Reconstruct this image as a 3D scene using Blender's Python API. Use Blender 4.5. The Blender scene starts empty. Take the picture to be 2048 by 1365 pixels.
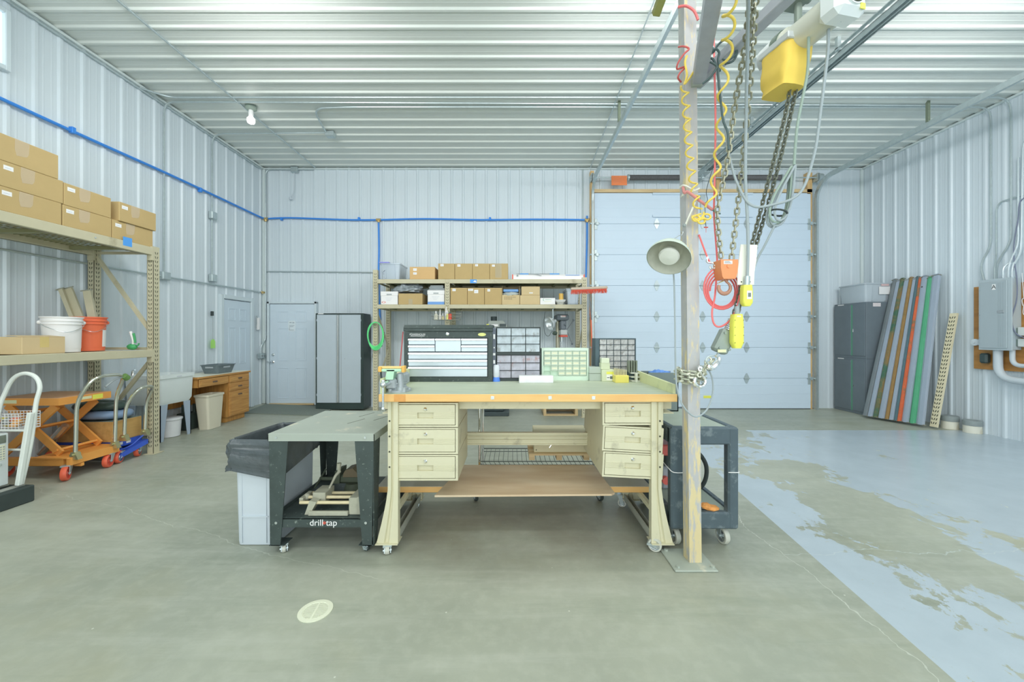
import bpy, math, random
from mathutils import Vector, Matrix, noise
scn = bpy.context.scene
COL = scn.collection
F, VX, VY, EYE = 785.0, 1025.0, 672.0, 1.45      # focal length in px, vanishing point, eye height
# ---------------------------------------------------------------- camera
cd = bpy.data.cameras.new('camera'); cam = bpy.data.objects.new('camera', cd); COL.objects.link(cam)
cam.location = (0, 0, EYE); cam.rotation_euler = (math.pi/2, 0, 0)
cd.sensor_width = 36; cd.lens = F/2048*36; cd.shift_x = -1/2048; cd.shift_y = -10.5/2048
cd.clip_start = .05; scn.camera = cam
# ---------------------------------------------------------------- light
scn.view_settings.view_transform = 'Standard'; scn.view_settings.look = 'None'
scn.view_settings.gamma = 1; scn.view_settings.use_curve_mapping = False
scn.view_settings.exposure = 0.0
w = bpy.data.worlds.new('world'); scn.world = w; w.use_nodes = True
w.node_tree.nodes['Background'].inputs[0].default_value = (.86, .96, .93, 1)
w.node_tree.nodes['Background'].inputs[1].default_value = .3
def area(name, loc, sx, sy, power, col=(1, 1, .97), rot=(0, 0, 0), spread=180):
    l = bpy.data.lights.new(name, 'AREA'); l.shape = 'RECTANGLE'; l.size = sx; l.size_y = sy
    l.energy = power; l.color = col; l.spread = math.radians(spread)
    o = bpy.data.objects.new(name, l); COL.objects.link(o); o.location = loc; o.rotation_euler = rot
    return o
LP = 26
def tilt(d): return (math.radians(d), 0, 0)       # positive: aims towards the back wall
for lx in (-2.5, 1.2, 4.6):
    area('ceiling_fixture_light', (lx, 3.2, 4.42), 1.3, .35, LP*1.75, (1, .99, .98), tilt(52))
    area('ceiling_fixture_light', (lx, .7, 4.42), 1.3, .35, LP*.8, (1, .99, .98), tilt(12))
    area('ceiling_fixture_light', (lx, -2.4, 4.42), 1.3, .35, LP*.8, (1, .99, .98), tilt(24))
    area('ceiling_fill_uplight', (lx, 2.4, 4.30), 1.3, .3, LP*.42, (1, .99, .97), (math.pi, 0, 0))  # upward fill, added to brighten the ceiling
    area('ceiling_fill_uplight', (lx, -1.6, 4.30), 1.3, .3, LP*.5, (1, .99, .97), (math.pi, 0, 0))
area('front_high_fill', (1.0, -3.85, 3.3), 9.0, 1.7, LP*3.4, (.97, 1, 1), (math.radians(84), 0, 0))  # soft fill added high behind the camera, no real window
area('front_low_fill', (-.4, -3.85, 1.55), 9.0, 2.4, LP*6.2, (.97, 1, 1), (math.pi/2, 0, 0))  # broad low fill added to lift the shade under racks and shelves

# ---------------------------------------------------------------- helpers
def PX(x, Y): return (x-VX)*Y/F
def PZ(y, Y): return EYE+(VY-y)*Y/F
def P(x, y, Y): return Vector((PX(x, Y), Y, PZ(y, Y)))
def YX(x, Xw): return F*Xw/(x-VX)
def fz(X): return max(0.0, (-2-X)*.034)          # the slab rises towards the left wall
def lin(c): c /= 255.0; return c/12.92 if c <= .04045 else ((c+.055)/1.055)**2.4
K = 1.38
DESAT = .16
def alb(rgb, k=None):
    v = [lin(c)*(K if k is None else k) for c in rgb]; g = .25*v[0]+.6*v[1]+.15*v[2]
    return tuple(min(.92, x+(g-x)*DESAT) for x in v)+(1,)
MATS = {}
def M(name, rgb, rough=.55, metal=0.0, var=.12, scale=6.0, spec=.4, k=None, alpha=1.0, bump=0.0, grime=None, gscale=3.0, gthr=.62):
    """a painted/plain surface: colour broken up by noise, optional patches of a second colour"""
    if name in MATS: return MATS[name]
    m = bpy.data.materials.new(name); m.use_nodes = True; MATS[name] = m
    nt = m.node_tree; N = nt.nodes; L = nt.links; b = N['Principled BSDF']
    b.inputs['Roughness'].default_value = rough; b.inputs['Metallic'].default_value = metal
    b.inputs['Specular IOR Level'].default_value = spec
    c = alb(rgb, k)
    tc = N.new('ShaderNodeTexCoord'); nz = N.new('ShaderNodeTexNoise'); nz.inputs['Scale'].default_value = scale
    nz.inputs['Detail'].default_value = 5; L.new(tc.outputs['Object'], nz.inputs['Vector'])
    mx = N.new('ShaderNodeMix'); mx.data_type = 'RGBA'
    mx.inputs[6].default_value = tuple(max(0, v*(1-var)) for v in c[:3])+(1,)
    mx.inputs[7].default_value = tuple(min(.95, v*(1+var)) for v in c[:3])+(1,)
    L.new(nz.outputs['Fac'], mx.inputs[0]); out = mx.outputs[2]
    if grime:
        n2 = N.new('ShaderNodeTexNoise'); n2.inputs['Scale'].default_value = gscale; n2.inputs['Detail'].default_value = 8
        n2.inputs['Roughness'].default_value = .65; L.new(tc.outputs['Object'], n2.inputs['Vector'])
        mr = N.new('ShaderNodeMapRange'); mr.inputs[1].default_value = gthr-.06; mr.inputs[2].default_value = gthr+.06
        L.new(n2.outputs['Fac'], mr.inputs[0])
        m2 = N.new('ShaderNodeMix'); m2.data_type = 'RGBA'; L.new(mr.outputs[0], m2.inputs[0])
        L.new(out, m2.inputs[6]); m2.inputs[7].default_value = alb(grime, k); out = m2.outputs[2]
    L.new(out, b.inputs['Base Color'])
    if alpha < 1: b.inputs['Alpha'].default_value = alpha
    if bump:
        bp = N.new('ShaderNodeBump'); bp.inputs['Strength'].default_value = bump; bp.inputs['Distance'].default_value = .01
        L.new(nz.outputs['Fac'], bp.inputs['Height']); L.new(bp.outputs[0], b.inputs['Normal'])
    return m
def MW(name, a, bcol, axis='X', scale=3.0, rough=.5, stretch=14.0, k=None):
    """wood grain running along an axis"""
    if name in MATS: return MATS[name]
    m = bpy.data.materials.new(name); m.use_nodes = True; MATS[name] = m
    nt = m.node_tree; N = nt.nodes; L = nt.links; b = N['Principled BSDF']; b.inputs['Roughness'].default_value = rough
    tc = N.new('ShaderNodeTexCoord'); mp = N.new('ShaderNodeMapping')
    s = [stretch]*3; s['XYZ'.index(axis)] = 1.0; mp.inputs['Scale'].default_value = s
    nz = N.new('ShaderNodeTexNoise'); nz.inputs['Scale'].default_value = scale; nz.inputs['Detail'].default_value = 6
    cr = N.new('ShaderNodeMapRange'); cr.inputs[1].default_value = .3; cr.inputs[2].default_value = .7
    mx = N.new('ShaderNodeMix'); mx.data_type = 'RGBA'; mx.inputs[6].default_value = alb(a, k); mx.inputs[7].default_value = alb(bcol, k)
    L.new(tc.outputs['Object'], mp.inputs[0]); L.new(mp.outputs[0], nz.inputs['Vector']); L.new(nz.outputs['Fac'], cr.inputs[0])
    L.new(cr.outputs[0], mx.inputs[0]); L.new(mx.outputs[2], b.inputs['Base Color'])
    return m
def emit(name, col, s):
    m = bpy.data.materials.new(name); m.use_nodes = True; b = m.node_tree.nodes['Principled BSDF']
    b.inputs['Emission Color'].default_value = col; b.inputs['Emission Strength'].default_value = s; return m
def clear(name, rgb, alpha):
    m = M(name, rgb, rough=.15, var=.05, alpha=alpha); return m

def frame(d):
    d = Vector(d).normalized(); up = Vector((0, 0, 1)) if abs(d.z) < .95 else Vector((0, 1, 0))
    u = up.cross(d).normalized(); return u, d.cross(u).normalized(), d
def smooth(pts, n=6, closed=False):
    pts = [Vector(p) for p in pts]; out = []; N = len(pts)
    seg = N if closed else N-1
    for i in range(seg):
        if closed: p0, p1, p2, p3 = pts[i-1], pts[i], pts[(i+1) % N], pts[(i+2) % N]
        else: p0, p1, p2, p3 = pts[max(i-1, 0)], pts[i], pts[i+1], pts[min(i+2, N-1)]
        for k in range(n):
            t = k/n; t2 = t*t; t3 = t2*t
            out.append(.5*((2*p1)+(p2-p0)*t+(2*p0-5*p1+4*p2-p3)*t2+(3*p1-p0-3*p2+p3)*t3))
    if not closed: out.append(pts[-1])
    return out
class MB:
    def __init__(s): s.v = []; s.f = []; s.m = []; s.mi = 0
    def mat(s, i): s.mi = i; return s
    def add(s, vs, fs):
        b = len(s.v); s.v += [Vector(v) for v in vs]; s.f += [tuple(b+i for i in f) for f in fs]; s.m += [s.mi]*len(fs); return s
    def box(s, x0, x1, y0, y1, z0, z1, b=0.0):
        c = Vector(((x0+x1)/2, (y0+y1)/2, (z0+z1)/2)); return s.obox(c, (abs(x1-x0), abs(y1-y0), abs(z1-z0)), None, b)
    def obox(s, c, size, R=None, b=0.0):
        h = [k/2 for k in size]; c = Vector(c); b = min(b, min(h)*.95)
        vs = []; fs = []
        if b <= 0:
            for sx in (-1, 1):
                for sy in (-1, 1):
                    for sz in (-1, 1): vs.append(Vector((sx*h[0], sy*h[1], sz*h[2])))
            fs = [(0, 1, 3, 2), (4, 6, 7, 5), (0, 4, 5, 1), (2, 3, 7, 6), (0, 2, 6, 4), (1, 5, 7, 3)]
        else:
            idx = {}
            for sx in (-1, 1):
                for sy in (-1, 1):
                    for sz in (-1, 1):
                        sg = (sx, sy, sz)
                        for a in range(3):
                            p = [sg[k]*(h[k]-(0 if k == a else b)) for k in range(3)]
                            idx[sg+(a,)] = len(vs); vs.append(Vector(p))
            def order(keys):
                pts = [vs[idx[k]] for k in keys]; ce = sum(pts, Vector())/len(pts); n = ce.normalized()
                u = (pts[0]-ce).normalized(); v = n.cross(u)
                return tuple(idx[k] for k in sorted(keys, key=lambda k: math.atan2((vs[idx[k]]-ce).dot(v), (vs[idx[k]]-ce).dot(u))))
            S = (-1, 1)
            for a in range(3):
                o = [k for k in range(3) if k != a]
                for sg in S:
                    ks = []
                    for p in S:
                        for q in S:
                            t = [0, 0, 0]; t[a] = sg; t[o[0]] = p; t[o[1]] = q; ks.append(tuple(t)+(a,))
                    fs.append(order(ks))
            for a in range(3):
                o = [k for k in range(3) if k != a]
                for p in S:
                    for q in S:
                        ks = []
                        for r in S:
                            t = [0, 0, 0]; t[a] = r; t[o[0]] = p; t[o[1]] = q; ks += [tuple(t)+(o[0],), tuple(t)+(o[1],)]
                        fs.append(order(ks))
            for sx in S:
                for sy in S:
                    for sz in S: fs.append(order([(sx, sy, sz, a) for a in range(3)]))
        if R is not None: vs = [R @ v for v in vs]
        return s.add([c+v for v in vs], fs)
    def bar(s, p0, p1, w, h, side=None, b=0.0):
        """box between two points: w across `side`, h the other way"""
        p0 = Vector(p0); p1 = Vector(p1); d = (p1-p0)
        if side is None: u, v, z = frame(d)
        else:
            z = d.normalized(); u = Vector(side); u = (u-z*u.dot(z)).normalized(); v = z.cross(u)
        R = Matrix((u, v, z)).transposed(); return s.obox((p0+p1)/2, (w, h, d.length), R, b)
    def prism(s, pts, vec):
        n = len(pts); pts = [Vector(p) for p in pts]; vec = Vector(vec)
        s.add(pts+[p+vec for p in pts], [tuple(range(n-1, -1, -1)), tuple(range(n, 2*n))]+[(i, (i+1) % n, n+(i+1) % n, n+i) for i in range(n)]); return s
    def loft(s, rings, cap0=True, cap1=True, closed=True):
        n = len(rings[0]); vs = [p for r in rings for p in r]; fs = []
        for k in range(len(rings)-1):
            for i in range(n if closed else n-1):
                a = k*n+i; b = k*n+(i+1) % n; fs.append((a, b, b+n, a+n))
        if cap0: fs.append(tuple(range(n-1, -1, -1)))
        if cap1: fs.append(tuple(range((len(rings)-1)*n, len(rings)*n)))
        return s.add(vs, fs)
    def cyl(s, p0, p1, r0, r1=None, n=14, caps=True):
        r1 = r0 if r1 is None else r1; p0 = Vector(p0); p1 = Vector(p1); u, v, d = frame(p1-p0)
        ring = lambda p, r: [p+(u*math.cos(2*math.pi*i/n)+v*math.sin(2*math.pi*i/n))*r for i in range(n)]
        return s.loft([ring(p0, r0), ring(p1, r1)], caps, caps)
    def lathe(s, prof, o=(0, 0, 0), axis=(0, 0, 1), n=24, cap0=False, cap1=False):
        o = Vector(o); u, v, d = frame(axis)
        return s.loft([[o+d*z+(u*math.cos(2*math.pi*i/n)+v*math.sin(2*math.pi*i/n))*max(r, 1e-4) for i in range(n)] for r, z in prof], cap0, cap1)
    def tube(s, pts, r, n=8, closed=False):
        pts = [Vector(p) for p in pts]; N = len(pts); rings = []; u = None
        for i, p in enumerate(pts):
            if closed: t = pts[(i+1) % N]-pts[i-1]
            else: t = pts[min(i+1, N-1)]-pts[max(i-1, 0)]
            if t.length < 1e-9: t = Vector((0, 0, 1))
            t.normalize()
            if u is None: u = frame(t)[0]
            u = (u-t*u.dot(t)); u = u.normalized() if u.length > 1e-6 else frame(t)[0]
            v = t.cross(u); rr = r[i] if isinstance(r, (list, tuple)) else r
            rings.append([p+(u*math.cos(2*math.pi*k/n)+v*math.sin(2*math.pi*k/n))*rr for k in range(n)])
        if closed:
            vs = [p for q in rings for p in q]; fs = []
            for k in range(N):
                for i in range(n):
                    a = k*n+i; b = k*n+(i+1) % n; c = ((k+1) % N)*n; fs.append((a, b, c+(i+1) % n, c+i))
            return s.add(vs, fs)
        return s.loft(rings)
    def ball(s, c, r, sc=(1, 1, 1), n=12):
        m = max(4, n//2); rings = []
        for j in range(m+1):
            a = math.pi*j/m; rr = max(math.sin(a), .01)*r
            rings.append([Vector(c)+Vector((rr*math.cos(2*math.pi*i/n)*sc[0], rr*math.sin(2*math.pi*i/n)*sc[1], -math.cos(a)*r*sc[2])) for i in range(n)])
        return s.loft(rings)
    def blob(s, c, r, sc, amp, freq, seed, n=36, m=18, flat=None):
        rings = []; c = Vector(c); sd = Vector((seed*3.1, seed*1.7, seed*.9))
        for j in range(m+1):
            a = math.pi*j/m; ring = []
            for i in range(n):
                d = Vector((max(math.sin(a), .01)*math.cos(2*math.pi*i/n), max(math.sin(a), .01)*math.sin(2*math.pi*i/n), -math.cos(a)))
                k = 1+amp*(noise.noise(d*freq+sd)+.5*noise.noise(d*freq*2.3+sd))
                p = Vector((d.x*sc[0], d.y*sc[1], d.z*sc[2]))*r*k
                if flat is not None and p.z < flat: p.z = flat
                ring.append(c+p)
            rings.append(ring)
        return s.loft(rings)
    def text(s, body, size, o, xd=(1, 0, 0), zd=(0, 0, 1), depth=.0008, align='CENTER'):
        cu = bpy.data.curves.new('t', 'FONT'); cu.body = body; cu.size = size; cu.extrude = depth; cu.align_x = align; cu.align_y = 'CENTER'
        to = bpy.data.objects.new('t', cu); COL.objects.link(to)
        dg = bpy.context.evaluated_depsgraph_get(); me = bpy.data.meshes.new_from_object(to.evaluated_get(dg))
        o = Vector(o); xd = Vector(xd); zd = Vector(zd); nd = xd.cross(zd)
        s.add([o+xd*v.co.x+zd*v.co.y+nd*v.co.z for v in me.vertices], [tuple(p.vertices) for p in me.polygons])
        bpy.data.objects.remove(to); bpy.data.curves.remove(cu); bpy.data.meshes.remove(me); return s
    def chain(s, pts, link=.034, wire=.0045, n=5, k=12, wid=.55):
        L = [0]; pts = [Vector(p) for p in pts]
        for a, b in zip(pts, pts[1:]): L.append(L[-1]+(b-a).length)
        pitch = link-2*wire; cnt = max(1, int(L[-1]/pitch)); j = 0; ref = None
        for q in range(cnt):
            d = (q+.5)*pitch
            while j < len(L)-2 and L[j+1] < d: j += 1
            t = (pts[j+1]-pts[j]).normalized(); p = pts[j]+t*(d-L[j])
            if ref is None: ref = frame(t)[0]
            ref = (ref-t*ref.dot(t)).normalized(); a = ref if q % 2 else t.cross(ref)
            hw = link*wid/2; hl = link/2-hw+wire; loop = []
            for i in range(k):
                g = 2*math.pi*i/k; y = math.sin(g)*(hw-wire*.2); loop.append(p+a*math.cos(g)*(hw-wire*.2)+t*(y+(hl-wire if y > 0 else -(hl-wire))))
            s.tube(loop, wire, n, True)
        return s
    def build(s, name, mats, parent=None, local=False, kind=None, label=None, ang=32):
        me = bpy.data.meshes.new(name); vs = s.v
        if parent is not None and not local:
            mtx = Matrix(); p = parent
            while p is not None: mtx = p.matrix_basis @ mtx; p = p.parent
            inv = mtx.inverted(); vs = [inv @ v for v in vs]
        me.from_pydata([tuple(v) for v in vs], [], s.f)
        mats = mats if isinstance(mats, (list, tuple)) else [mats]
        for m in mats: me.materials.append(m)
        if len(mats) > 1: me.polygons.foreach_set('material_index', s.m)
        me.polygons.foreach_set('use_smooth', [True]*len(s.f))
        try: me.set_sharp_from_angle(angle=math.radians(ang))
        except Exception: pass
        me.update()
        o = bpy.data.objects.new(name, me); COL.objects.link(o)
        if parent is not None: o.parent = parent
        if kind: o['kind'] = kind
        if label: o['label'] = label
        return o
def T(name, label, cat, loc=(0, 0, 0), rz=0.0, group=None):
    o = bpy.data.objects.new(name, None); COL.objects.link(o); o.location = loc; o.rotation_euler = (0, 0, rz); o.empty_display_size = .1
    return tag(o, label, cat, group)
def tag(o, label, cat, group=None):
    o['label'] = label; o['category'] = cat
    if group: o['group'] = group
    return o
def kids(o): return [c for c in bpy.data.objects if c.parent == o]
def clone(o, loc=None, label=None, parent=None):
    c = o.copy(); COL.objects.link(c); c.parent = parent
    if loc is not None: c.location = loc
    if label: c['label'] = label
    for ch in kids(o): clone(ch, parent=c)
    return c

# ---------------------------------------------------------------- materials
WALL = M('white_ribbed_steel', (188, 200, 207), rough=.38, var=.03, scale=1.2, spec=.45)
WALLR = WALL
CEIL = M('ceiling_ribbed_steel', (194, 201, 196), rough=.4, var=.03, scale=1.0, spec=.5)
GALV = M('galvanized_conduit', (165, 178, 180), rough=.35, metal=.55, var=.15, scale=20)
STEEL = M('bright_steel', (190, 196, 198), rough=.22, metal=.9, var=.1, scale=30)
CHROME = M('chrome', (215, 220, 222), rough=.1, metal=1.0, var=.04)
TAN = M('tan_rack_paint', (178, 172, 142), rough=.5, var=.08, scale=8, grime=(150, 142, 112), gthr=.66)
DARK = M('dark_slot', (62, 66, 50), rough=.8)
BLACK = M('black_paint', (56, 68, 66), rough=.5, var=.25, scale=14, grime=(128, 140, 132), gscale=38, gthr=.66)
BLACKP = M('black_plastic', (54, 64, 64), rough=.5, var=.2, scale=12)
RUBBER = M('black_rubber', (52, 62, 60), rough=.75, var=.2)
CARD = M('cardboard', (174, 148, 92), rough=.8, var=.06, scale=9)
CARD2 = M('pale_cardboard', (188, 166, 118), rough=.8, var=.06, scale=9)
LABEL = M('white_label', (226, 232, 235), rough=.6, var=.03)
INK = M('ink', (88, 96, 100), rough=.7)
TAPE = clear('clear_tape', (206, 190, 150), .55)
CREAM = M('cream_bench_paint', (192, 188, 156), rough=.45, var=.06, scale=5, grime=(164, 160, 132), gscale=6, gthr=.64)
GREYP = M('grey_plastic', (178, 188, 196), rough=.5, var=.05)
WHITEP = M('white_plastic', (214, 224, 226), rough=.4, var=.03)
ORANGE = M('orange_paint', (255, 142, 14), rough=.4, var=.07, scale=5)
BLUE = M('blue_paint', (40, 82, 190), rough=.4, var=.1)
BLUEH = M('blue_air_pipe', (12, 126, 218), rough=.4, var=.05)
YELLOW = M('yellow_hose', (252, 186, 30), rough=.35, var=.06)
YBAG = M('yellow_bag', (246, 180, 22), rough=.7, var=.1, scale=10)
YPEND = M('yellow_pendant', (228, 216, 20), rough=.45, var=.05)
RED = M('red_hose', (226, 98, 98), rough=.4, var=.1)
REDP = M('red_paint', (214, 74, 50), rough=.45, var=.1)
BRASS = M('brass', (190, 160, 96), rough=.35, metal=.7)
OAK = MW('oak', (196, 142, 52), (164, 108, 34), 'X', 3.5)
OAKZ = MW('oak_upright', (196, 142, 52), (160, 106, 34), 'Z', 3.5)
PINE = MW('pine_trim', (206, 172, 112), (182, 142, 80), 'Z', 3)
PINEX = MW('pine_header', (202, 178, 128), (184, 154, 104), 'X', 3)
PLY = MW('worn_plywood', (204, 184, 152), (188, 160, 122), 'X', 2.0, stretch=4)
CASTR = M('red_caster_tread', (218, 84, 44), rough=.4, var=.1)
CASTG = M('grey_caster_tread', (178, 180, 168), rough=.5, var=.1)
GREYC = M('grey_cabinet_paint', (166, 180, 190), rough=.38, var=.04)
DGREY = M('dark_grey_locker', (98, 110, 118), rough=.5, var=.1)
MINT = M('mint_plastic', (192, 216, 194), rough=.5, var=.05)
MINTG = M('mint_enamel', (160, 204, 172), rough=.45, var=.12)
IRON = M('grey_cast_iron', (150, 158, 162), rough=.45, metal=.35, var=.2, scale=25)
DRAWER = M('smoky_clear_drawer', (160, 172, 180), rough=.2, var=.45, scale=20, grime=(128, 132, 132), gscale=16, gthr=.6)
BAG = M('black_bin_liner', (70, 78, 82), rough=.25, var=.3, scale=11, spec=.7, bump=1.0)

def worn_post():
    """bare steel with old yellow paint, mostly left on the lower part and along one face"""
    m = M('worn_post_steel', (166, 166, 166), rough=.5, metal=.1, var=.14, scale=16); nt = m.node_tree; N = nt.nodes; L = nt.links; b = N['Principled BSDF']
    src = b.inputs['Base Color'].links[0].from_socket; tc = N['Texture Coordinate']; mp = N.new('ShaderNodeMapping'); mp.inputs['Scale'].default_value = (9, 9, 1.6); L.new(tc.outputs['Object'], mp.inputs[0])
    nz = N.new('ShaderNodeTexNoise'); nz.inputs['Scale'].default_value = 3.0; nz.inputs['Detail'].default_value = 9; nz.inputs['Roughness'].default_value = .7; L.new(mp.outputs[0], nz.inputs['Vector'])
    sp = N.new('ShaderNodeSeparateXYZ'); L.new(tc.outputs['Object'], sp.inputs[0])
    mr = N.new('ShaderNodeMapRange'); mr.inputs[1].default_value = 1.0; mr.inputs[2].default_value = .25; mr.inputs[3].default_value = -.015; mr.inputs[4].default_value = .10; L.new(sp.outputs[2], mr.inputs[0])
    ad = N.new('ShaderNodeMath'); L.new(nz.outputs['Fac'], ad.inputs[0]); L.new(mr.outputs[0], ad.inputs[1])
    gt = N.new('ShaderNodeMapRange'); gt.inputs[1].default_value = .52; gt.inputs[2].default_value = .60; L.new(ad.outputs[0], gt.inputs[0])
    mu = N.new('ShaderNodeMath'); mu.operation = 'MULTIPLY'; mu.inputs[1].default_value = .8; L.new(gt.outputs[0], mu.inputs[0])
    mx = N.new('ShaderNodeMix'); mx.data_type = 'RGBA'; L.new(mu.outputs[0], mx.inputs[0]); L.new(src, mx.inputs[6]); mx.inputs[7].default_value = alb((206, 186, 122)); L.new(mx.outputs[2], b.inputs['Base Color'])
    return m
# ---------------------------------------------------------------- room shell
XL, XR, YB, YF, ZC = -4.98, 6.99, 7.85, -4.0, 4.81
PITCH = .2286
def rib_profile(u0, u1, phase, H=.019):
    """(u, height) polyline of ribbed sheet steel: a big rib each 9 in, two small ones between"""
    pts = [(u0, 0)]; k = math.ceil((u0-phase+.03)/PITCH); x = phase+k*PITCH
    while x < u1-.03:
        for du, h in ((-.030, 0), (-.014, H), (.014, H), (.030, 0)): pts.append((x+du, h))
        for c in (.076, .152):
            if x+c+.014 < u1-.03:
                for du, h in ((-.012, 0), (-.005, .0016), (.005, .0016), (.012, 0)): pts.append((x+c+du, h))
        x += PITCH
    pts.append((u1, 0)); return [p for i, p in enumerate(pts) if i == 0 or p[0] > pts[i-1][0]]
def ribbed(name, mat, prof, fn0, fn1):
    mb = MB(); n = len(prof); a = [fn0(u, h) for u, h in prof]; b = [fn1(u, h) for u, h in prof]
    mb.add(a+b, [(i, i+1, n+i+1, n+i) for i in range(n-1)]); return mb.build(name, mat, kind='structure', ang=7)
ribbed('wall_back', WALL, rib_profile(XL, XR, -4.64), lambda u, h: (u, YB-h, -.05), lambda u, h: (u, YB-h, ZC))
ribbed('wall_left', WALL, rib_profile(YF, YB, 3.863), lambda u, h: (XL+h, u, 0), lambda u, h: (XL+h, u, ZC))
ribbed('wall_right', WALLR, rib_profile(YF, YB, 6.03), lambda u, h: (XR-h, u, 0), lambda u, h: (XR-h, u, ZC))
ribbed('wall_front', WALL, rib_profile(XL, XR, 0), lambda u, h: (u, YF+h, 0), lambda u, h: (u, YF+h, ZC))
ribbed('ceiling', CEIL, rib_profile(YF, YB, 4.036), lambda u, h: (XL, u, ZC-h), lambda u, h: (XR, u, ZC-h))
# floor: bare concrete, blue-grey paint peeling off on the right
ALB = alb
def floor_mat():
    m = bpy.data.materials.new('concrete_floor'); m.use_nodes = True; nt = m.node_tree; N = nt.nodes; L = nt.links
    b = N['Principled BSDF']
    alb = lambda c: ALB(c, K*.78)
    def math_(op, a, c=None, clamp=False):
        n = N.new('ShaderNodeMath'); n.operation = op; n.use_clamp = clamp
        for i, v in enumerate((a, c)):
            if v is None: continue
            if isinstance(v, (int, float)): n.inputs[i].default_value = v
            else: L.new(v, n.inputs[i])
        return n.outputs[0]
    def nz(scale, detail=6, rough=.6, off=(0, 0, 0), sc=(1, 1, 1)):
        mp = N.new('ShaderNodeMapping'); mp.inputs['Location'].default_value = off; mp.inputs['Scale'].default_value = sc
        L.new(tc.outputs['Object'], mp.inputs[0]); n = N.new('ShaderNodeTexNoise'); n.inputs['Scale'].default_value = scale
        n.inputs['Detail'].default_value = detail; n.inputs['Roughness'].default_value = rough; L.new(mp.outputs[0], n.inputs['Vector']); return n.outputs['Fac']
    def rng(v, a, c): 
        n = N.new('ShaderNodeMapRange'); n.inputs[1].default_value = a; n.inputs[2].default_value = c; L.new(v, n.inputs[0]); return n.outputs[0]
    def mix(f, a, c):
        n = N.new('ShaderNodeMix'); n.data_type = 'RGBA'
        if isinstance(f, (int, float)): n.inputs[0].default_value = f
        else: L.new(f, n.inputs[0])
        for i, v in ((6, a), (7, c)):
            if isinstance(v, tuple): n.inputs[i].default_value = v
            else: L.new(v, n.inputs[i])
        return n.outputs[2]
    tc = N.new('ShaderNodeTexCoord'); sp = N.new('ShaderNodeSeparateXYZ'); L.new(tc.outputs['Object'], sp.inputs[0]); X, Y = sp.outputs[0], sp.outputs[1]
    conc = mix(rng(nz(.55, 5), .35, .65), alb((146, 153, 136)), alb((180, 185, 166)))
    conc = mix(rng(nz(2.3, 8, .7, (3, 1, 0)), .4, .75), conc, alb((158, 164, 148)))
    conc = mix(math_('MULTIPLY', rng(nz(14, 4), .45, .8), .35), conc, alb((190, 196, 180)))
    conc = mix(math_('MULTIPLY', rng(nz(1.1, 6, .6, (7, 3, 0)), .55, .75), .35), conc, alb((158, 154, 110)))
    streak = nz(1.0, 6, .65, (1, 8, 0), (.55, 5.0, 1)); conc = mix(math_('MULTIPLY', rng(streak, .5, .72), .45), conc, alb((190, 195, 182)))
    streak2 = nz(1.2, 6, .65, (5, 2, 0), (.6, 4.0, 1)); conc = mix(math_('MULTIPLY', rng(streak2, .55, .8), .5), conc, alb((122, 134, 114)))
    worn = math_('MULTIPLY', math_('MULTIPLY', rng(math_('ABSOLUTE', math_('SUBTRACT', Y, 2.95)), .75, .25), rng(math_('ABSOLUTE', math_('SUBTRACT', X, .15)), 1.5, .8)), rng(nz(2.0, 6), .3, .6))  # brown floor stain, with the bench's shadow painted into the same patch
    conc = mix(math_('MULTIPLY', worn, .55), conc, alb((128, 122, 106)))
    # cracks along the slab edge
    ce = math_('ABSOLUTE', math_('SUBTRACT', math_('ADD', X, math_('MULTIPLY', math_('SUBTRACT', nz(1.6, 5, .6), .5), .35)), 1.80))
    crack = math_('MULTIPLY', math_('LESS_THAN', ce, .0026), .6)
    ce2 = math_('ABSOLUTE', math_('SUBTRACT', math_('ADD', Y, math_('MULTIPLY', math_('SUBTRACT', nz(1.3, 5, .6, (4, 2, 0)), .5), .5)), 2.62))
    crack2 = math_('MULTIPLY', math_('MULTIPLY', math_('LESS_THAN', ce2, .0035), math_('GREATER_THAN', X, 1.8)), .5)
    ce3 = math_('ABSOLUTE', math_('SUBTRACT', math_('ADD', math_('ADD', Y, math_('MULTIPLY', X, .35)), math_('MULTIPLY', math_('SUBTRACT', nz(1.1, 5, .6, (9, 2, 0)), .5), .4)), 2.05))
    crack3 = math_('MULTIPLY', math_('MULTIPLY', math_('LESS_THAN', ce3, .003), math_('LESS_THAN', X, -.8)), .35)
    conc = mix(math_('MAXIMUM', crack, crack3), conc, alb((206, 212, 198)))
    dots = N.new('ShaderNodeTexVoronoi'); dots.inputs['Scale'].default_value = 4.5; L.new(tc.outputs['Object'], dots.inputs['Vector'])
    conc = mix(math_('MULTIPLY', math_('LESS_THAN', dots.outputs['Distance'], .022), .7), conc, alb((214, 218, 204)))
    # paint: right of a line, up to a straight back edge; flaked away in islands near its left edge
    edge = math_('SUBTRACT', X, math_('ADD', math_('MULTIPLY', math_('SUBTRACT', Y, 1.784), .1215), 1.875))
    inside = math_('MULTIPLY', math_('GREATER_THAN', edge, 0.0), math_('LESS_THAN', Y, 6.02))
    flake = nz(1.35, 14, .71, (7.7, 1.3, 0), (1.0, .7, 1))
    band = math_('ABSOLUTE', math_('SUBTRACT', edge, .78))            # worn track inside the edge
    thr = math_('ADD', .435, math_('MULTIPLY', rng(band, .2, 1.0), .215))
    near = rng(Y, 1.7, 2.6); thr = math_('ADD', math_('ADD', thr, math_('MULTIPLY', math_('SUBTRACT', 1.0, near), .10)), math_('MULTIPLY', rng(Y, 3.7, 5.6), .05))
    chips = math_('MULTIPLY', math_('GREATER_THAN', nz(4.2, 8, .7, (6, 1, 0), (1, .6, 1)), .655), math_('LESS_THAN', edge, 3.0))
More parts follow.
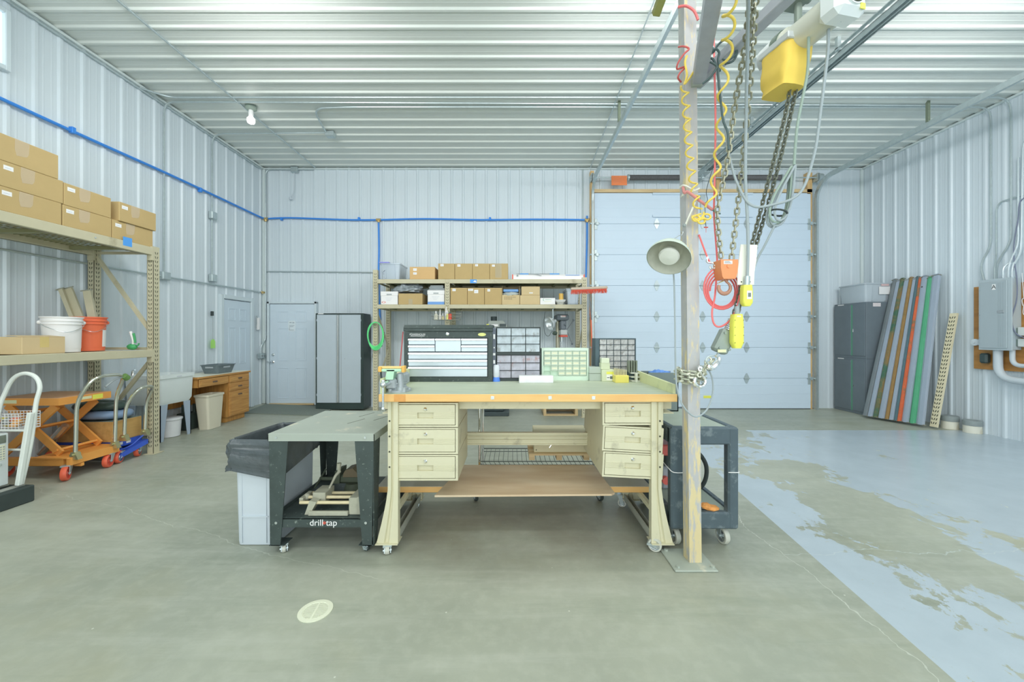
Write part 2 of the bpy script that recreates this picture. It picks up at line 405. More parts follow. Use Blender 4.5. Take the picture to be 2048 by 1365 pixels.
    chips2 = math_('MULTIPLY', math_('GREATER_THAN', nz(2.6, 12, .72, (2, 9.4, 0), (1, .55, 1)), .60), math_('LESS_THAN', edge, 1.9))
    chips = math_('MAXIMUM', chips, chips2)
    kept = math_('MULTIPLY', math_('LESS_THAN', flake, thr), math_('SUBTRACT', 1.0, chips))
    paint = math_('MULTIPLY', inside, kept)
    col = mix(paint, conc, mix(rng(nz(3, 4), .3, .7), alb((172, 188, 198)), alb((180, 196, 206))))
    col = mix(math_('MULTIPLY', crack2, 1.0), col, alb((196, 208, 206)))
    L.new(col, b.inputs['Base Color'])
    rg = mix(paint, (.42, .42, .42, 1), (.26, .26, .26, 1)); L.new(rg, b.inputs['Roughness'])
    bp = N.new('ShaderNodeBump'); bp.inputs['Strength'].default_value = .12; bp.inputs['Distance'].default_value = .01
    L.new(nz(9, 6), bp.inputs['Height']); L.new(bp.outputs[0], b.inputs['Normal'])
    b.inputs['Specular IOR Level'].default_value = .35
    return m
mb = MB(); xs = [XL-.05, -4, -3, -2, XR+.05]; ys = [YF-.05, 0, 4, YB+.05]
vs = [(x, y, fz(x)) for y in ys for x in xs]; n = len(xs)
mb.add(vs, [(j*n+i, j*n+i+1, (j+1)*n+i+1, (j+1)*n+i) for j in range(len(ys)-1) for i in range(n-1)])
mb.build('floor', floor_mat(), kind='structure')
TRIM = M('white_steel_trim', (188, 200, 200), rough=.4, var=.03)
MB().box(XL, XL+.045, YF, YB, ZC-.05, ZC-.02, .004).build('trim_1', TRIM, kind='structure')
MB().box(XR-.045, XR, YF, YB, ZC-.05, ZC-.02, .004).build('trim_2', TRIM, kind='structure')
MB().box(XL, XR, YB-.05, YB, ZC-.045, ZC-.02, .004).build('trim_3', TRIM, kind='structure')
MB().box(XL, XL+.06, YB-.06, YB, fz(XL), ZC-.05, .01).build('trim_4', TRIM, kind='structure')
MB().box(XR-.05, XR, YB-.05, YB, 0, ZC-.05, .01).build('trim_5', TRIM, kind='structure')
# ---------------------------------------------------------------- doors, window
DOORW = M('white_door_paint', (184, 200, 212), rough=.4, var=.02)
FRAMEW = M('white_frame_paint', (186, 200, 206), rough=.45, var=.03)
def six_panel(mb, u0, u1, z0, z1, fn):
    """raised mouldings of a six panel door; fn(u, depth, z) -> point"""
    W = u1-u0; H = z1-z0
    def b(ua, ub, za, zb, d):
        p = [fn(ua, 0, za), fn(ub, 0, za), fn(ub, 0, zb), fn(ua, 0, zb)]; v = fn(ua, d, za)-fn(ua, 0, za); mb.prism(p, v)
    for cu in (.30, .70):
        for f0, f1 in ((.05, .36), (.43, .76), (.82, .93)):
            a, c = u0+W*(cu-.125), u0+W*(cu+.125); d, e = z0+H*f0, z0+H*f1; t = .014
            for q in ((a, c, d, d+t), (a, c, e-t, e), (a, a+t, d+t, e-t), (c-t, c, d+t, e-t)): b(*q, .007)
            b(a+.035, c-.035, d+.035, e-.035, .004)
Yd = 7.80; zf = fz(-4.4)
mb = MB(); x0, x1 = PX(541, Yd), PX(629.5, Yd); zt = PZ(609, Yd)
mb.box(x0, x1, Yd-.02, Yd+.03, zf+.03, zt, .003)
six_panel(mb, x0, x1, zf+.03, zt, lambda u, d, z: Vector((u, Yd-.02-d, z)))
d2 = mb.build('door_2', DOORW, kind='structure')
mb = MB()
mb.box(x0-.05, x0-.008, Yd-.04, Yd+.04, zf, zt+.05, .004).box(x1+.008, x1+.05, Yd-.04, Yd+.04, zf, zt+.05, .004).box(x0-.05, x1+.05, Yd-.04, Yd+.04, zt+.01, zt+.05, .004)
mb.build('trim_6', FRAMEW, kind='structure')
MB().box(x0, x1, Yd-.05, Yd+.03, zf, zf+.028, .003).build('door_sill', PINEX, d2)
mb = MB(); mb.lathe([(.028, 0), (.028, .012), (.02, .02), (.001, .022)], (x0+.065, Yd-.02, PZ(710, Yd)), (0, -1, 0), 18); mb.build('deadbolt', CHROME, d2)
mb = MB(); hz = PZ(724, Yd); mb.lathe([(.03, 0), (.03, .012), (.014, .02), (.014, .05), (.001, .052)], (x0+.065, Yd-.02, hz), (0, -1, 0), 18)
mb.tube([(x0+.065, Yd-.065, hz), (x0+.0, Yd-.068, hz), (x0-.03, Yd-.06, hz)], .011, 8); mb.build('door_handle', CHROME, d2)
mb = MB(); sx = PX(585, Yd); sz = PZ(651, Yd)
mb.box(sx-.075, sx+.075, Yd-.0245, Yd-.02, sz-.12, sz+.09); mb.mat(1)
mb.box(sx-.045, sx-.005, Yd-.026, Yd-.024, sz+.045, sz+.06).box(sx+.01, sx+.05, Yd-.026, Yd-.024, sz+.04, sz+.058)
for k in range(2): mb.box(sx-.05, sx+.05-k*.02, Yd-.026, Yd-.024, sz-.01-.02*k, sz-.002-.02*k)
mb.box(sx-.05, sx-.042, Yd-.026, Yd-.024, sz-.1, sz-.04).box(sx-.05, sx+.04, Yd-.026, Yd-.024, sz-.1, sz-.092)
mb.build('notice_sticker', [M('sticker_pale', (196, 208, 218), var=.02), M('sticker_print', (140, 152, 162))], d2)
# door in the left wall
Xd = XL+.04; ya, yb = YX(447, Xd), YX(500, Xd); z0 = fz(XL); zt = 2.075
mb = MB(); mb.box(XL, Xd, ya, yb, z0+.01, zt, .003)
six_panel(mb, ya, yb, z0, zt, lambda u, d, z: Vector((Xd+d, u, z)))
d1 = mb.build('door_1', DOORW, kind='structure')
mb = MB()
for a, b, c, d in ((ya-.085, ya-.012, z0, zt+.085), (yb+.012, yb+.085, z0, zt+.085), (ya-.012, yb+.012, zt+.012, zt+.085)): mb.box(XL, Xd+.025, a, b, c, d, .008)
mb.build('trim_7', FRAMEW, kind='structure')
# high window, left wall, at the frame edge
Xw = XL+.05; wy = 3.85; wz0, wz1 = 4.03, 4.63
mb = MB()
for a, b, c, d in ((wy-.045, wy, wz0, wz1), (wy-1.3, wy-1.255, wz0, wz1), (wy-1.255, wy-.045, wz1-.045, wz1), (wy-1.255, wy-.045, wz0, wz0+.045)): mb.box(XL, Xw+.02, a, b, c, d, .006)
win = mb.build('window_1', FRAMEW, kind='structure')
MB().box(XL+.02, XL+.03, wy-1.255, wy-.045, wz0+.045, wz1-.045).build('window_pane', emit('daylight_glass', (.75, .88, 1, 1), 1.0), win)
# ---------------------------------------------------------------- overhead door
DOORP = M('overhead_door_skin', (182, 200, 232), rough=.45, var=.02, scale=3)
gY = 7.76; gx0, gx1 = PX(1188, gY), PX(1620, gY); gh = 4.27; sec = gh/7
mb = MB()
for k in range(7):
    mb.box(gx0, gx1, gY-.02, gY+.035, .014+k*sec if k == 0 else k*sec+.0015, (k+1)*sec-.0015, .0045)
    for q in (.22, .5, .78): mb.box(gx0+.04, gx1-.04, gY-.022, gY-.018, k*sec+sec*q-.006, k*sec+sec*q+.006, .002)
gd = mb.build('door_3', DOORP, kind='structure')
MB().box(gx0, gx1, gY-.01, gY+.03, 0, .014).build('bottom_seal', RUBBER, gd)
HX = [PX(q, gY) for q in (1312.5, 1404, 1491.5)]
for k in range(1, 7):
    for hx in HX:
        mb = MB(); z = k*sec; a = .045
        mb.prism([(hx-.012, gY-.025, z-.1), (hx+.012, gY-.025, z-.1), (hx+.045, gY-.025, z-.03), (hx+.045, gY-.025, z+.03), (hx+.012, gY-.025, z+.1), (hx-.012, gY-.025, z+.1), (hx-.045, gY-.025, z+.03), (hx-.045, gY-.025, z-.03)], (0, -.005, 0))
        mb.cyl((hx-.055, gY-.036, z), (hx+.055, gY-.036, z), .011, n=8); mb.build('hinge', GALV, gd)
    for ex, sg in ((gx0+.03, 1), (gx1-.03, -1)):
        mb = MB(); z = k*sec; mb.box(ex-.03, ex+.03, gY-.03, gY-.022, z-.12, z+.1, .003).cyl((ex-.05, gY-.045, z), (ex+.07, gY-.045, z), .011, n=8).box(ex+.0, ex+.05, gY-.06, gY-.03, z-.03, z+.03)
        mb.build('end_hinge', GALV, gd)
mb = MB(); mb.box(PX(1304, gY), PX(1503, gY), gY-.05, gY-.022, PZ(434.5, gY), PZ(431, gY)).box(PX(1304, gY)+.001, PX(1503, gY)-.001, gY-.054, gY-.0495, PZ(434.5, gY)-.015, PZ(431, gY)-.001); mb.build('strut', DOORP, gd)
mb = MB(); mb.box(PX(1304, gY), PX(1503, gY), gY-.05, gY-.022, PZ(391, gY), PZ(387.5, gY)); mb.build('strut', DOORP, gd)
mb = MB(); mb.box(PX(1399, gY), PX(1408, gY), gY-.06, gY-.022, PZ(440, gY), PZ(392, gY)); mb.build('opener_bracket', GALV, gd)
mb = MB(); mb.box(PX(1406, gY), PX(1421, gY), gY-.026, gY-.02, PZ(796.5, gY), PZ(791.5, gY)); mb.build('yellow_sticker', YPEND, gd)
# timber jambs, header, spring blocks
mb = MB(); mb.box(gx0-.075, gx0-.005, gY-.03, YB-.01, 0, PZ(343, gY)); mb.build('trim_8', PINE, kind='structure')
mb = MB(); mb.box(gx1+.004, gx1+.045, gY+.0, YB-.01, 0, PZ(388, gY)); mb.build('trim_9', PINE, kind='structure')
mb = MB(); mb.box(gx0, gx1+.03, gY-.02, YB-.01, gh+.01, gh+.075); mb.build('trim_10', PINEX, kind='structure')
mb = MB(); mb.box(PX(1432, gY), PX(1441, gY), gY-.02, YB-.01, gh+.075, PZ(341, gY)); mb.build('trim_11', PINE, kind='structure')
mb = MB(); mb.box(PX(1613, gY), PX(1623, gY), gY-.02, YB-.01, gh-.02, PZ(346, gY)); mb.build('trim_12', PINE, kind='structure')
# torsion springs
sY = 7.66; sz = PZ(355.5, sY)
t = T('torsion_spring_shaft', 'dark coiled torsion springs on a steel shaft above the overhead door', 'door spring', (PX(1404, sY), sY, sz))
MB().cyl((gx0-.1, sY, sz), (gx1+.22, sY, sz), .014, n=10).build('shaft', GALV, t)
SPR = M('oiled_spring_steel', (104, 104, 106), rough=.5, metal=.3, var=.25, scale=30)
for xa, xb in ((1258, 1366), (1447, 1560)):
    mb = MB(); a, b = PX(xa, sY), PX(xb, sY); n = int((b-a)/.0125); prof = []
    for k in range(n): 
        s_ = a+(b-a)*k/n; w_ = (b-a)/n; prof += [(.047, s_), (.053, s_+w_*.5)]
    mb.lathe([(r, q-a) for r, q in prof], (a, sY, sz), (1, 0, 0), 14, True, True); mb.build('spring', SPR, t)
    for q in (a-.03, b+.005): MB().cyl((q, sY, sz), (q+.03, sY, sz), .062, n=14).build('winding_cone', GALV, t)
mb = MB(); q = PX(1404, sY); mb.box(q-.015, q+.015, sY-.03, YB-.03, sz-.06, sz+.06, .004).cyl((q-.02, sY, sz), (q+.02, sY, sz), .045, n=14); mb.build('centre_bearing', GALV, t)
for q in (gx1+.1, gx0-.02):
    mb = MB(); mb.cyl((q-.03, sY, sz), (q+.05, sY, sz), .075, n=18).cyl((q-.04, sY, sz), (q-.028, sY, sz), .09, n=18).box(q-.06, q-.05, sY-.05, YB-.03, sz-.07, sz+.07); mb.build('cable_drum', GALV, t)
mb = MB(); a, b = PX(1222, sY), PX(1253, sY); mb.box(a, b, sY-.035, sY-.028, PZ(372, sY), PZ(353, sY), .002); mb.mat(1)
for k in range(3): mb.box(a+.03, b-.03-.04*k, sY-.0362, sY-.035, PZ(358+4*k, sY), PZ(357+4*k, sY))
mb.build('warning_tag', [M('warning_orange', (232, 112, 40), var=.1, scale=20), M('warning_print', (206, 120, 80))], t, label='orange warning tag')
# tracks
def track(mb, pts, w=.05):
    for a, b in zip(pts, pts[1:]):
        mb.bar(a, b, .006, w+.03, (1, 0, 0))
        d = (Vector(b)-Vector(a)).normalized(); n_ = Vector((1, 0, 0)).cross(d)
        for s_ in (-1, 1): mb.bar(Vector(a)+Vector((.018, 0, 0))+n_*s_*(w/2+.012), Vector(b)+Vector((.018, 0, 0))+n_*s_*(w/2+.012), .036, .006, (1, 0, 0))
def arc(x, c, r, a0, a1, n=8): return [Vector((x, c[0]+r*math.cos(a0+(a1-a0)*k/n), c[1]+r*math.sin(a0+(a1-a0)*k/n))) for k in range(n+1)]
for nm, X0, X1, zA, zB, yend, lb in (('left', gx0-.06, gx0-.122, 4.48, 4.48, 2.6, 'galvanized door track rising left of the overhead door'), ('right', gx1+.06, gx1+.06, 4.48, 4.48, 1.5, 'galvanized door track curving up right of the overhead door')):
    t = T('overhead_door_track', lb, 'door track', (X0, gY-.05, 0))
    r = .38; yv = gY-.06; cv = arc(X0, (yv-r, zA-r), r, 0, math.pi/2, 9)
    mb = MB(); track(mb, [Vector((X0, yv, 0))]+cv+[Vector((X1, yend, zB))]); mb.build('track', GALV, t)
    for k in range(1, 7): MB().box(X0-.02, X0+.02, yv, YB-.03, k*sec-.015, k*sec+.015).build('wall_bracket', GALV, t)
    hy = 5.6; mb = MB(); f_ = (yv-hy)/(yv-yend); hx = X0+(X1-X0)*f_; hz = zA+(zB-zA)*f_
    mb.box(hx-.018, hx+.018, hy-.002, hy+.002, hz+.03, ZC-.0).box(hx-.018, hx-.014, hy, hy+.03, hz+.03, ZC-.0)
    for k in range(6): mb.box(hx-.006, hx+.006, hy-.004, hy-.002, hz+.06+.045*k, hz+.075+.045*k)
    mb.build('perforated_hanger', M('dark_perforated_angle', (112, 124, 104), rough=.5, metal=.3), t)
# opener rail
rx = 3.735; t = T('door_opener_rail', 'long galvanized opener rail running back from the overhead door', 'door opener', (rx, 7.6, 4.62))
mb = MB(); mb.box(rx-.05, rx-.04, 1.2, 7.62, 4.60, 4.66).box(rx-.05, rx+.0, 1.2, 7.62, 4.655, 4.66).box(rx+.0, rx+.005, 1.2, 7.62, 4.60, 4.66).box(rx-.09, rx-.05, 1.2, 7.62, 4.68, 4.69); mb.build('rail', GALV, t)
MB().box(rx+.03, rx+.045, 1.2, 7.62, 4.60, 4.615).box(rx+.03, rx+.034, 1.2, 7.62, 4.60, 4.65).build('chain_guide', GALV, t)
MB().box(rx-.06, rx+.06, 7.5, YB-.02, 4.585, 4.70).build('wall_mount', GALV, t)
for q in (4.4, 6.0): MB().box(rx-.09, rx-.05, q, q+.04, 4.66, ZC).build('hanger', GALV, t)
mb = MB(); a = P(1412, 343, 7.3); mb.tube(smooth([(rx, 7.3, 4.6), P(1413, 380, 7.3), P(1415, 400, 7.3), P(1410, 412, 7.3), P(1412, 455, 7.3)], 5), .006, 6); mb.build('release_cord', BLACKP, t)
mb = MB(); e = P(1412, 455, 7.3); mb.cyl(e+Vector((-.035, 0, 0)), e+Vector((.035, 0, 0)), .012, n=8).cyl(e, e-Vector((0, 0, .1)), .006, .003, n=6); mb.build('release_handle', REDP, t, label='red pull handle')
# dark steel rail ending overhead
t = T('ceiling_rail_end', 'olive brown square rail end hanging high at the top edge', 'overhead rail', P(1311, 30, 2.63))
a = P(1311, 30, 2.63); mb = MB(); mb.bar(a, P(1323, -20, 2.63)+Vector((0, -.30, .0)), .05, .05, (1, 0, 0), .004); mb.build('rail', M('olive_steel', (120, 122, 54), rough=.5, var=.25), t)
# ---------------------------------------------------------------- conduits and pipes
def conduit(name, label, cat, pts, r=.012, mat=None, n=8, clips=(), group=None):
    mb = MB(); mb.tube(pts, r, n); o = mb.build(name, mat or GALV); tag(o, label, cat, group)
    return o
def bendpts(pts, r=.12, n=5):
    """polyline with its corners rounded"""
    pts = [Vector(p) for p in pts]; out = [pts[0]]
    for a, b, c in zip(pts, pts[1:], pts[2:]):
        d0 = (a-b); d1 = (c-b); q = min(r, d0.length*.45, d1.length*.45); s_ = b+d0.normalized()*q; e = b+d1.normalized()*q
        for k in range(n+1):
            t_ = k/n; out.append(s_*(1-t_)**2+b*2*t_*(1-t_)+e*t_*t_)
    out.append(pts[-1]); return out
WX = XL+.035; zc = ZC-.035
conduit('electrical_conduit', 'thin galvanized conduit along the ceiling carrying the bare lit bulb', 'conduit', [(-3.92, .5, zc), (-3.9, 7.75, zc)])
conduit('electrical_conduit', 'thin conduit running towards the back wall beside the left door track', 'conduit', [(1.30, 1, zc), (1.54, 7.75, zc)], .009)
conduit('electrical_conduit', 'long conduit crossing the whole ceiling ahead of the bulb and down the right wall', 'conduit',
        bendpts([(WX, 5.2, zc-.03), (WX+.15, 5.47, zc), (XR-.04, 5.47, zc), (XR-.04, 5.47, 2.75), (XR-.06, 5.62, 2.5), (XR-.06, 5.62, 2.2)], .22), .013)
conduit('electrical_conduit', 'conduit crossing the ceiling just behind the bulb and down to the left wall box', 'conduit',
        bendpts([(WX, 5.57, 2.36), (WX, 5.57, zc), (XR-.4, 5.67, zc)], .16), .012)
conduit('electrical_conduit', 'conduit with a hooked bend ending at the ceiling junction box', 'conduit',
        bendpts([(PX(652, 6.4), 6.38, zc), (PX(622, 5.68), 5.73, zc), (PX(700, 5.7), 5.70, zc), (XR-.04, 5.70, zc), (XR-.04, 5.70, 2.75), (XR-.06, 5.82, 2.5), (XR-.06, 5.75, 2.2)], .2), .013)
conduit('electrical_conduit', 'conduit from the ceiling junction box bending down the left wall', 'conduit',
        bendpts([(PX(650, 6.4), 6.42, zc), (WX, 6.46, zc), (WX, 6.46, 2.46)], .18), .012)
conduit('electrical_conduit', 'straight conduit tucked along the top of the left wall', 'conduit', [(WX, 1.5, ZC-.08), (WX, 7.7, ZC-.08)], .012)
conduit('electrical_conduit', 'horizontal grey conduit along the left wall behind the pallet rack', 'conduit', [(WX, 1.5, 2.285), (WX, 5.5, 2.29), (WX, 7.76, 2.31)], .012)
conduit('electrical_conduit', 'conduit in the back left corner dropping to the grey outlet', 'conduit',
        bendpts([(-3.95, YB-.04, PZ(339, 7.8)), (-4.905, YB-.05, PZ(339, 7.8)), (-4.905, YB-.05, PZ(680, 7.8)), (WX+.01, 7.70, PZ(692, 7.8)), (WX+.01, 7.70, PZ(706, 7.8))], .12), .012)
conduit('electrical_conduit', 'horizontal conduit on the back wall bending down behind the shelving', 'conduit',
        bendpts([(-4.9, YB-.035, PZ(543, 7.8)), (PX(752, 7.8), YB-.035, PZ(545, 7.8)), (PX(758, 7.8), YB-.035, 1.1)], .1), .011)
conduit('electrical_conduit', 'thin vertical conduit beside the timber door jamb', 'conduit', [(PX(1166, 7.8), YB-.03, ZC-.05), (PX(1166, 7.8), YB-.03, 1.2)], .009)
def jbox(name, label, c, s, knock=True):
    t = T(name, label, 'electrical box', c)
    mb = MB(); mb.box(c[0]-s[0]/2, c[0]+s[0]/2, c[1]-s[1]/2, c[1]+s[1]/2, c[2]-s[2]/2, c[2]+s[2]/2, .006); mb.build('body', GALV, t)
    return t
for nm, c, s, lb in (('junction_box', (XL+.05, 5.57, 2.30), (.06, .13, .11), 'grey junction box on the left wall beside the rack top'),
                 ('junction_box', (XL+.05, 6.46, 2.40), (.06, .12, .12), 'lower grey box below another on the left wall conduit'),
                 ('junction_box', (XL+.05, 6.46, 3.43), (.06, .12, .12), 'upper grey box on the left wall below the blue pipe'),
                 ('junction_box', (PX(658, 6.4), 6.45, ZC-.05), (.14, .11, .08), 'grey junction box fixed under the ceiling'),
                 ('junction_box', (PX(590, 7.8), YB-.06, PZ(340, 7.8)), (.13, .08, .11), 'grey box at the top of the back wall with a dangling cord')):
    t = jbox(nm, lb, c, s)
    mb = MB(); a = max(range(3), key=lambda k: -s[k]); 
    q = [c[0], c[1], c[2]]; q[a] += (s[a]/2+.002)*(1 if a == 0 else -1); sz_ = [s[0]*.86, s[1]*.86, s[2]*.86]; sz_[a] = .006; mb.obox(q, sz_, None, .002); mb.build('cover', GALV, t)
e = [P(588, 346, 7.76), P(588, 375, 7.76), P(586, 386, 7.76), P(582, 392, 7.76)]
mb = MB(); mb.tube(smooth(e, 4), .009, 6).tube(smooth([e[-1], P(578, 396, 7.74), P(584, 398, 7.74), P(586, 390, 7.74)], 4), .008, 6).ball(P(581, 397, 7.75), .028, n=8); mb.build('dangling_cord', GREYP, t)
t = jbox('electrical_outlet', 'grey surface outlet below the corner conduit by the white doors', (XL+.06, 7.70, PZ(712, 7.72)), (.07, .15, .10))
mb = MB()
for q in (-.035, .035): mb.cyl((XL+.09, 7.70+q, PZ(712, 7.72)), (XL+.1, 7.70+q, PZ(712, 7.72)), .022, n=12)
mb.build('socket', M('outlet_face', (120, 132, 134)), t)
t = T('power_strip', 'white switch strip on the corner wall beside the door', 'power strip', (XL+.04, 7.62, PZ(645, 7.65)))
mb = MB(); c = PZ(647, 7.65); mb.box(XL+.02, XL+.06, 7.60, 7.66, c-.13, c+.11, .006); mb.build('body', WHITEP, t)
mb = MB(); mb.tube(smooth([(XL+.045, 7.60, c+.1), (XL+.05, 7.56, c+.14), (XL+.045, 7.57, c+.0), (XL+.03, 7.58, c-.1)], 4), .004, 5); mb.build('cord', M('pale_cord', (150, 160, 162)), t)
# outlet with adapter behind the steel cabinet
t = jbox('electrical_outlet', 'wall outlet box beside the tan shelf post behind the black cabinet', (PX(751, 7.8), YB-.05, PZ(697, 7.8)), (.08, .06, .12))
MB().box(PX(751, 7.8)-.03, PX(751, 7.8)+.03, YB-.14, YB-.08, PZ(712, 7.8)-.04, PZ(712, 7.8)+.05, .008).build('power_adapter', BLACKP, t)
# blue compressed air pipe
t = T('air_pipe', 'bright blue compressed air pipe along the left and back walls', 'air pipe', (WX, 7.7, 3.75))
LWp = [(WX+.01, 1.5, 3.72), (WX+.01, 3.0, 3.735), (WX+.01, 4.4, 3.745), (WX+.01, 5.6, 3.77), (WX+.01, 6.8, 3.775), (WX+.01, 7.7, 3.775), (WX+.05, YB-.04, PZ(438, 7.8))]
MB().tube(smooth(LWp, 4), .018, 8).build('pipe', BLUEH, t)
bw = [P(530, 438, 7.8), P(575, 436, 7.8), P(640, 438, 7.8), P(700, 440, 7.8), P(757, 440, 7.8), P(850, 438, 7.8), P(960, 440, 7.8), P(1070, 439, 7.8), P(1175, 440, 7.8)]
MB().tube(smooth(bw, 4), .017, 8).build('pipe', BLUEH, t)
MB().tube(smooth([P(757, 442, 7.8), P(758, 500, 7.8), P(757, 560, 7.8), P(760, 640, 7.8)], 4), .017, 8).build('pipe', BLUEH, t)
MB().tube(smooth([P(1174, 432, 7.8), P(1174, 480, 7.8), P(1172, 560, 7.8), P(1171, 645, 7.8)], 4), .017, 8).build('pipe', BLUEH, t)
for q in (P(757, 440, 7.79), P(531, 438, 7.78), P(1174, 440, 7.79)):
    mb = MB(); mb.cyl(q-Vector((.045, 0, 0)), q+Vector((.045, 0, 0)), .026, n=10).cyl(q, q-Vector((0, 0, .05)), .026, n=10); mb.build('brass_fitting', BRASS, t)
for yy in (3.0, 4.4, 6.2): MB().box(XL+.021, WX+.035, yy-.02, yy+.02, 3.72, 3.79, .004).build('pipe_clip', BLUEH, t)
for q in (563, 718, 980): a = P(q, 438, 7.8); MB().box(a.x-.02, a.x+.02, YB-.07, YB-.021, a.z-.03, a.z+.03, .004).build('pipe_clip', BLUEH, t)
mb = MB(); q = Vector((XL+.05, 7.72, 2.31)); mb.cyl(q, q+Vector((0, .07, 0)), .02, n=8).cyl(q+Vector((0, .02, 0)), q+Vector((0, .02, -.03)), .014, n=8); tag(mb.build('brass_valve', BRASS), 'small brass valve ending the left wall conduit at the corner', 'valve')
# lit bulb
bp = P(502, 214, 5.72); t = T('light_bulb', 'lit bare bulb in a holder under the ceiling conduit', 'light bulb', (bp.x, bp.y, ZC))
mb = MB(); mb.lathe([(.075, 0), (.075, .035), (.05, .05), (.03, .055)], (bp.x, bp.y, ZC-.02), (0, 0, -1), 18, True); mb.build('holder', M('grey_porcelain', (120, 136, 126)), t)
MB().lathe([(.03, 0), (.034, .05), (.03, .10)], (bp.x, bp.y, ZC-.07), (0, 0, -1), 14, True, True).build('bulb_base', WHITEP, t)
MB().lathe([(.03, 0), (.05, .025), (.054, .055), (.045, .085), (.02, .1), (.001, .102)], (bp.x, bp.y, ZC-.17), (0, 0, -1), 16).build('bulb', emit('bulb_glow', (1, 1, .97, 1), 6), t)
# ---------------------------------------------------------------- floor fittings
t = T('floor_drain', 'round pale metal drain grate set in the concrete floor', 'floor drain', (PX(631, 2.065), 2.065, 0))
dc = Vector((PX(631, 2.065), 2.065, 0)); DR = M('drain_metal', (200, 204, 180), rough=.5, var=.08)
mb = MB(); mb.lathe([(.085, .001), (.085, .005), (.064, .006), (.06, .003)], dc, (0, 0, 1), 36); mb.cyl(dc+Vector((0, 0, .0005)), dc+Vector((0, 0, .001)), .085, n=36); mb.build('rim', DR, t)
mb = MB(); mb.cyl(dc+Vector((0, 0, .0012)), dc+Vector((0, 0, .0018)), .063, n=32); mb.build('pit', M('drain_gap', (112, 116, 108)), t)
mb = MB(); d = Vector((math.cos(.1), math.sin(.1), 0)); e = Vector((-d.y, d.x, 0))
for k in range(-7, 8):
    h = math.sqrt(max(0, .0625**2-(k*.0082)**2)); mb.bar(dc+e*k*.0082-d*h+Vector((0, 0, .003)), dc+e*k*.0082+d*h+Vector((0, 0, .003)), .0048, .004, e)
mb.bar(dc-e*.062+Vector((0, 0, .0035)), dc+e*.062+Vector((0, 0, .0035)), .009, .004, d)
mb.build('grate', DR, t)
mb = MB(); a = fz(-4.2)
mb.prism([(PX(486, 6.85), 6.85, fz(-4.7)+.001), (PX(640, 6.85), 6.85, fz(-3.36)+.001), (-3.45, 7.72, fz(-3.45)+.001), (-4.85, 7.72, fz(-4.85)+.001)], (0, 0, .012))
tag(mb.build('floor_mat', M('grey_carpet_mat', (112, 122, 114), rough=.95, var=.2, scale=60)), 'dark grey mat on the floor before the white back door', 'floor mat')
# ---------------------------------------------------------------- workbench
def caster(root, c, r, w, ang=0.0, tread=CASTG, fork=GALV, top=None, hub=STEEL):
    """swivel caster standing with its wheel on c (floor point); the fork goes up to z = top"""
    c = Vector(c); top = c.z+2*r+.03 if top is None else top
    a = Vector((math.cos(ang), math.sin(ang), 0)); h = c+Vector((0, 0, r)); fw = Vector((-a.y, a.x, 0))
    mb = MB()
    for s_ in (-1, 1):
        q = h+a*s_*(w/2+.006); e = Vector((c.x, c.y, top-.012))+a*s_*(w/2+.006)+fw*(r*.45)
        mb.prism([q-fw*.014-Vector((0, 0, .014)), q+fw*.014-Vector((0, 0, .014)), e+fw*r*.5, e-fw*r*.5], a*.004)
    mb.obox((c.x+fw.x*r*.45, c.y+fw.y*r*.45, top-.007), (w+.03, r*1.3, .012), Matrix.Rotation(ang, 3, 'Z'), .002)
    mb.cyl(h-a*(w/2+.014), h+a*(w/2+.014), .008, n=8)
    o = mb.build('caster', fork, root)
    mb = MB(); mb.lathe([(r*.72, -w/2), (r*.94, -w/2), (r, -w*.3), (r, w*.3), (r*.94, w/2), (r*.72, w/2)], h, a, 22)
    mb.mat(1).lathe([(.006, -w*.42), (r*.3, -w*.42), (r*.34, -w*.2), (r*.7, -w*.2), (r*.74, -w/2)], h, a, 18).lathe([(r*.74, w/2), (r*.7, w*.2), (r*.34, w*.2), (r*.3, w*.42), (.006, w*.42)], h, a, 18)
    mb.build('wheel', [tread, hub], o)
    return o
BTOP, BY0, BY1 = 1.063, 2.60, 3.60
BX0, BX1 = PX(757, BY0), PX(1355, BY0)
TOPM = MW('dusty_bench_top', (166, 176, 152), (148, 160, 138), 'X', 2.5, stretch=9)
EDGEM = MW('bench_edge_wood', (226, 176, 92), (214, 158, 76), 'X', 2.0, stretch=10)
bench = T('workbench', 'large cream steel workbench with wooden top and six drawers in the centre', 'workbench', ((BX0+BX1)/2, 3.0, 0))
mb = MB(); mb.mat(1).box(BX0, BX1, BY0, BY1, BTOP-.052, BTOP-.001, .003); mb.mat(0).box(BX0+.002, BX1-.002, BY0+.003, BY1-.003, BTOP-.0015, BTOP)
mb.build('worktop', [TOPM, EDGEM], bench)
for q in (985, 1100, 1187):
    c = P(q, 796, BY0); mb = MB(); mb.cyl((c.x, BY0+.001, c.z), (c.x, BY0-.004, c.z), .011, n=12).box(c.x-.011, c.x+.011, BY0-.003, BY0, c.z-.011, c.z+.011); mb.build('bolt_cap', STEEL, bench)
mb = MB(); mb.box(PX(788, BY0), PX(811, BY0), BY0-.0012, BY0, BTOP-.051, BTOP-.002); mb.build('stain', M('oil_stained_wood', (204, 140, 52), var=.2, scale=20), bench, label='darker oil-stained patch of the edge')
GPAINT = M('yellow_green_board', (194, 198, 146), rough=.5, var=.07, scale=5, grime=(170, 176, 132))
for sx, h0, h1 in ((BX0+.004, .10, .115), (BX1-.022, .062, .088)):
    mb = MB(); mb.prism([(sx, BY0+.02, BTOP), (sx, BY1-.12, BTOP), (sx, BY1-.12, BTOP+h1), (sx, BY0+.02, BTOP+h0)], (.018, 0, 0)); mb.build('side_board', GPAINT, bench)
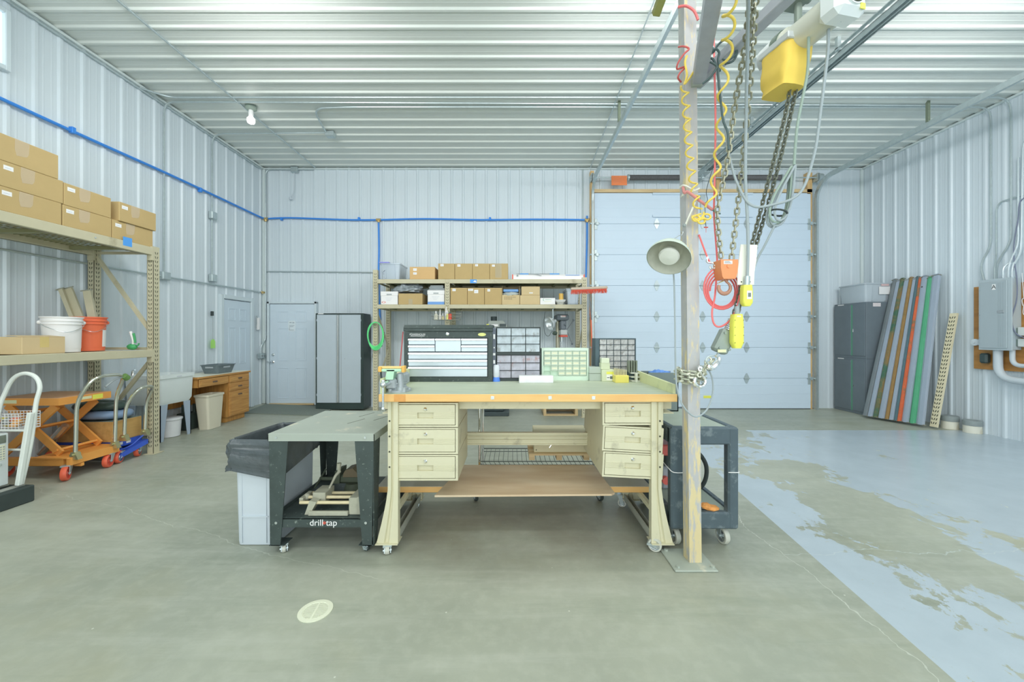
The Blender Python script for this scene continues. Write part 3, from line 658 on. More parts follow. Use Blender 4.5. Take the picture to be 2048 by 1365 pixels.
for sx, sg, yy in ((PX(796, 2.63), -1, 2.63), (PX(1303, 2.63), 1, 2.63), (PX(796, 2.63), -1, 3.33), (PX(1303, 2.63), 1, 3.33)):
    s = 2.63/785; mb = MB(); zt, zb = BTOP-.055, .055
    out = lambda z: 21*s if z > .42 else (21+23*((.42-z)/.365)**1.3)*s
    zs = [zt, .42, .34, .26, .18, .10, zb]
    # inner flat, fold and outer flange, flaring at the foot
    rings = []
    for z in zs:
        o_ = out(z); rings.append([Vector((sx, yy, z)), Vector((sx+sg*o_*.42, yy, z)), Vector((sx+sg*o_*.48, yy+.014, z)), Vector((sx+sg*o_*.60, yy+.014, z)), Vector((sx+sg*o_*.66, yy, z)), Vector((sx+sg*o_, yy+.006, z)), Vector((sx+sg*o_, yy+.05, z)), Vector((sx, yy+.05, z))])
    mb.loft(rings); mb.prism([(sx-sg*.002, yy-.02, zb), (sx+sg*out(zb), yy-.02, zb), (sx+sg*out(zb), yy+.09, zb), (sx-sg*.002, yy+.09, zb)], (0, 0, .005))
    mb.mat(1)
    if yy < 3:
        for k in range(4): z = BTOP-.185-.103*k; mb.cyl((sx+sg*17*s, yy-.0012, z), (sx+sg*17*s, yy+.01, z), .006, n=8)
    mb.build('leg', [CREAM, DARK], bench)
caster(bench, (PX(774, 2.60), 2.605, 0), .026, .028, .25, top=.056)
caster(bench, (PX(1312, 2.62), 2.64, 0), .045, .03, 1.1, top=.056)
caster(bench, (PX(832, 3.30), 3.30, 0), .03, .024, .3, top=.056+.04)
caster(bench, (PX(1245, 3.32), 3.33, 0), .036, .03, 1.2, top=.11)
for sx in (PX(787, 2.63), PX(1313, 2.63)):
    mb = MB(); mb.box(sx-.02, sx+.02, 2.66, 3.36, .055, .062).box(sx-.02, sx-.015, 2.66, 3.36, .06, .11).box(sx+.015, sx+.02, 2.66, 3.36, .06, .11); mb.build('foot_rail', M('dull_rail', (164, 168, 156), rough=.5, metal=.2, var=.2), bench)
mb = MB(); a, b = PX(763, 2.66), PX(1350, 2.66)
for yy in (2.72, 3.30): 
    mb.box(a, b, yy, yy+.10, BTOP-.060, BTOP-.054).box(a, b, yy-.0, yy+.006, BTOP-.12, BTOP-.055)
    for e in (a, b-.07): mb.box(e, e+.07, yy-.04, yy+.10, BTOP-.145, BTOP-.139).box(e, e+.07, yy+.094, yy+.10, BTOP-.145, BTOP-.055)
mb.build('under_frame', CREAM, bench)
mb = MB(); za, zb = PZ(890, 3.2), PZ(866, 3.2); hgt = zb-za
mb.box(-.85, 1.02, 3.2, 3.235, za, zb)
for k in (.0, .36, .64, .93): mb.box(-.85, 1.02, 3.188, 3.2, za+hgt*k, za+hgt*(k+.09))
mb.build('stretcher', CREAM, bench)
mb = MB(); mb.mat(0).box(PX(757, 2.98), PX(1299, 2.98), 2.95, 3.42, .314, .316).mat(1).box(PX(757, 2.98), PX(1299, 2.98), 2.95, 3.42, .27, .3145, .003); mb.build('lower_shelf', [M('dusty_grey_wood', (176, 174, 160), var=.1), EDGEM], bench)
for sx in (PX(787, 2.63), PX(1313, 2.63)): MB().box(sx-.015, sx+.015, 2.68, 3.36, .235, .27, .003).build('shelf_rail', CREAM, bench)
def drawer_unit(x0, x1, z0, z1, yf, dep, roll=0.0):
    cx, cz = (x0+x1)/2, (z0+z1)/2; W, H = x1-x0, z1-z0
    R = Matrix.Rotation(roll, 3, 'Y'); o = Vector((cx, yf, cz))
    pt = lambda u, d, v: o+R @ Vector((u, d, v))
    def bx(mb, u0, u1, d0, d1, v0, v1, b=0): mb.obox(pt((u0+u1)/2, (d0+d1)/2, (v0+v1)/2), (u1-u0, d1-d0, v1-v0), R, b)
    mb = MB(); t = .006; hw, hh = W/2, H/2
    bx(mb, -hw, -hw+t, 0, dep, -hh, hh); bx(mb, hw-t, hw, 0, dep, -hh, hh); bx(mb, -hw+t, hw-t, 0, dep, hh-t, hh); bx(mb, -hw+t, hw-t, 0, dep, -hh, -hh+t); bx(mb, -hw+t, hw-t, dep-.004, dep, -hh+t, hh-t)
    bx(mb, -hw, hw, -.002, .004, hh-.009, hh); bx(mb, -hw, hw, -.002, .004, -hh, -hh+.012); bx(mb, -hw, -hw+.012, -.002, .004, -hh+.012, hh-.009); bx(mb, hw-.016, hw, -.002, .004, -hh+.012, hh-.009)
    u = mb.build('drawer_unit', CREAM, bench)
    mb = MB(); a0, a1, v0, v1 = -hw+.0155, hw-.0195, -hh+.0155, hh-.0125; hu = (a0+a1)/2
    r0, r1 = hu-.054, hu+.054; s0, s1 = -.022, .016
    bx(mb, a0, a1, -.004, .05, s1, v1, .0015); bx(mb, a0, a1, -.004, .05, v0, s0, .0015); bx(mb, a0, r0, -.004, .05, s0, s1); bx(mb, r1, a1, -.004, .05, s0, s1)
    bx(mb, r0, r1, .016, .05, s0, s1)
    for k in range(4):
        z = s0+.003+k*.0105; bx(mb, a0+.002, r0-.004, -.0062, -.004, z, z+.0055, .001); bx(mb, r1+.004, a1-.002, -.0062, -.004, z, z+.0055, .001)
    mb.mat(1); bx(mb, -hw+.012, hw-.016, .02, .03, -hh+.012, hh-.009)
    mb.build('drawer_front', [CREAM, DARK], u)
    mb = MB(); c = pt(hu, -.004, v1-.030); mb.lathe([(.013, 0), (.013, .004), (.009, .008), (.006, .012), (.001, .012)], c, (0, -1, 0), 16); mb.build('lock', CHROME, u)
s = 2.65/785
for y0, y1 in ((806, 855), (856, 909), (910, 962)): drawer_unit(PX(787, 2.65), PX(916, 2.65), PZ(y1, 2.65)+.001, PZ(y0, 2.65)-.001, 2.65, .55)
for y0, y1, ro in ((803, 851, .0), (854, 905, -.055), (906, 957, -.052)):
    drawer_unit(PX(1205, 2.65), PX(1326, 2.65), PZ(y1, 2.65)+.001, PZ(y0, 2.65)-.001, 2.65, .66, -ro)
# board lying on the lower shelf
bd = MB(); bd.prism([(PX(870, 2.765), 2.75, .318), (PX(1224, 2.765), 2.775, .318), (PX(1232, 2.765), 2.80, .318), (.70, 3.40, .318), (-.42, 3.40, .318)], (0, 0, .013))
tag(bd.build('plywood_board', PLY), 'stained plywood board lying under the workbench on its lower shelf', 'board')
# ---------------------------------------------------------------- things on the bench
# vise
vY = 2.72; vx = lambda q: PX(q, vY); vz = lambda q: PZ(q, vY)
t = T('bench_vise', 'mint and grey bench vise on the front left corner of the workbench', 'vise', (vx(790), vY, BTOP))
mb = MB(); mb.lathe([(.085, 0), (.085, .012), (.06, .02), (.052, .05), (.06, .055), (.06, .065)], (vx(795), vY+.02, BTOP), (0, 0, 1), 24, True, True)
for a in (0, 2.1, 4.2): mb.cyl((vx(795)+.075*math.cos(a), vY+.02+.075*math.sin(a), BTOP), (vx(795)+.075*math.cos(a), vY+.02+.075*math.sin(a), BTOP+.025), .014, n=8)
mb.build('swivel_base', IRON, t)
mb = MB(); mb.box(vx(774), vx(797), vY-.05, vY+.12, vz(778), vz(756), .012).box(vx(788), vx(808), vY+.0, vY+.16, vz(772), vz(748), .012); mb.build('body', IRON, t)
mb = MB()
mb.prism([(vx(776), vY-.06, vz(758)), (vx(791), vY-.06, vz(758)), (vx(794), vY-.06, vz(739)), (vx(779), vY-.06, vz(739))], (0, .07, 0)); mb.box(vx(768), vx(808), vY-.06, vY+.0, vz(742.5), vz(737), .004); mb.build('jaw', MINTG, t)
mb = MB(); mb.cyl((vx(804), vY-.03, vz(774)), (vx(803), vY-.03, vz(747)), .021, n=14).cyl((vx(804), vY-.03, vz(780)), (vx(804), vY-.03, vz(773)), .03, n=14).box(vx(798), vx(815), vY-.05, vY+.03, vz(785), vz(774), .005); mb.build('clamp_post', IRON, t)
mb = MB(); c = Vector((vx(782), BY0-.045, vz(764))); mb.cyl(c, (c.x, vY, c.z), .016, n=12).ball(c, .021).cyl(c, c-Vector((0, 0, .155)), .0075, n=10).ball(c-Vector((0, 0, .158)), .014).ball(c+Vector((0, 0, .022)), .012); mb.build('screw_handle', STEEL, t)
t = T('bar_clamp', 'orange bar clamp with black handle lying across the vise jaws', 'clamp', (vx(785), vY, vz(736)))
mb = MB(); mb.box(vx(762), vx(813), vY-.05, vY-.025, vz(736.5), vz(732), .002); mb.build('bar', M('clamp_bar', (222, 182, 104), var=.1), t)
mb = MB(); mb.box(vx(762), vx(768.5), vY-.066, vY-.015, vz(743), vz(732.5), .004).box(vx(808), vx(814), vY-.066, vY-.015, vz(744), vz(731), .004); mb.build('jaw', M('clamp_orange', (240, 160, 40), var=.1), t)
mb = MB(); mb.cyl((vx(765.5), vY-.04, vz(743)), (vx(767), vY-.04, vz(759)), .007, n=8); mb.build('handle', BLACKP, t)
# tool chest
cY = 3.30; cx = lambda q: PX(q, cY); cz = lambda q: PZ(q, cY)
t = T('tool_chest', 'black tool chest with silver drawers standing on the workbench', 'tool chest', (cx(896), cY, BTOP))
mb = MB(); mb.box(cx(808), cx(816), cY, cY+.3, BTOP, cz(664)).box(cx(976), cx(985), cY, cY+.3, BTOP, cz(664)).box(cx(816), cx(976), cY, cY+.3, BTOP, cz(755)).box(cx(816), cx(976), cY, cY+.3, cz(676), cz(664)).box(cx(816), cx(976), cY+.03, cY+.3, cz(755), cz(676)); mb.build('body', BLACK, t)
mb = MB(); mb.box(cx(807), cx(985.5), cY-.006, cY+.3, cz(663.5), cz(657), .004).prism([(cx(807), cY-.006, cz(657)), (cx(807), cY+.3, cz(657)), (cx(807), cY+.3, cz(650)), (cx(807), cY+.03, cz(650))], (cx(985.5)-cx(807), 0, 0)); mb.build('lid', BLACK, t)
SIL = M('silver_drawer_front', (170, 182, 190), rough=.32, metal=.35, var=.05); LIP = M('polished_pull', (226, 230, 226), rough=.2, metal=.6, var=.04)
def chest_drawer(xa, xb, ya, yb):
    d = MB().box(cx(xa)+.002, cx(xb)-.002, cY+.002, cY+.03, cz(yb)+.002, cz(ya)-.002, .002).build('drawer', SIL, t)
    z = cz(ya)-.003; mb = MB(); mb.prism([(cx(xa)+.003, cY-.012, z-.004), (cx(xa)+.003, cY-.014, z-.016), (cx(xa)+.003, cY-.006, z-.022), (cx(xa)+.003, cY+.002, z-.022), (cx(xa)+.003, cY+.002, z)], (cx(xb)-cx(xa)-.006, 0, 0)); mb.build('drawer_pull', LIP, d)
for r in ((816, 870, 676.5, 690), (816, 870, 690, 704), (870, 922, 676.5, 704), (922, 975, 676.5, 690), (922, 975, 690, 704), (816, 975, 704.5, 719), (816, 975, 719, 733), (816, 975, 733, 754.5)): chest_drawer(*r)
mb = MB(); mb.text('POWERHOUSE', .020, (cx(835), cY-.0012, cz(669.5)), depth=.0006).box(cx(821), cx(849), cY-.001, cY, cz(673), cz(672.2)); mb.build('nameplate', LABEL, t, label='pale raised lettering')
mb = MB(); c = Vector((cx(964), cY, cz(669.5))); mb.lathe([(.034, -.001), (.034, .002), (.001, .0025)], c, (0, -1, 0), 20); mb.v = [Vector((c.x+(v.x-c.x), v.y, c.z+(v.z-c.z)*.42)) for v in mb.v]; mb.build('badge', M('yellow_badge', (206, 206, 108), var=.2, scale=40), t, label='yellow oval badge')
mb = MB(); c = Vector((cx(895), cY, cz(668.5))); mb.lathe([(.014, 0), (.014, .004), (.006, .008), (.001, .008)], c, (0, -1, 0), 14); mb.build('lock', CHROME, t)
# small-parts drawer cabinets
def organizer(name, label, x0, x1, y0, y1, Y, dep, cols, rows, grid, case, drawer, group=None, lab=None, skip=(), extra=None, base=None):
    a, b, zt = PX(x0, Y), PX(x1, Y), PZ(y0, Y); zb = BTOP if base is None else base
    t = T(name, label, 'parts drawers', ((a+b)/2, Y, zb), 0, group)
    gx0, gx1, gy0, gy1 = PX(grid[0], Y), PX(grid[1], Y), PZ(grid[3], Y), PZ(grid[2], Y)
    mb = MB(); mb.box(a, gx0-.001, Y, Y+dep, zb, zt, .002).box(gx1+.001, b, Y, Y+dep, zb, zt, .002).box(gx0-.001, gx1+.001, Y, Y+dep, zb, gy0).box(gx0-.001, gx1+.001, Y, Y+dep, gy1, zt).box(gx0, gx1, Y+.03, Y+dep, gy0, gy1)
    dw, dh = (gx1-gx0)/cols, (gy1-gy0)/rows
    for i in range(1, cols): mb.box(gx0+i*dw-.0015, gx0+i*dw+.0015, Y+.004, Y+.03, gy0, gy1)
    for j in range(1, rows): mb.box(gx0, gx1, Y+.004, Y+.03, gy0+j*dh-.0015, gy0+j*dh+.0015)
    if extra: extra(mb, a, b, zb, zt, Y)
    mb.build('case', case, t)
    for j in range(rows):
        for i in range(cols):
            if (i, j) in skip: continue
            xa, xb = gx0+i*dw+.003, gx0+(i+1)*dw-.003; zc_, zd = gy1-(j+1)*dh+.003, gy1-j*dh-.003
            d = MB().box(xa, xb, Y, Y+.025, zc_, zd, .002).box(xa, xb, Y-.006, Y, zd-.004, zd, .001).build('drawer', drawer, t)
            if lab: MB().box(xa+.006, xb-.006, Y-.002, Y, zc_+dh*.30, zc_+dh*.62).build('drawer_label', lab, d)
    return t
organizer('parts_organizer', 'upper black cabinet of nine smoky drawers stacked beside the tool chest', 992, 1081, 654.5, 709, 3.35, .16, 3, 3, (993.5, 1080, 656.5, 705), BLACKP, DRAWER, 'smoky drawer cabinets', base=PZ(709, 3.35))
organizer('parts_organizer', 'lower black cabinet of nine smoky drawers standing behind the metal bar', 992, 1081, 709.3, 762, 3.35, .16, 3, 3, (993.5, 1080, 711, 757), BLACKP, M('tinted_drawer', (158, 158, 170), rough=.25, var=.45, scale=20, grime=(150, 112, 112), gscale=14, gthr=.6), 'smoky drawer cabinets')
organizer('parts_organizer', 'mint green cabinet of thirty small labelled drawers on the workbench', 1083, 1177, 697, 759, 3.40, .15, 6, 5, (1087.5, 1173.5, 702, 752.5), MINT, M('mint_clear_drawer', (182, 196, 176), rough=.3, var=.12, scale=30), None, M('cream_label', (228, 226, 178), var=.05), {(0, 3), (0, 4), (1, 4)})
organizer('parts_organizer', 'black cabinet with six rows of clear drawers behind the drill boxes', 1191, 1272, 677, 750, 3.45, .16, 5, 6, (1199, 1270, 679, 745), M('blue_black_plastic', (72, 92, 100), rough=.5), M('clear_drawer_mixed', (172, 172, 172), rough=.25, var=.5, scale=30, grime=(120, 112, 104), gscale=24, gthr=.6), None)
# bits and pieces
def thing1(name, label, cat, parts, loc, group=None):
    t = T(name, label, cat, loc, 0, group)
    for nm, mb, m in parts: mb.build(nm, m, t)
    return t
Y = 3.20; mb = MB(); mb.box(PX(1038, Y), PX(1107, Y), Y, Y+.10, BTOP, PZ(752.5, Y), .003)
tag(mb.build('aluminium_block', M('mill_aluminium', (206, 214, 216), rough=.3, metal=.35, var=.12, scale=16)), 'long bright aluminium block lying in front of the parts cabinets', 'metal block')
Y = 3.33; x = PX(992.5, Y); c = Vector((x, Y, BTOP))
thing1('spray_bottle', 'clear glue bottle with a blue cap standing upside down beside the tool chest', 'bottle', [
    ('body', MB().lathe([(.024, .035), (.028, .05), (.028, .125), (.022, .14), (.001, .142)], c, (0, 0, 1), 18, True), M('milky_plastic', (190, 196, 204), rough=.3, var=.15, scale=20)),
    ('cap', MB().lathe([(.001, 0), (.032, 0), (.032, .012), (.026, .036), (.001, .036)], c, (0, 0, 1), 18), M('blue_cap', (64, 124, 226), rough=.4))], c)
Y = 3.30; mb = MB(); x = PX(988, Y); mb.box(x-.014, x+.012, Y+.03, Y+.05, BTOP, PZ(656, Y), .002); mb.mat(1)
for k, (z, h, w_) in enumerate(((.36, .04, .008), (.28, .012, .006), (.22, .02, .01), (.15, .03, .008))): mb.box(x-w_, x+w_, Y+.029, Y+.03, BTOP+z, BTOP+z+h)
tag(mb.build('marked_ruler', [M('slate_ruler', (96, 104, 118), var=.4, scale=40), LABEL]), 'narrow dark marked bar standing between the tool chest and parts cabinets', 'ruler')
Y = 3.36; c = Vector((PX(1191, Y), Y, BTOP)); G1 = M('grey_green_tin', (160, 172, 160), rough=.45)
thing1('file_tin', 'grey green lidded card tin right of the mint drawer cabinet', 'tin', [
    ('box', MB().box(PX(1179, Y), PX(1202, Y), Y, Y+.14, BTOP, PZ(748, Y), .002), G1),
    ('lid', MB().box(PX(1178.5, Y), PX(1202.5, Y), Y-.002, Y+.142, PZ(747.6, Y), PZ(735, Y), .004).box(PX(1181, Y), PX(1183, Y), Y-.004, Y, PZ(743, Y), PZ(741, Y)), G1)], c)
Y = 3.32; c = Vector((PX(1216, Y), Y, BTOP)); G2 = M('sage_drill_box', (190, 198, 164), rough=.5)
thing1('drill_index_box', 'sage drill bit box with yellow sticker beside the grey tin', 'drill box', [
    ('box', MB().box(PX(1204, Y), PX(1230, Y), Y, Y+.09, BTOP, PZ(740, Y), .003), G2),
    ('yellow_sticker', MB().box(PX(1213, Y), PX(1227, Y), Y-.001, Y, PZ(749, Y), PZ(744, Y)), YPEND),
    ('printed_sticker', (lambda m: (m.box(PX(1213, Y), PX(1227, Y), Y-.001, Y, PZ(761, Y), PZ(749.5, Y)), m.mat(1), m.box(PX(1214, Y), PX(1219, Y), Y-.0016, Y, PZ(756.5, Y), PZ(755, Y)), m.box(PX(1220, Y), PX(1225.5, Y), Y-.0016, Y, PZ(758.5, Y), PZ(753, Y)))[0])(MB()), [LABEL, INK])], c)
c = Vector((PX(1211, 3.34), 3.34, PZ(739.5, Y)))
Y2 = 3.34; thing1('drill_index_box', 'smaller sage drill box stacked on the stickered one', 'drill box', [
    ('box', MB().box(PX(1202, Y2), PX(1220, Y2), Y2, Y2+.07, PZ(739.6, Y), PZ(727, Y2), .002), G2),
    ('window', MB().box(PX(1207, Y2), PX(1217, Y2), Y2-.001, Y2, PZ(727, Y2), PZ(720, Y2)).box(PX(1203, Y2), PX(1219, Y2), Y2, Y2+.07, PZ(727, Y2), PZ(717, Y2), .003), M('sage_clear', (196, 206, 176), rough=.3, var=.15, scale=30))], c)
Y = 3.22; c = Vector((PX(1245, Y), Y, BTOP)); mb = MB()
for i in range(8):
    for j in range(2): q = Vector((PX(1233, Y)+i*.0128, Y+.03+j*.04, PZ(752, Y))); mb.cyl(q, q+Vector((0, 0, .058-.002*i)), .0045, n=8)
thing1('drill_bit_stand', 'yellow stand holding rows of upright drill bits', 'drill stand', [
    ('stand', MB().box(PX(1231, Y), PX(1258, Y), Y, Y+.10, BTOP, PZ(751.5, Y), .003), M('amber_plastic', (238, 198, 64), rough=.35)), ('drill_bits', mb, M('drill_steel', (186, 178, 140), rough=.35, metal=.5, var=.2, scale=60))], c)
Y = 3.34; c = Vector((PX(1268, Y), Y, BTOP)); mb = MB(); mb2 = MB()
for k in range(3): mb.box(PX(1260, Y)+.0, PX(1277.5, Y), Y-.05+.01*k, Y+.04, BTOP+.002+.032*k, BTOP+.010+.032*k, .002)
mb.box(PX(1267.5, Y), PX(1271.5, Y), Y-.052, Y-.02, BTOP, BTOP+.075)
for k in range(4): mb2.box(PX(1257+5*k, Y), PX(1260+5*k, Y), Y+.0, Y+.05, BTOP+.075, BTOP+.175, .002)
thing1('bit_rack', 'pale tiered rack with dark upright bars by the bench side board', 'tool rack', [('tiers', mb, M('pale_rack', (196, 200, 188), rough=.4)), ('bars', mb2, M('dark_green_bar', (112, 122, 106), rough=.5, var=.2))], c)
# ---------------------------------------------------------------- drill table left of the bench
tY0, tY1 = 2.60, 3.40; tz = PZ(868, tY0); tx0, tx1 = PX(535.5, tY0), PX(757, tY0)-.028
tb = T('steel_table', 'dusty steel table on black angled legs left of the workbench', 'table', ((tx0+tx1)/2, 3.0, 0))
DUST = M('dusty_steel_plate', (148, 157, 146), rough=.55, var=.10, scale=5, grime=(196, 188, 164), gscale=4, gthr=.66)
mb = MB(); mb.box(tx0, tx1, tY0, tY1, tz-.006, tz, .002).box(tx0, tx1, tY0, tY0+.004, tz-.05, tz-.004).box(tx0, tx0+.004, tY0, tY1, tz-.05, tz-.004).box(tx1-.004, tx1, tY0, tY1, tz-.05, tz-.004).box(tx0, tx1, tY1-.004, tY1, tz-.05, tz-.004)
mb.mat(1)
for q in ((736, 829), (765, 836), (715, 842)):
    yy = F*(EYE-tz)/(q[1]-VY); xx = min(PX(q[0], yy), tx1-.05); mb.bar((xx-.035, yy-.10, tz+.0003), (xx+.03, yy+.07, tz+.0003), .006, .0006, (1, 0, 0))
mb.build('table_top', [DUST, DARK], tb)
for bx in (tx0+.057, tx1-.06):
    mb = MB(); mb.cyl((bx, tY0, tz-.026), (bx, tY0-.006, tz-.026), .008, n=10); mb.build('bolt', STEEL, tb)
for sx, sg in ((tx0+.006, 1), (tx1-.006, -1)):
    for yy, sy in ((tY0+.004, 1), (tY1-.004, -1)):
        mb = MB(); wt, wb = .127, .075; zb = .055
        mb.prism([(sx, yy, tz-.03), (sx+sg*wt, yy, tz-.03), (sx+sg*wb, yy, zb), (sx+sg*.012, yy, zb)], (0, sy*.006, 0))
        mb.prism([(sx, yy, tz-.03), (sx, yy+sy*wt, tz-.03), (sx, yy+sy*wb, zb), (sx, yy+sy*.01, zb)], (sg*.006, 0, 0))
        mb.prism([(sx, yy, zb), (sx+sg*.10, yy, zb), (sx+sg*.10, yy+sy*.1, zb), (sx, yy+sy*.1, zb)], (0, 0, .005))
        lg = mb.build('leg', BLACK, tb)
        if sy > 0: mb = MB(); mb.cyl((sx+sg*.05, yy, .21), (sx+sg*.05, yy-.008, .21), .009, n=10); mb.build('bolt', STEEL, lg)
caster(tb, (tx0+.09, tY0+.03, 0), .025, .022, .5, top=.056); caster(tb, (tx1-.07, tY0+.05, 0), .025, .022, 1.3, tread=RUBBER, top=.056)
caster(tb, (tx0+.09, tY1-.06, 0), .025, .022, .2, top=.056); caster(tb, (tx1-.07, tY1-.06, 0), .025, .022, .2, top=.056)
sz0 = PZ(1037, 2.615)
mb = MB(); mb.box(tx0+.02, tx1-.02, 2.612, 3.39, sz0-.006, sz0).box(tx0+.02, tx1-.02, 2.612, 2.618, sz0-.06, sz0+.002).box(tx0+.02, tx0+.026, 2.612, 3.39, sz0-.06, sz0+.02).box(tx1-.026, tx1-.02, 2.612, 3.39, sz0-.06, sz0+.02)
sh = mb.build('shelf', BLACK, tb)
mb = MB(); xc = PX(648, 2.61); zt = sz0-.030; mb.text('drill', .060, (PX(633, 2.61), 2.6105, zt)).text('tap', .060, (PX(663, 2.61), 2.6105, zt)); c = Vector((PX(648.8, 2.61), 2.611, zt)); mb.mat(1).lathe([(.0095, 0), (.0095, .0012), (.004, .0012), (.004, 0)], c, (0, -1, 0), 16); mb.build('lettering', [LABEL, REDP], sh, label='white drill tap lettering with a red dot')
# machine vise on its shelf
mv = T('machine_vise', 'dusty three-rod machine vise on the shelf of the steel table', 'vise', (PX(665, 2.68), 2.7, sz0)); sz0 += .002
VS = M('dusty_vise_iron', (158, 158, 138), rough=.6, var=.25, scale=20); RODM = M('tan_rod', (196, 182, 140), rough=.45, var=.12, scale=20)
vs = 2.68/785; vx = lambda q: PX(q, 2.68)
mb = MB(); mb.box(vx(700), vx(718), 2.66, 2.88, sz0, sz0+.115, .003).box(vx(716), vx(728), 2.66, 2.88, sz0+.0, sz0+.12, .003); mb.build('fixed_jaw', VS, mv)
mb = MB()
for yy, z in ((2.68, .075), (2.745, .085), (2.83, .08)): mb.cyl((vx(600), yy, sz0+z), (vx(706), yy, sz0+z), .0115, n=12)
mb.build('guide_rods', RODM, mv)
mb = MB(); mb.box(vx(622), vx(700), 2.64, 2.66, sz0, sz0+.03, .003); mb.build('base_rail', VS, mv)
mb = MB(); mb.box(vx(619), vx(645), 2.72, 2.86, sz0+.05, sz0+.125, .003).prism([(vx(612), 2.66, sz0), (vx(622), 2.66, sz0), (vx(636), 2.66, sz0+.085), (vx(622), 2.66, sz0+.095)], (0, .06, 0)); mb.build('moving_jaw', VS, mv)
mb = MB(); mb.ball((vx(603), 2.75, sz0+.085), .025).box(vx(596), vx(604), 2.69, 2.82, sz0+.07, sz0+.1, .004); mb.build('screw_end', VS, mv)
mb = MB(); mb.tube([(vx(640), 2.80, sz0+.11), (vx(650), 2.84, sz0+.20), (vx(657), 2.86, sz0+.23)], [.006, .01, .012], 8).cyl((vx(655), 2.86, sz0+.225), (vx(655), 2.86, sz0+.285), .011, .016, 10); mb.build('crank_handle', VS, mv)
ov = T('bench_vise', 'dark worn vise at the back of the steel table shelf', 'vise', (PX(690, 3.1), 3.1, sz0)); q = lambda a: PX(a, 3.1); OV = M('dark_green_iron', (84, 94, 76), rough=.6, var=.2)
mb = MB(); z = sz0; mb.cyl((q(706), 3.12, z), (q(706), 3.12, z+.05), .075, .06, 18).box(q(672), q(735), 3.08, 3.17, z+.05, z+.115, .015); mb.build('body', OV, ov)
mb = MB(); mb.prism([(q(667), 3.06, z+.06), (q(683), 3.06, z+.06), (q(685), 3.06, z+.17), (q(676), 3.06, z+.16)], (0, .12, 0)); mb.build('jaw', OV, ov)
mb = MB(); mb.prism([(q(690), 3.06, z+.11), (q(724), 3.06, z+.11), (q(716), 3.06, z+.15), (q(709), 3.06, z+.18), (q(695), 3.06, z+.165), (q(691), 3.06, z+.14)], (0, .12, 0)); mb.build('jaw', M('rusty_vise_iron', (112, 100, 74), rough=.6, var=.2), ov)
mb = MB(); mb.cyl((q(668), 3.1, z+.085), (q(640), 3.1, z+.085), .014).cyl((q(642), 3.0, z+.05), (q(642), 3.18, z+.13), .007, n=8); mb.build('screw_handle', OV, ov)
# ---------------------------------------------------------------- slim waste bin with black liner
bx0, bx1, by0, by1 = PX(472, 2.72), tx0-.012, 2.70, 3.24
tb = T('waste_bin', 'slim grey waste bin with black liner beside the steel table', 'bin', ((bx0+bx1)/2, 2.97, 0))
def rrect(x0, x1, y0, y1, r, z, n=6):
    out = []
    for cx_, cy_, a in ((x1-r, y1-r, 0), (x0+r, y1-r, 90), (x0+r, y0+r, 180), (x1-r, y0+r, 270)):
        for k in range(n+1): g = math.radians(a+90*k/n); out.append(Vector((cx_+r*math.cos(g), cy_+r*math.sin(g), z)))
    return out
mb = MB(); tp = .012
mb.loft([rrect(bx0+tp*k, bx1-tp*k*.3, by0+tp*k, by1-tp*k, .03, z) for k, z in ((1.2, .004), (1, .03), (.6, .3), (0, .70))], True, False)
mb.prism([(bx0+.05, by0-.001, .2), (bx1-.05, by0-.001, .2), (bx1-.05, by0-.001, .207), (bx0+.05, by0-.001, .207)], (0, .02, 0))
for xx in (bx0+.05, bx1-.065): mb.box(xx, xx+.004, by0+.002, by0+.02, .02, .62)
mb.build('bin', GREYP, tb)
random.seed(4); rings = []; n = 168
prof = [(.03, -.42), (.02, -.25), (.012, -.10), (.004, .0), (-.004, .022), (-.016, .016), (-.026, -.02), (-.030, -.06), (-.028, -.11), (-.034, -.16), (-.036, -.2)]
lv = []
for p, q in zip(prof, prof[1:]):
    m_ = 2 if len(lv) < 6 else 4
    for k in range(m_): f = k/m_; lv.append((p[0]+(q[0]-p[0])*f, p[1]+(q[1]-p[1])*f))
lv.append(prof[-1]); c = Vector(((bx0+bx1)/2, (by0+by1)/2, 0))
for k, (ins, dz) in enumerate(lv):
    base = rrect(bx0+ins, bx1-min(ins, ins*.35), by0+ins, by1-ins, .04, .715+dz, n//4-1); ring = []
    out = k > 8; g = max(0.0, (k-9)/(len(lv)-10))
    for i, p in enumerate(base):
        d = p-c; d.z = 0; d.normalize(); w_ = Vector((p.x*1.0, p.y*1.0, (.715+dz)*1.0))
        f = .016*noise.noise(w_*7)+.013*noise.noise(w_*19+Vector((3, 1, 7)))+.0075*(1-2*abs(noise.noise(w_*38)))
        f *= (.7 if not out else 1.0+.5*g); e = d*f
        if p.x > bx1-.05: e.x = min(e.x, 0)*.4
        hem = (noise.noise(Vector((p.x*6+3, p.y*6, 2)))*.10+noise.noise(Vector((p.x*17, p.y*17, 5)))*.05)*g**2 if out else 0
        if d.x < -.4 and out: hem -= .03*g; e.x -= .02*g*abs(noise.noise(Vector((p.y*9, 1, 2))))*2
        if d.x > .6: hem = abs(hem)*.3
        ring.append(p+e+Vector((0, 0, hem+.5*f)))
    rings.append(ring)
mb = MB(); mb.loft(rings, True, False); mb.build('liner', BAG, tb, ang=55)
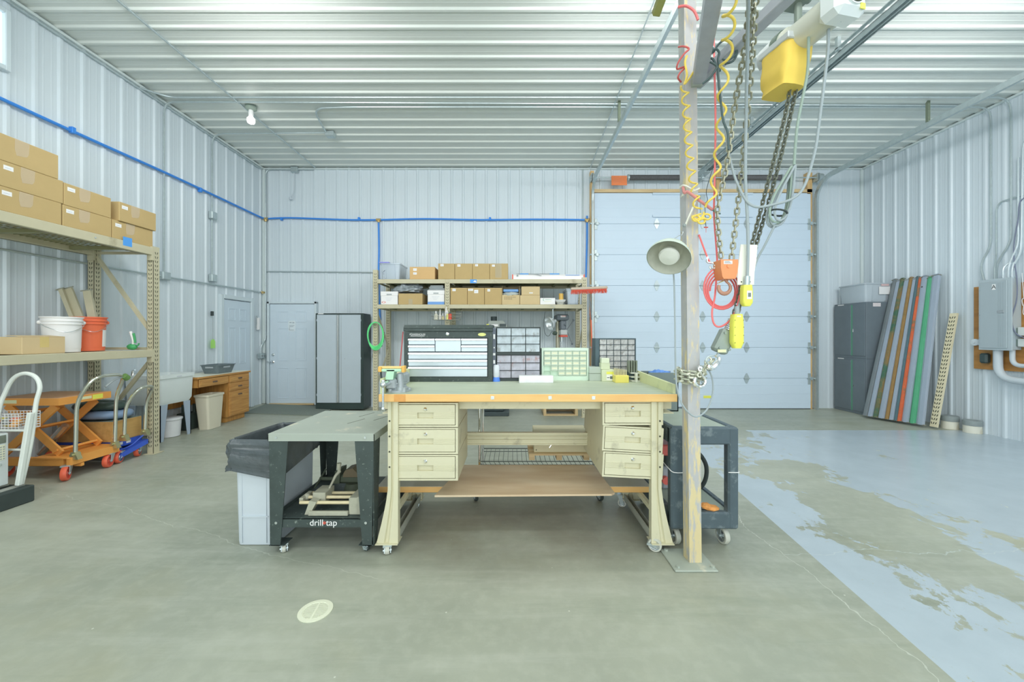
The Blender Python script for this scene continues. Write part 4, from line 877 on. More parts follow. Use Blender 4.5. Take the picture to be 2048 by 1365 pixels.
# ---------------------------------------------------------------- wire cart behind the bench with the crated box
wc = T('wire_cart', 'chrome wire shelf cart standing behind under the workbench', 'wire cart', (.24, 3.7, 0))
for xx in (PX(959, 3.48), PX(1205, 3.48)):
    for yy in (3.48, 3.88):
        mb = MB(); mb.cyl((xx, yy, .09), (xx, yy, .985), .0125, n=12)
        for k in range(20): mb.cyl((xx, yy, .12+k*.043), (xx, yy, .123+k*.043), .0133, n=12)
        mb.build('post', CHROME, wc); caster(wc, (xx-.03, yy-.03, 0), .045, .026, .35, tread=RUBBER, top=.1)
xa, xb = PX(959, 3.48), PX(1205, 3.48)
WIRE = M('dark_wire', (70, 78, 74), rough=.4, metal=.4)
for zz in (.335, .95):
    mb = MB()
    for yy in (3.48, 3.88): mb.cyl((xa, yy, zz), (xb, yy, zz), .004, n=6).cyl((xa, yy, zz-.03), (xb, yy, zz-.03), .003, n=6)
    for k in range(27): x = xa+(xb-xa)*k/26; mb.cyl((x, 3.48, zz), (x, 3.88, zz), .0022, n=5); mb.cyl((x, 3.48, zz), (x+.02, 3.48, zz-.03), .002, n=5)
    mb.build('wire_shelf', WIRE, wc)
cr = T('wooden_skid', 'small wooden skid under the tan steel box on the wire cart', 'skid', (.4, 3.66, .339)); a, b = PX(1058, 3.52), PX(1178, 3.52)
mb = MB()
for yy in (3.50, 3.60, 3.72, 3.82): mb.box(a, b, yy, yy+.05, .381, .397)
mb.build('deck_boards', PINEX, cr)
for k in range(3): x = a+(b-a-.05)*k/2; MB().box(x, x+.05, 3.50, 3.87, .3395, .381).build('skid_block', PINEX, cr)
tbx = T('steel_box', 'tan riveted steel box on the small skid behind the workbench', 'box', (.45, 3.68, .397)); a, b = PX(1068, 3.54), PX(1178, 3.54)
TB = M('tan_box_paint', (196, 190, 154), rough=.5, var=.06)
MB().box(a, b, 3.54, 3.82, .3972, .58, .004).build('body', TB, tbx)
mb = MB(); mb.cyl((a+.14, 3.538, .44), (a+.18, 3.538, .50), .007, n=8); mb.build('latch', CHROME, tbx)
mb = MB()
for xx in (a+.02, b-.02): mb.ball((xx, 3.54, .42), .005, n=6).ball((xx, 3.54, .56), .005, n=6)
mb.build('rivets', DARK, tbx)
# ---------------------------------------------------------------- steel post with jib arms
POSTM = worn_post()
post = T('jib_post', 'worn square steel post with two jib arms in front of the overhead door', 'steel post', (1.16, 2.525, 0))
lean = -.035; ph = 4.0
mb = MB(); a, b = PX(1379, 2.485), PX(1403.5, 2.485); lx = lambda z: lean*z/3.58
def ring(z): return [Vector((a+lx(z), 2.485, z)), Vector((b+lx(z), 2.485, z)), Vector((b+lx(z), 2.563, z)), Vector((a+lx(z)-.004, 2.563, z))]
mb.loft([ring(z) for z in (.012, 1, 2, 3, ph)]); mb.build('upright', POSTM, post)
MB().box(PX(1348, 2.42), PX(1434, 2.42), 2.40, 2.655, 0, .012, .004).build('base_plate', DUST, post)
for bx in (PX(1357, 2.43), PX(1426, 2.43)):
    for by in (2.435, 2.625): MB().cyl((bx, by, .012), (bx, by, .024), .013, n=6).build('anchor_bolt', DUST, post)
ARM = M('jib_arm_steel', (160, 164, 172), rough=.5, metal=.15, var=.12, scale=18)
o1 = P(1392, 150, 2.47)
e1 = Vector((o1.x-.255*1.9*.98-.0, o1.y-1.75, o1.z))
mb = MB(); mb.bar(o1+Vector((.03, .03, -.02)), P(1420, 0, 1.83)+(P(1420, 0, 1.83)-o1)*1.2, .075, .075, None, .004); mb.build('jib_arm', ARM, post)
mb = MB(); mb.bar(o1+Vector((.03, .06, -.02)), P(1553, 0, 1.92)+(P(1553, 0, 1.92)-o1)*1.2, .065, .06, None, .004); mb.build('jib_arm', ARM, post)
mb = MB(); q = P(1393, 158, 2.475); mb.prism([q+Vector((-.03, -.012, .03)), q+Vector((.035, -.012, .035)), q+Vector((.035, -.012, -.045)), q+Vector((-.03, -.012, -.05))], (0, .03, 0)); mb.build('weld_plate', DUST, post)
# ---------------------------------------------------------------- chain around the post, hook
ch = T('wrapped_chain', 'galvanized chain wrapped round the steel post with a silver hook', 'chain', P(1385, 745, 2.5))
zc_ = PZ(747, 2.49); pts = []
for k in range(3):
    z = zc_+.03-.028*k; cxp = 1.155
    for g in range(0, 360, 20):
        r = .078; pts.append(Vector((1.153+lx(z)+r*1.0*math.cos(math.radians(g-60)), 2.524+.075*math.sin(math.radians(g-60)), z-.028*g/360)))
CHM = M('zinc_chain', (176, 178, 158), rough=.35, metal=.6, var=.25, scale=60)
MB().chain(pts, .055, .0075, 5, 10, .6).build('chain', CHM, ch)
mb = MB(); mb.chain([P(1402, 748, 2.44), P(1413, 730, 2.43), P(1420, 715, 2.43)], .05, .007, 5, 10, .6).chain([P(1398, 752, 2.43), P(1408, 742, 2.42), P(1414, 752, 2.42)], .045, .007, 5, 10, .6).chain([P(1412, 735, 2.43), P(1425, 722, 2.42), P(1421, 712, 2.42)], .045, .007, 5, 10, .6); mb.build('chain', CHM, ch)
def hook(mb, c, r, w, u=(1, 0, 0), v=(0, 0, 1), a0=-200, a1=70, eye=True, sh=1.0):
    """J hook: centre c, bowl radius r, thickness w; angles measured in the u,v plane"""
    c = Vector(c); u = Vector(u); v = Vector(v); pts = []; rr = []
    for k in range(17):
        g = math.radians(a0+(a1-a0)*k/16); pts.append(c+u*math.cos(g)*r+v*math.sin(g)*r); rr.append(w*(.55+.45*math.sin(math.pi*min(1, (k+3)/18))))
    pts += [c+v*r*(1.35*sh)+u*r*.25, c+v*r*(1.9*sh)]; rr += [w*.75, w*.7]
    mb.tube(pts, rr, 8)
    if eye: mb.tube([c+v*r*(1.9*sh+.35)+u*math.cos(t)*r*.35+v*math.sin(t)*r*.35 for t in [k*math.pi/5 for k in range(10)]], w*.6, 6, True)
    return mb
mb = MB(); hook(mb, P(1400, 763, 2.42), .034, .013, a0=-215, a1=60); mb.build('hook', CHROME, ch)
# ---------------------------------------------------------------- reflector lamp
lc = P(1337, 517, 2.40); ax = Vector((-.38, -.55, -.74)).normalized()
lamp = T('reflector_lamp', 'grey green dome reflector lamp hooked onto the steel post', 'lamp', lc)
R_ = .128; SH = M('mint_enamel_shade', (186, 200, 186), rough=.4, var=.06); IN = M('dusty_reflector', (176, 178, 164), rough=.35, metal=.25, var=.12, scale=30)
prof = [(R_, 0), (R_*1.02, -.003), (R_*.97, -.025), (R_*.82, -.06), (R_*.58, -.088), (R_*.32, -.102), (.03, -.105), (.03, -.15), (.001, -.152)]
MB().lathe(prof, lc, ax, 40).build('shade', SH, lamp)
MB().lathe([(R_*.985, -.001), (R_*.93, -.024), (R_*.78, -.057), (R_*.54, -.083), (.001, -.09)], lc, ax, 40).build('reflector', IN, lamp)
MB().lathe([(.02, -.085), (.03, -.07), (.055, -.045), (.062, -.02), (.055, -.004), (.001, .004)], lc, ax, 28).build('bulb', M('unlit_flood_bulb', (206, 208, 198), rough=.25, var=.04), lamp)
back = lc-ax*.14
mb = MB(); mb.tube(smooth([back+Vector((0, 0, .02)), P(1345, 480, 2.45), P(1358, 472, 2.46)], 5), .0025, 6).tube(smooth([P(1358, 472, 2.46), P(1364, 470, 2.46), P(1366, 464, 2.46), P(1362, 463, 2.46)], 5), .0025, 6); mb.build('hanging_hook', STEEL, lamp)
GC = M('grey_cable', (142, 154, 158), rough=.5, var=.06)
cb = [back, P(1344, 520, 2.56), P(1348, 560, 2.54), P(1350, 640, 2.47), P(1351, 720, 2.42), P(1354, 775, 2.40), P(1366, 812, 2.38), P(1390, 834, 2.38), P(1412, 822, 2.40), P(1424, 795, 2.42), P(1426, 768, 2.43), P(1420, 745, 2.43), P(1406, 734, 2.43)]
MB().tube(smooth(cb, 7), .0052, 7).build('cable', GC, lamp)
# ---------------------------------------------------------------- chain hoist with the orange hook block
HCH = M('hoist_chain_steel', (142, 142, 120), rough=.4, metal=.5, var=.3, scale=70)
hb = T('chain_hoist', 'orange hook block hanging on two lifting chains right of the post', 'chain hoist', P(1451, 541, 2.40))
MB().chain(smooth([P(1503, -20, 1.78), P(1491, 88, 2.04), P(1471, 204, 2.24), P(1454, 327, 2.34), P(1436, 411, 2.39), P(1436, 450, 2.40), P(1443, 524, 2.40)], 10), .046, .0056, 5, 10, .62).build('lifting_chain', HCH, hb)
MB().chain(smooth([P(1512, -20, 1.78), P(1502, 140, 2.12), P(1488, 300, 2.32), P(1474, 423, 2.39), P(1462, 524, 2.40)], 10), .046, .0056, 5, 10, .62).build('lifting_chain', HCH, hb)
c = P(1451, 541, 2.40); s = 2.4/785
ORB = M('orange_hook_block', (232, 130, 66), rough=.4, var=.08)
def oct_(hw0, hw1, z0, z1, d): return [(c.x-hw0*s, c.y-d, c.z+z1*s), (c.x+hw0*s, c.y-d, c.z+z1*s), (c.x+hw0*s, c.y-d, c.z+z1*s*.2), (c.x+hw1*s, c.y-d, c.z+z0*s*.75), (c.x+hw1*.8*s, c.y-d, c.z+z0*s), (c.x-hw1*.8*s, c.y-d, c.z+z0*s), (c.x-hw1*s, c.y-d, c.z+z0*s*.75), (c.x-hw0*s, c.y-d, c.z+z1*s*.2)]
mb = MB(); mb.prism(oct_(17, 14, -19, 19, .045), (0, .09, 0)); mb.cyl((c.x-.006, c.y-.05, c.z+.018), (c.x-.006, c.y-.045, c.z+.018), .012, n=10); mb.build('hook_block', ORB, hb)
mb = MB(); mb.box(c.x-.035, c.x+.016, c.y-.0465, c.y-.045, c.z+.030, c.z+.050); mb.mat(1)
for k in range(3): mb.box(c.x-.030, c.x+.010-.006*k, c.y-.0472, c.y-.0464, c.z+.035+.005*k, c.z+.037+.005*k)
mb.build('block_label', [LABEL, INK], hb)
RUST = M('rusty_hook', (176, 128, 106), rough=.55, metal=.2, var=.15, scale=20)
mb = MB(); hook(mb, P(1449, 576, 2.40), .036, .0125, a0=-205, a1=62, eye=False, sh=.9); mb.build('hook', RUST, hb)
mb = MB(); mb.cyl(P(1435, 567, 2.39), P(1447, 562, 2.39), .004, n=6); mb.build('safety_latch', STEEL, hb)
# ---------------------------------------------------------------- electric hoist with yellow chain bag
HG = M('hoist_grey', (178, 184, 184), rough=.35, metal=.15, var=.05)
hp = P(1600, 60, 2.2); eh = T('electric_hoist', 'grey electric hoist with yellow chain bag hanging at the top right', 'electric hoist', hp)
d = Vector((.20, -.98, 0)).normalized(); sd = Vector((d.y, -d.x, 0))*-1; z_ = Vector((0, 0, 1))
A = P(1578, 92, 2.36)
MB().cyl(A+d*.02, A+d*.26, .082, n=28).cyl(A+d*.0, A+d*.03, .094, n=28).build('motor', M('hoist_motor_shell', (188, 190, 176), rough=.35, metal=.1, var=.05), eh)
mb = MB(); mb.cyl(A-d*.045, A+d*.002, .10, n=28); mb.build('collar', M('hoist_collar', (78, 98, 84), rough=.5), eh)
mb = MB(); mb.cyl(A-d*.15, A-d*.045, .088, .096, 24).obox(A-d*.10-z_*.05, (.13, .13, .16), Matrix((sd, d, z_)).transposed(), .02); mb.build('gearbox', HG, eh)
B = A+d*.31; mb = MB(); mb.obox(B, (.19, .13, .19), Matrix((sd, d, z_)).transposed(), .03); mb.cyl(B+d*.06, B+d*.075, .06, n=20); mb.build('end_cover', M('hoist_white_cover', (206, 214, 220), rough=.35, var=.03), eh)
mb = MB(); 
for r in (.02, .035, .05): mb.tube([B+d*.076+sd*math.cos(t)*r-z_*0+z_*math.sin(t)*r for t in [k*math.pi/10 for k in range(20)]], .0035, 5, True)
mb.build('fan_grille', DARK, eh)
mb = MB(); q = B+sd*.05-z_*.06+d*.066; mb.obox(q, (.03, .004, .03), Matrix((sd, d, z_)).transposed()); mb.build('yellow_sticker', YPEND, eh)
# suspension up to the trolley above the frame
mb = MB(); q = A+d*.06+z_*.08; mb.cyl(q, q+z_*.12, .02, n=10).obox(q+z_*.17, (.10, .14, .10), Matrix((sd, d, z_)).transposed(), .01).cyl(q+z_*.17-sd*.08, q+z_*.17+sd*.08, .028, n=14); mb.build('trolley', M('trolley_steel', (120, 132, 122), rough=.45, metal=.3), eh)
mb = MB(); mb.cyl(q+z_*.2, (q.x, q.y, ZC), .016, n=8); mb.build('suspension_rod', GALV, eh)
# yellow chain bag
bx_ = P(1574, 100, 2.36); bx_.z = 0; zt_, zb_ = PZ(100, bx_.y), PZ(186, bx_.y); ang = math.atan2(d.x, -d.y)
mb = MB(); rings = []
for k in range(9):
    f = k/8; z = zt_+(zb_-zt_)*f; hw, hd = .095-.004*f, .10
    if f > .85: hw *= .9; hd *= .88
    ring = []
    for i in range(32):
        g = 2*math.pi*i/32; cu, su = math.cos(g), math.sin(g); pu = abs(cu)**.32*math.copysign(1, cu)*hw; pv = abs(su)**.32*math.copysign(1, su)*hd
        w_ = .008*noise.noise(Vector((pu*20, pv*20, f*3)))*(f > .05)
        ring.append(bx_+sd*(pu+w_)+d*(pv+w_)+z_*(z+(.10*(1-f*.55))*(pv/hd)*0)+Vector((-.03*f, 0, 0)))
    rings.append(ring)
mb.loft(rings, False, True); mb.build('chain_bag', YBAG, eh, ang=50)
mb = MB(); mb.obox(bx_+z_*(zt_+.006), (.205, .215, .04), Matrix((sd, d, z_)).transposed(), .005); mb.build('bag_rim', HG, eh)
top1, top2 = P(1588, 60, 2.32), P(1612, 70, 2.3)
MB().chain(smooth([top1, P(1578, 190, 2.34), P(1553, 300, 2.36), P(1528, 395, 2.38), P(1503, 492, 2.40), P(1478, 590, 2.41), P(1463, 645, 2.41)], 10), .034, .0048, 5, 9, .66).build('load_chain', M('dark_load_chain', (108, 112, 98), rough=.4, metal=.5, var=.3, scale=70), eh)
MB().chain(smooth([top2, P(1590, 190, 2.34), P(1565, 300, 2.36), P(1540, 395, 2.38), P(1512, 492, 2.41), P(1486, 590, 2.42), P(1470, 645, 2.42)], 10), .034, .0048, 5, 9, .66).build('load_chain', MATS['dark_load_chain'], eh)
mb = MB(); sp0, sp1 = P(1466, 640, 2.41), P(1456, 664, 2.41); pts = []
for k in range(81):
    f = k/80; p = sp0.lerp(sp1, f); u, v, dd = frame(sp1-sp0); g = 2*math.pi*7*f; pts.append(p+(u*math.cos(g)+v*math.sin(g))*.026)
mb.tube(pts, .0035, 6); mb.build('spring', CHROME, eh)
lo0, lo1 = P(1457, 662, 2.41), P(1436, 705, 2.41); LB = M('load_block_steel', (134, 146, 138), rough=.4, metal=.35, var=.2, scale=20)
mb = MB(); mb.bar(lo0, lo1, .088, .07, (1, 0, .4), .012); dd = (lo1-lo0).normalized(); 
sdv = Vector((0, -1, 0)).cross(dd).normalized()
for a_, b_ in ((.02, .3), (.035, .75), (-.03, .2), (-.02, .85)): q = lo0.lerp(lo1, b_)+sdv*a_; mb.cyl(q-Vector((0, .045, 0)), q, .008, n=8)
mb.build('load_block', LB, eh)
mb = MB(); q = lo0.lerp(lo1, .93); mb.obox(q+Vector((0, -.037, 0)), (.05, .004, .018), None); mb.build('block_label', M('pale_green_label', (206, 212, 160)), eh)
mb = MB(); hook(mb, P(1428, 725, 2.40), .034, .018, u=(.9, 0, .43), v=(.25, 0, .97), a0=-175, a1=55, eye=False, sh=.8); mb.build('hook', CHROME, eh)
mb = MB(); mb.tube(smooth([P(1429, 712, 2.40), P(1417, 714, 2.40), P(1412, 722, 2.40), P(1420, 731, 2.40)], 4), .005, 6); mb.build('safety_latch', GALV, eh)
# power cables of the hoist
MB().tube(smooth([B-z_*.09, P(1659, 50, 2.12), P(1655, 110, 2.14), P(1640, 230, 2.18), P(1628, 310, 2.2), P(1600, 386, 2.22), P(1545, 410, 2.26), P(1503, 411, 2.30), P(1478, 375, 2.33), P(1460, 318, 2.35), P(1447, 230, 2.38), P(1440, 170, 2.40), P(1430, 130, 2.42)], 8), .0075, 8).build('power_cable', GC, eh)
GG = M('grey_green_cable', (134, 154, 142), rough=.5, var=.06)
MB().tube(smooth([P(1640, 62, 2.2), P(1630, 55, 2.2), P(1618, 62, 2.2), P(1617, 90, 2.2), P(1614, 150, 2.22), P(1595, 250, 2.25), P(1588, 330, 2.27)], 8), .0075, 8).build('control_cable', GG, eh)
cc = T('cable_bundle', 'tied bundle of grey control cable hanging above the cream plate', 'cable bundle', P(1566, 395, 2.28))
u = (P(1584, 335, 2.28)-P(1548, 452, 2.28)); mid = (P(1584, 335, 2.28)+P(1548, 452, 2.28))/2; hl = u.length/2; u.normalize(); v = Vector((u.z, 0, -u.x))
random.seed(2)
for k in range(5):
    lp = []; of = Vector((random.uniform(-.008, .008), .011*k-.022, random.uniform(-.015, .015))); w_ = .055+.02*random.random()
    for i in range(28): g = 2*math.pi*i/28; cg = math.cos(g); lp.append(mid+of+u*cg*hl*(.93+.03*k*.5)+v*math.sin(g)*w_*(.6-.45*cg))
    MB().tube(lp, .0065, 7, True).build('loop', (GC, GG)[k % 2], cc)
MB().tube([mid-u*hl*.55+v*.045*math.cos(t)+Vector((0, .045*math.sin(t), 0)) for t in [k*math.pi/8 for k in range(16)]], .006, 6, True).build('tie', BLACKP, cc)
MB().tube(smooth([P(1549, 452, 2.28), P(1530, 490, 2.32), P(1514, 520, 2.36), P(1500, 560, 2.38), P(1478, 610, 2.38), P(1474, 628, 2.37)], 6), .0065, 7).build('cable_tail', GC, cc)
# control pendants
pc = T('control_pendant', 'small yellow control pendant with cream plate on a grey cable', 'control pendant', P(1492, 592, 2.34))
MB().tube(smooth([P(1497, -20, 1.74), P(1495, 100, 2.02), P(1492, 240, 2.24), P(1491, 360, 2.31), P(1495, 440, 2.32), P(1496, 500, 2.325), P(1494, 566, 2.33)], 8), .0085, 8).build('cable', GC, pc)
pl = [P(1482, 489, 2.35), P(1515, 490, 2.35), P(1513, 520, 2.35), P(1509, 545, 2.35), P(1508, 570, 2.35), P(1475, 570, 2.35), P(1476, 540, 2.35)]
mb = MB(); mb.prism(pl, (0, .006, 0)); mb.build('cream_plate', M('cream_plate', (226, 228, 196), rough=.5, var=.04), pc)
mb = MB(); 
for q in (P(1483, 564, 2.347), P(1500, 564, 2.347)): mb.ball(q, .004, n=6)
mb.build('plate_screws', DARK, pc)
MB().cyl(P(1494, 553, 2.335), P(1493, 572, 2.335), .017, n=12).build('strain_relief', GALV, pc)
def pend(mb, x, y0, y1, w0, w1, Y, rot=0.0, dep=.05):
    s = Y/785; a, b = P(x, y0, Y), P(x, y1, Y); rings = []
    n = 7
    for k in range(n):
        f = k/(n-1); p = a.lerp(b, f); w_ = (w0+(w1-w0)*min(1, f*4))*s/2; w_ *= (1 if f < .85 else .78) if f < .99 else .6
        d_ = dep/2*(1 if f < .9 else .75); rings.append([p+Vector((math.copysign(abs(math.cos(g))**.45, math.cos(g))*w_, math.copysign(abs(math.sin(g))**.45, math.sin(g))*d_, 0)) for g in [2*math.pi*(i+.5)/16 for i in range(16)]])
    return mb.loft(rings)
mb = MB(); pend(mb, 1492.5, 571, 613, 17, 20, 2.34); mb.build('pendant_body', YPEND, pc)
mb = MB(); q = P(1493.5, 591, 2.34); mb.box(q.x-.014, q.x+.014, q.y-.027, q.y-.0245, q.z-.025, q.z+.025); mb.mat(1).box(q.x-.008, q.x+.008, q.y-.029, q.y-.0268, q.z-.012, q.z+.012); mb.build('push_button', [LABEL, M('dark_button', (110, 118, 112))], pc)
pc = T('control_pendant', 'long yellow control pendant hanging below the red hose coil', 'control pendant', P(1473, 660, 2.34))
MB().cyl(P(1474, 613, 2.35), P(1474, 630, 2.35), .014, n=12).build('strain_relief', GC, pc)
mb = MB(); pend(mb, 1473, 629, 697, 17, 22, 2.35, 0, .06); mb.build('pendant_body', YPEND, pc)
mb = MB(); q = P(1472, 633, 2.35); mb.box(q.x-.012, q.x+.012, q.y-.0315, q.y-.029, q.z-.006, q.z+.003); mb.build('label', M('pale_yellow_label', (236, 228, 168)), pc)
for y in (641, 655, 671, 686):
    for x in (1465, 1482): q = P(x, y, 2.35); MB().ball((q.x, q.y-.028, q.z), .003, n=6).build('screw', M('screw_olive', (140, 134, 50)), pc)
# ---------------------------------------------------------------- hoses
def helix(path, amp, turns, n=14, ph=0.0, ampf=None):
    pts = smooth(path, 12); L = [0]
    for a, b in zip(pts, pts[1:]): L.append(L[-1]+(b-a).length)
    out = []; N = int(turns*n); j = 0
    for k in range(N+1):
        dd = L[-1]*k/N
        while j < len(L)-2 and L[j+1] < dd: j += 1
        t = (pts[j+1]-pts[j]).normalized(); p = pts[j]+t*(dd-L[j]); u = Vector((1, 0, 0)); u = (u-t*u.dot(t)).normalized(); v = t.cross(u); g = 2*math.pi*turns*k/N+ph
        a_ = amp*(ampf(k/N) if ampf else 1); out.append(p+u*math.cos(g)*a_+v*math.sin(g)*a_*.9)
    return out
yh = T('coiled_air_hose', 'yellow coiled air hose hanging in two strands beside the steel post', 'air hose', P(1400, 435, 2.38))
MB().tube(helix([P(1461, -30, 1.70), P(1455, 90, 2.02), P(1446, 170, 2.20), P(1441, 260, 2.30), P(1434, 330, 2.36), P(1425, 390, 2.38), P(1418, 415, 2.39)], .028, 8.2, ph=2.6, ampf=lambda f: 1-.25*f), .0068, 8).build('coil', YELLOW, yh)
MB().tube(helix([P(1369, 172, 2.43), P(1374, 240, 2.43), P(1380, 320, 2.43), P(1389, 380, 2.42), P(1396, 420, 2.40)], .022, 9.6, ph=3.0), .0056, 8).build('coil', YELLOW, yh)
lp = [P(1402, 428, 2.40)]
for a0 in (0, 1, 2):
    q = P((1392, 1402, 1413)[a0], (437, 442, 434)[a0], 2.39); 
    for k in range(9): g = math.radians((150, 180, 220)[a0]+45*k); lp.append(q+Vector((math.cos(g)*.024, (k-4)*.002, math.sin(g)*.018)))
lp.append(P(1408, 424, 2.39)); MB().tube(smooth(lp, 4), .006, 7).build('loops', YELLOW, yh)
MB().tube(smooth([P(1374, 112, 2.44), P(1370, 125, 2.43), P(1374, 150, 2.42), P(1369, 168, 2.42), P(1380, 155, 2.42), P(1390, 141, 2.41), P(1397, 149, 2.41), P(1408, 148, 2.40), P(1411, 134, 2.40), P(1408, 122, 2.40)], 5), .0065, 7).build('hose_end', YELLOW, yh)
rh = T('red_hose', 'thin red hose coiled below the orange hook block', 'hose', P(1445, 580, 2.42))
MB().tube(smooth([P(1427, -20, 2.36), P(1428, 100, 2.36), P(1431, 240, 2.38), P(1429, 370, 2.40), P(1428, 430, 2.43), P(1433, 500, 2.45), P(1434, 530, 2.45), P(1430, 590, 2.44), P(1424, 625, 2.43), P(1428, 648, 2.42), P(1440, 654, 2.41), P(1458, 643, 2.40), P(1472, 620, 2.39), P(1480, 590, 2.39)], 7), .0058, 7).build('hose', RED, rh)
lp = []; n = 26
for k in range(3*n+6):
    g = 2*math.pi*k/n; q = k/n; lp.append(P(1444+math.cos(g+1.9)*(37-4*q), 577-math.sin(g+1.9)*(43-4.5*q)+2*q, 2.43+.012*q))
MB().tube(lp, .0055, 7).build('coil', RED, rh)
MB().tube(smooth([P(1356, 14, 2.46), P(1372, 12, 2.44), P(1388, 22, 2.43), P(1396, 40, 2.43)], 5), .008, 7).build('hose', RED, rh)
MB().tube(smooth([P(1357, 94, 2.48), P(1368, 93, 2.44), P(1378, 98, 2.43), P(1368, 108, 2.43), P(1356, 126, 2.44), P(1354, 138, 2.46), P(1362, 136, 2.47), P(1371, 134, 2.45), P(1360, 146, 2.44), P(1356, 156, 2.45), P(1362, 164, 2.48)], 5), .0055, 7).build('hose', M('dull_red_hose', (190, 78, 74), rough=.5), rh)
t = T('strap_hook', 'pink strap with a steel hook holding the red hose coil', 'strap', P(1410, 510, 2.44))
MB().tube(smooth([P(1398, 470, 2.48), P(1407, 495, 2.46), P(1417, 520, 2.44), P(1422, 527, 2.44)], 4), .006, 6).build('strap', RED, t)
mb = MB(); hook(mb, P(1425, 534, 2.43), .016, .006, a0=-200, a1=70, eye=False); mb.tube(smooth([P(1416, 514, 2.43), P(1414, 524, 2.43), P(1424, 526, 2.43)], 4), .006, 6); mb.build('hook', STEEL, t)
t = T('bungee_cord', 'pink bungee cord with hooked end tied across the steel post', 'bungee cord', P(1385, 390, 2.44))
MB().tube(smooth([P(1366, 375, 2.47), P(1369, 386, 2.44), P(1376, 384, 2.43), P(1400, 402, 2.42), P(1425, 420, 2.42)], 5), .009, 7).build('cord', M('pink_bungee', (196, 122, 116), rough=.6), t)
MB().tube(smooth([P(1425, 420, 2.42), P(1433, 425, 2.42), P(1441, 428, 2.42)], 3), .005, 6).build('hook', M('dark_hook', (92, 118, 118), rough=.5), t)
t = T('white_rope', 'white twisted rope knotted round the steel post above the lamp', 'rope', P(1385, 380, 2.45))
ROPE = M('white_rope', (206, 206, 192), rough=.8, var=.15, scale=120)
MB().tube(smooth([P(1360, 375, 2.5), P(1368, 371, 2.46), P(1383, 378, 2.43), P(1388, 382, 2.43), P(1376, 384, 2.44), P(1366, 390, 2.46), P(1363, 394, 2.5)], 5), .006, 6).build('rope', ROPE, t)
MB().tube(smooth([P(1376, 386, 2.44), P(1390, 381, 2.42), P(1399, 377, 2.42)], 4), .005, 6).build('rope', ROPE, t)
MB().tube(smooth([P(1390, 405, 2.43), P(1383, 422, 2.43), P(1374, 443, 2.44), P(1370, 453, 2.44)], 5), .0065, 6).build('rope', ROPE, t)
MB().ball(P(1369, 451, 2.44), .012, n=8).build('knot', M('grey_tape', (130, 140, 140)), t)
t = T('black_cables', 'black cables bunched in loops where the jib arms meet', 'cable', P(1440, 130, 2.40))
BC = M('black_cable', (64, 84, 84), rough=.5)
for k, path in enumerate(([(1415, 95, 2.42), (1424, 92, 2.4), (1426, 105, 2.4), (1436, 90, 2.38), (1450, 80, 2.36), (1468, 86, 2.35), (1474, 105, 2.36), (1466, 122, 2.37), (1450, 128, 2.38)],
                          [(1412, 115, 2.42), (1425, 118, 2.40), (1432, 130, 2.40), (1440, 142, 2.40), (1436, 120, 2.40), (1438, 105, 2.39), (1430, 98, 2.38), (1422, 108, 2.4)],
                          [(1411, 120, 2.41), (1428, 128, 2.4), (1433, 136, 2.4), (1420, 155, 2.4), (1405, 168, 2.42)],
                          [(1436, 138, 2.4), (1437, 165, 2.4), (1441, 200, 2.4), (1446, 240, 2.39), (1455, 265, 2.38), (1457, 300, 2.37)],
                          [(1472, 92, 2.36), (1470, 110, 2.36), (1455, 120, 2.36), (1445, 118, 2.37)])):
    MB().tube(smooth([P(q[0], q[1], q[2]-.16) for q in path], 6), .0062, 7).build('cable', BC, t)
MB().cyl(P(1414, 106, 2.26), P(1424, 94, 2.25), .02, n=10).build('plug', M('pale_plug', (186, 202, 206), rough=.4), t)
# ---------------------------------------------------------------- black service cart right of the bench
cY0, cY1 = 2.665, 3.46; cx0, cx1 = PX(1342, cY0), PX(1478, cY0); cz1 = PZ(856, cY0); cz0 = PZ(1060, cY0)
CP = M('scuffed_cart_plastic', (72, 88, 96), rough=.5, var=.2, scale=10, grime=(104, 118, 122), gscale=14, gthr=.6)
CT = M('dusty_cart_top', (146, 160, 148), rough=.6, var=.15, scale=5)
ct = T('service_cart', 'black plastic two-shelf service cart right of the workbench', 'cart', ((cx0+cx1)/2, 3.0, 0))
mb = MB(); zt2 = cz1+.0
mb.mat(0).box(cx0+.03, cx1-.03, cY0, cY0+.05, cz1-.118, cz1, .01).box(cx0+.03, cx1-.03, cY1-.05, cY1, cz1-.118, cz1, .01).box(cx0, cx0+.05, cY0+.03, cY1-.03, cz1-.118, cz1, .01).box(cx1-.05, cx1, cY0+.03, cY1-.03, cz1-.118, cz1, .01)
mb.mat(1).box(cx0+.03, cx1-.03, cY0+.03, cY1-.03, cz1-.03, cz1-.008); mb.build('top_tray', [CP, CT], ct)
mb = MB(); zl = PZ(1026, cY0)
mb.mat(0).box(cx0+.03, cx1-.03, cY0, cY0+.05, cz0, zl, .01).box(cx0+.03, cx1-.03, cY1-.05, cY1, cz0, zl, .01).box(cx0, cx0+.05, cY0+.03, cY1-.03, cz0, zl, .01).box(cx1-.05, cx1, cY0+.03, cY1-.03, cz0, zl, .01)
mb.mat(1).box(cx0+.03, cx1-.03, cY0+.03, cY1-.03, zl-.03, zl-.008); mb.build('lower_tray', [CP, CT], ct)
for xx, ww in ((cx0, .105), (cx1-.072, .072)):
    for yy in (cY0-.002, cY1-.068):
        mb = MB(); mb.box(xx, xx+ww, yy, yy+.07, cz0-.001, cz1+.001, .012); mb.build('corner_post', CP, ct)
for xx in (cx0+.055, cx1-.07):
    for yy in (cY0+.075, cY1-.07): caster(ct, (xx, yy, 0), .058, .034, .15, top=cz0+.002)
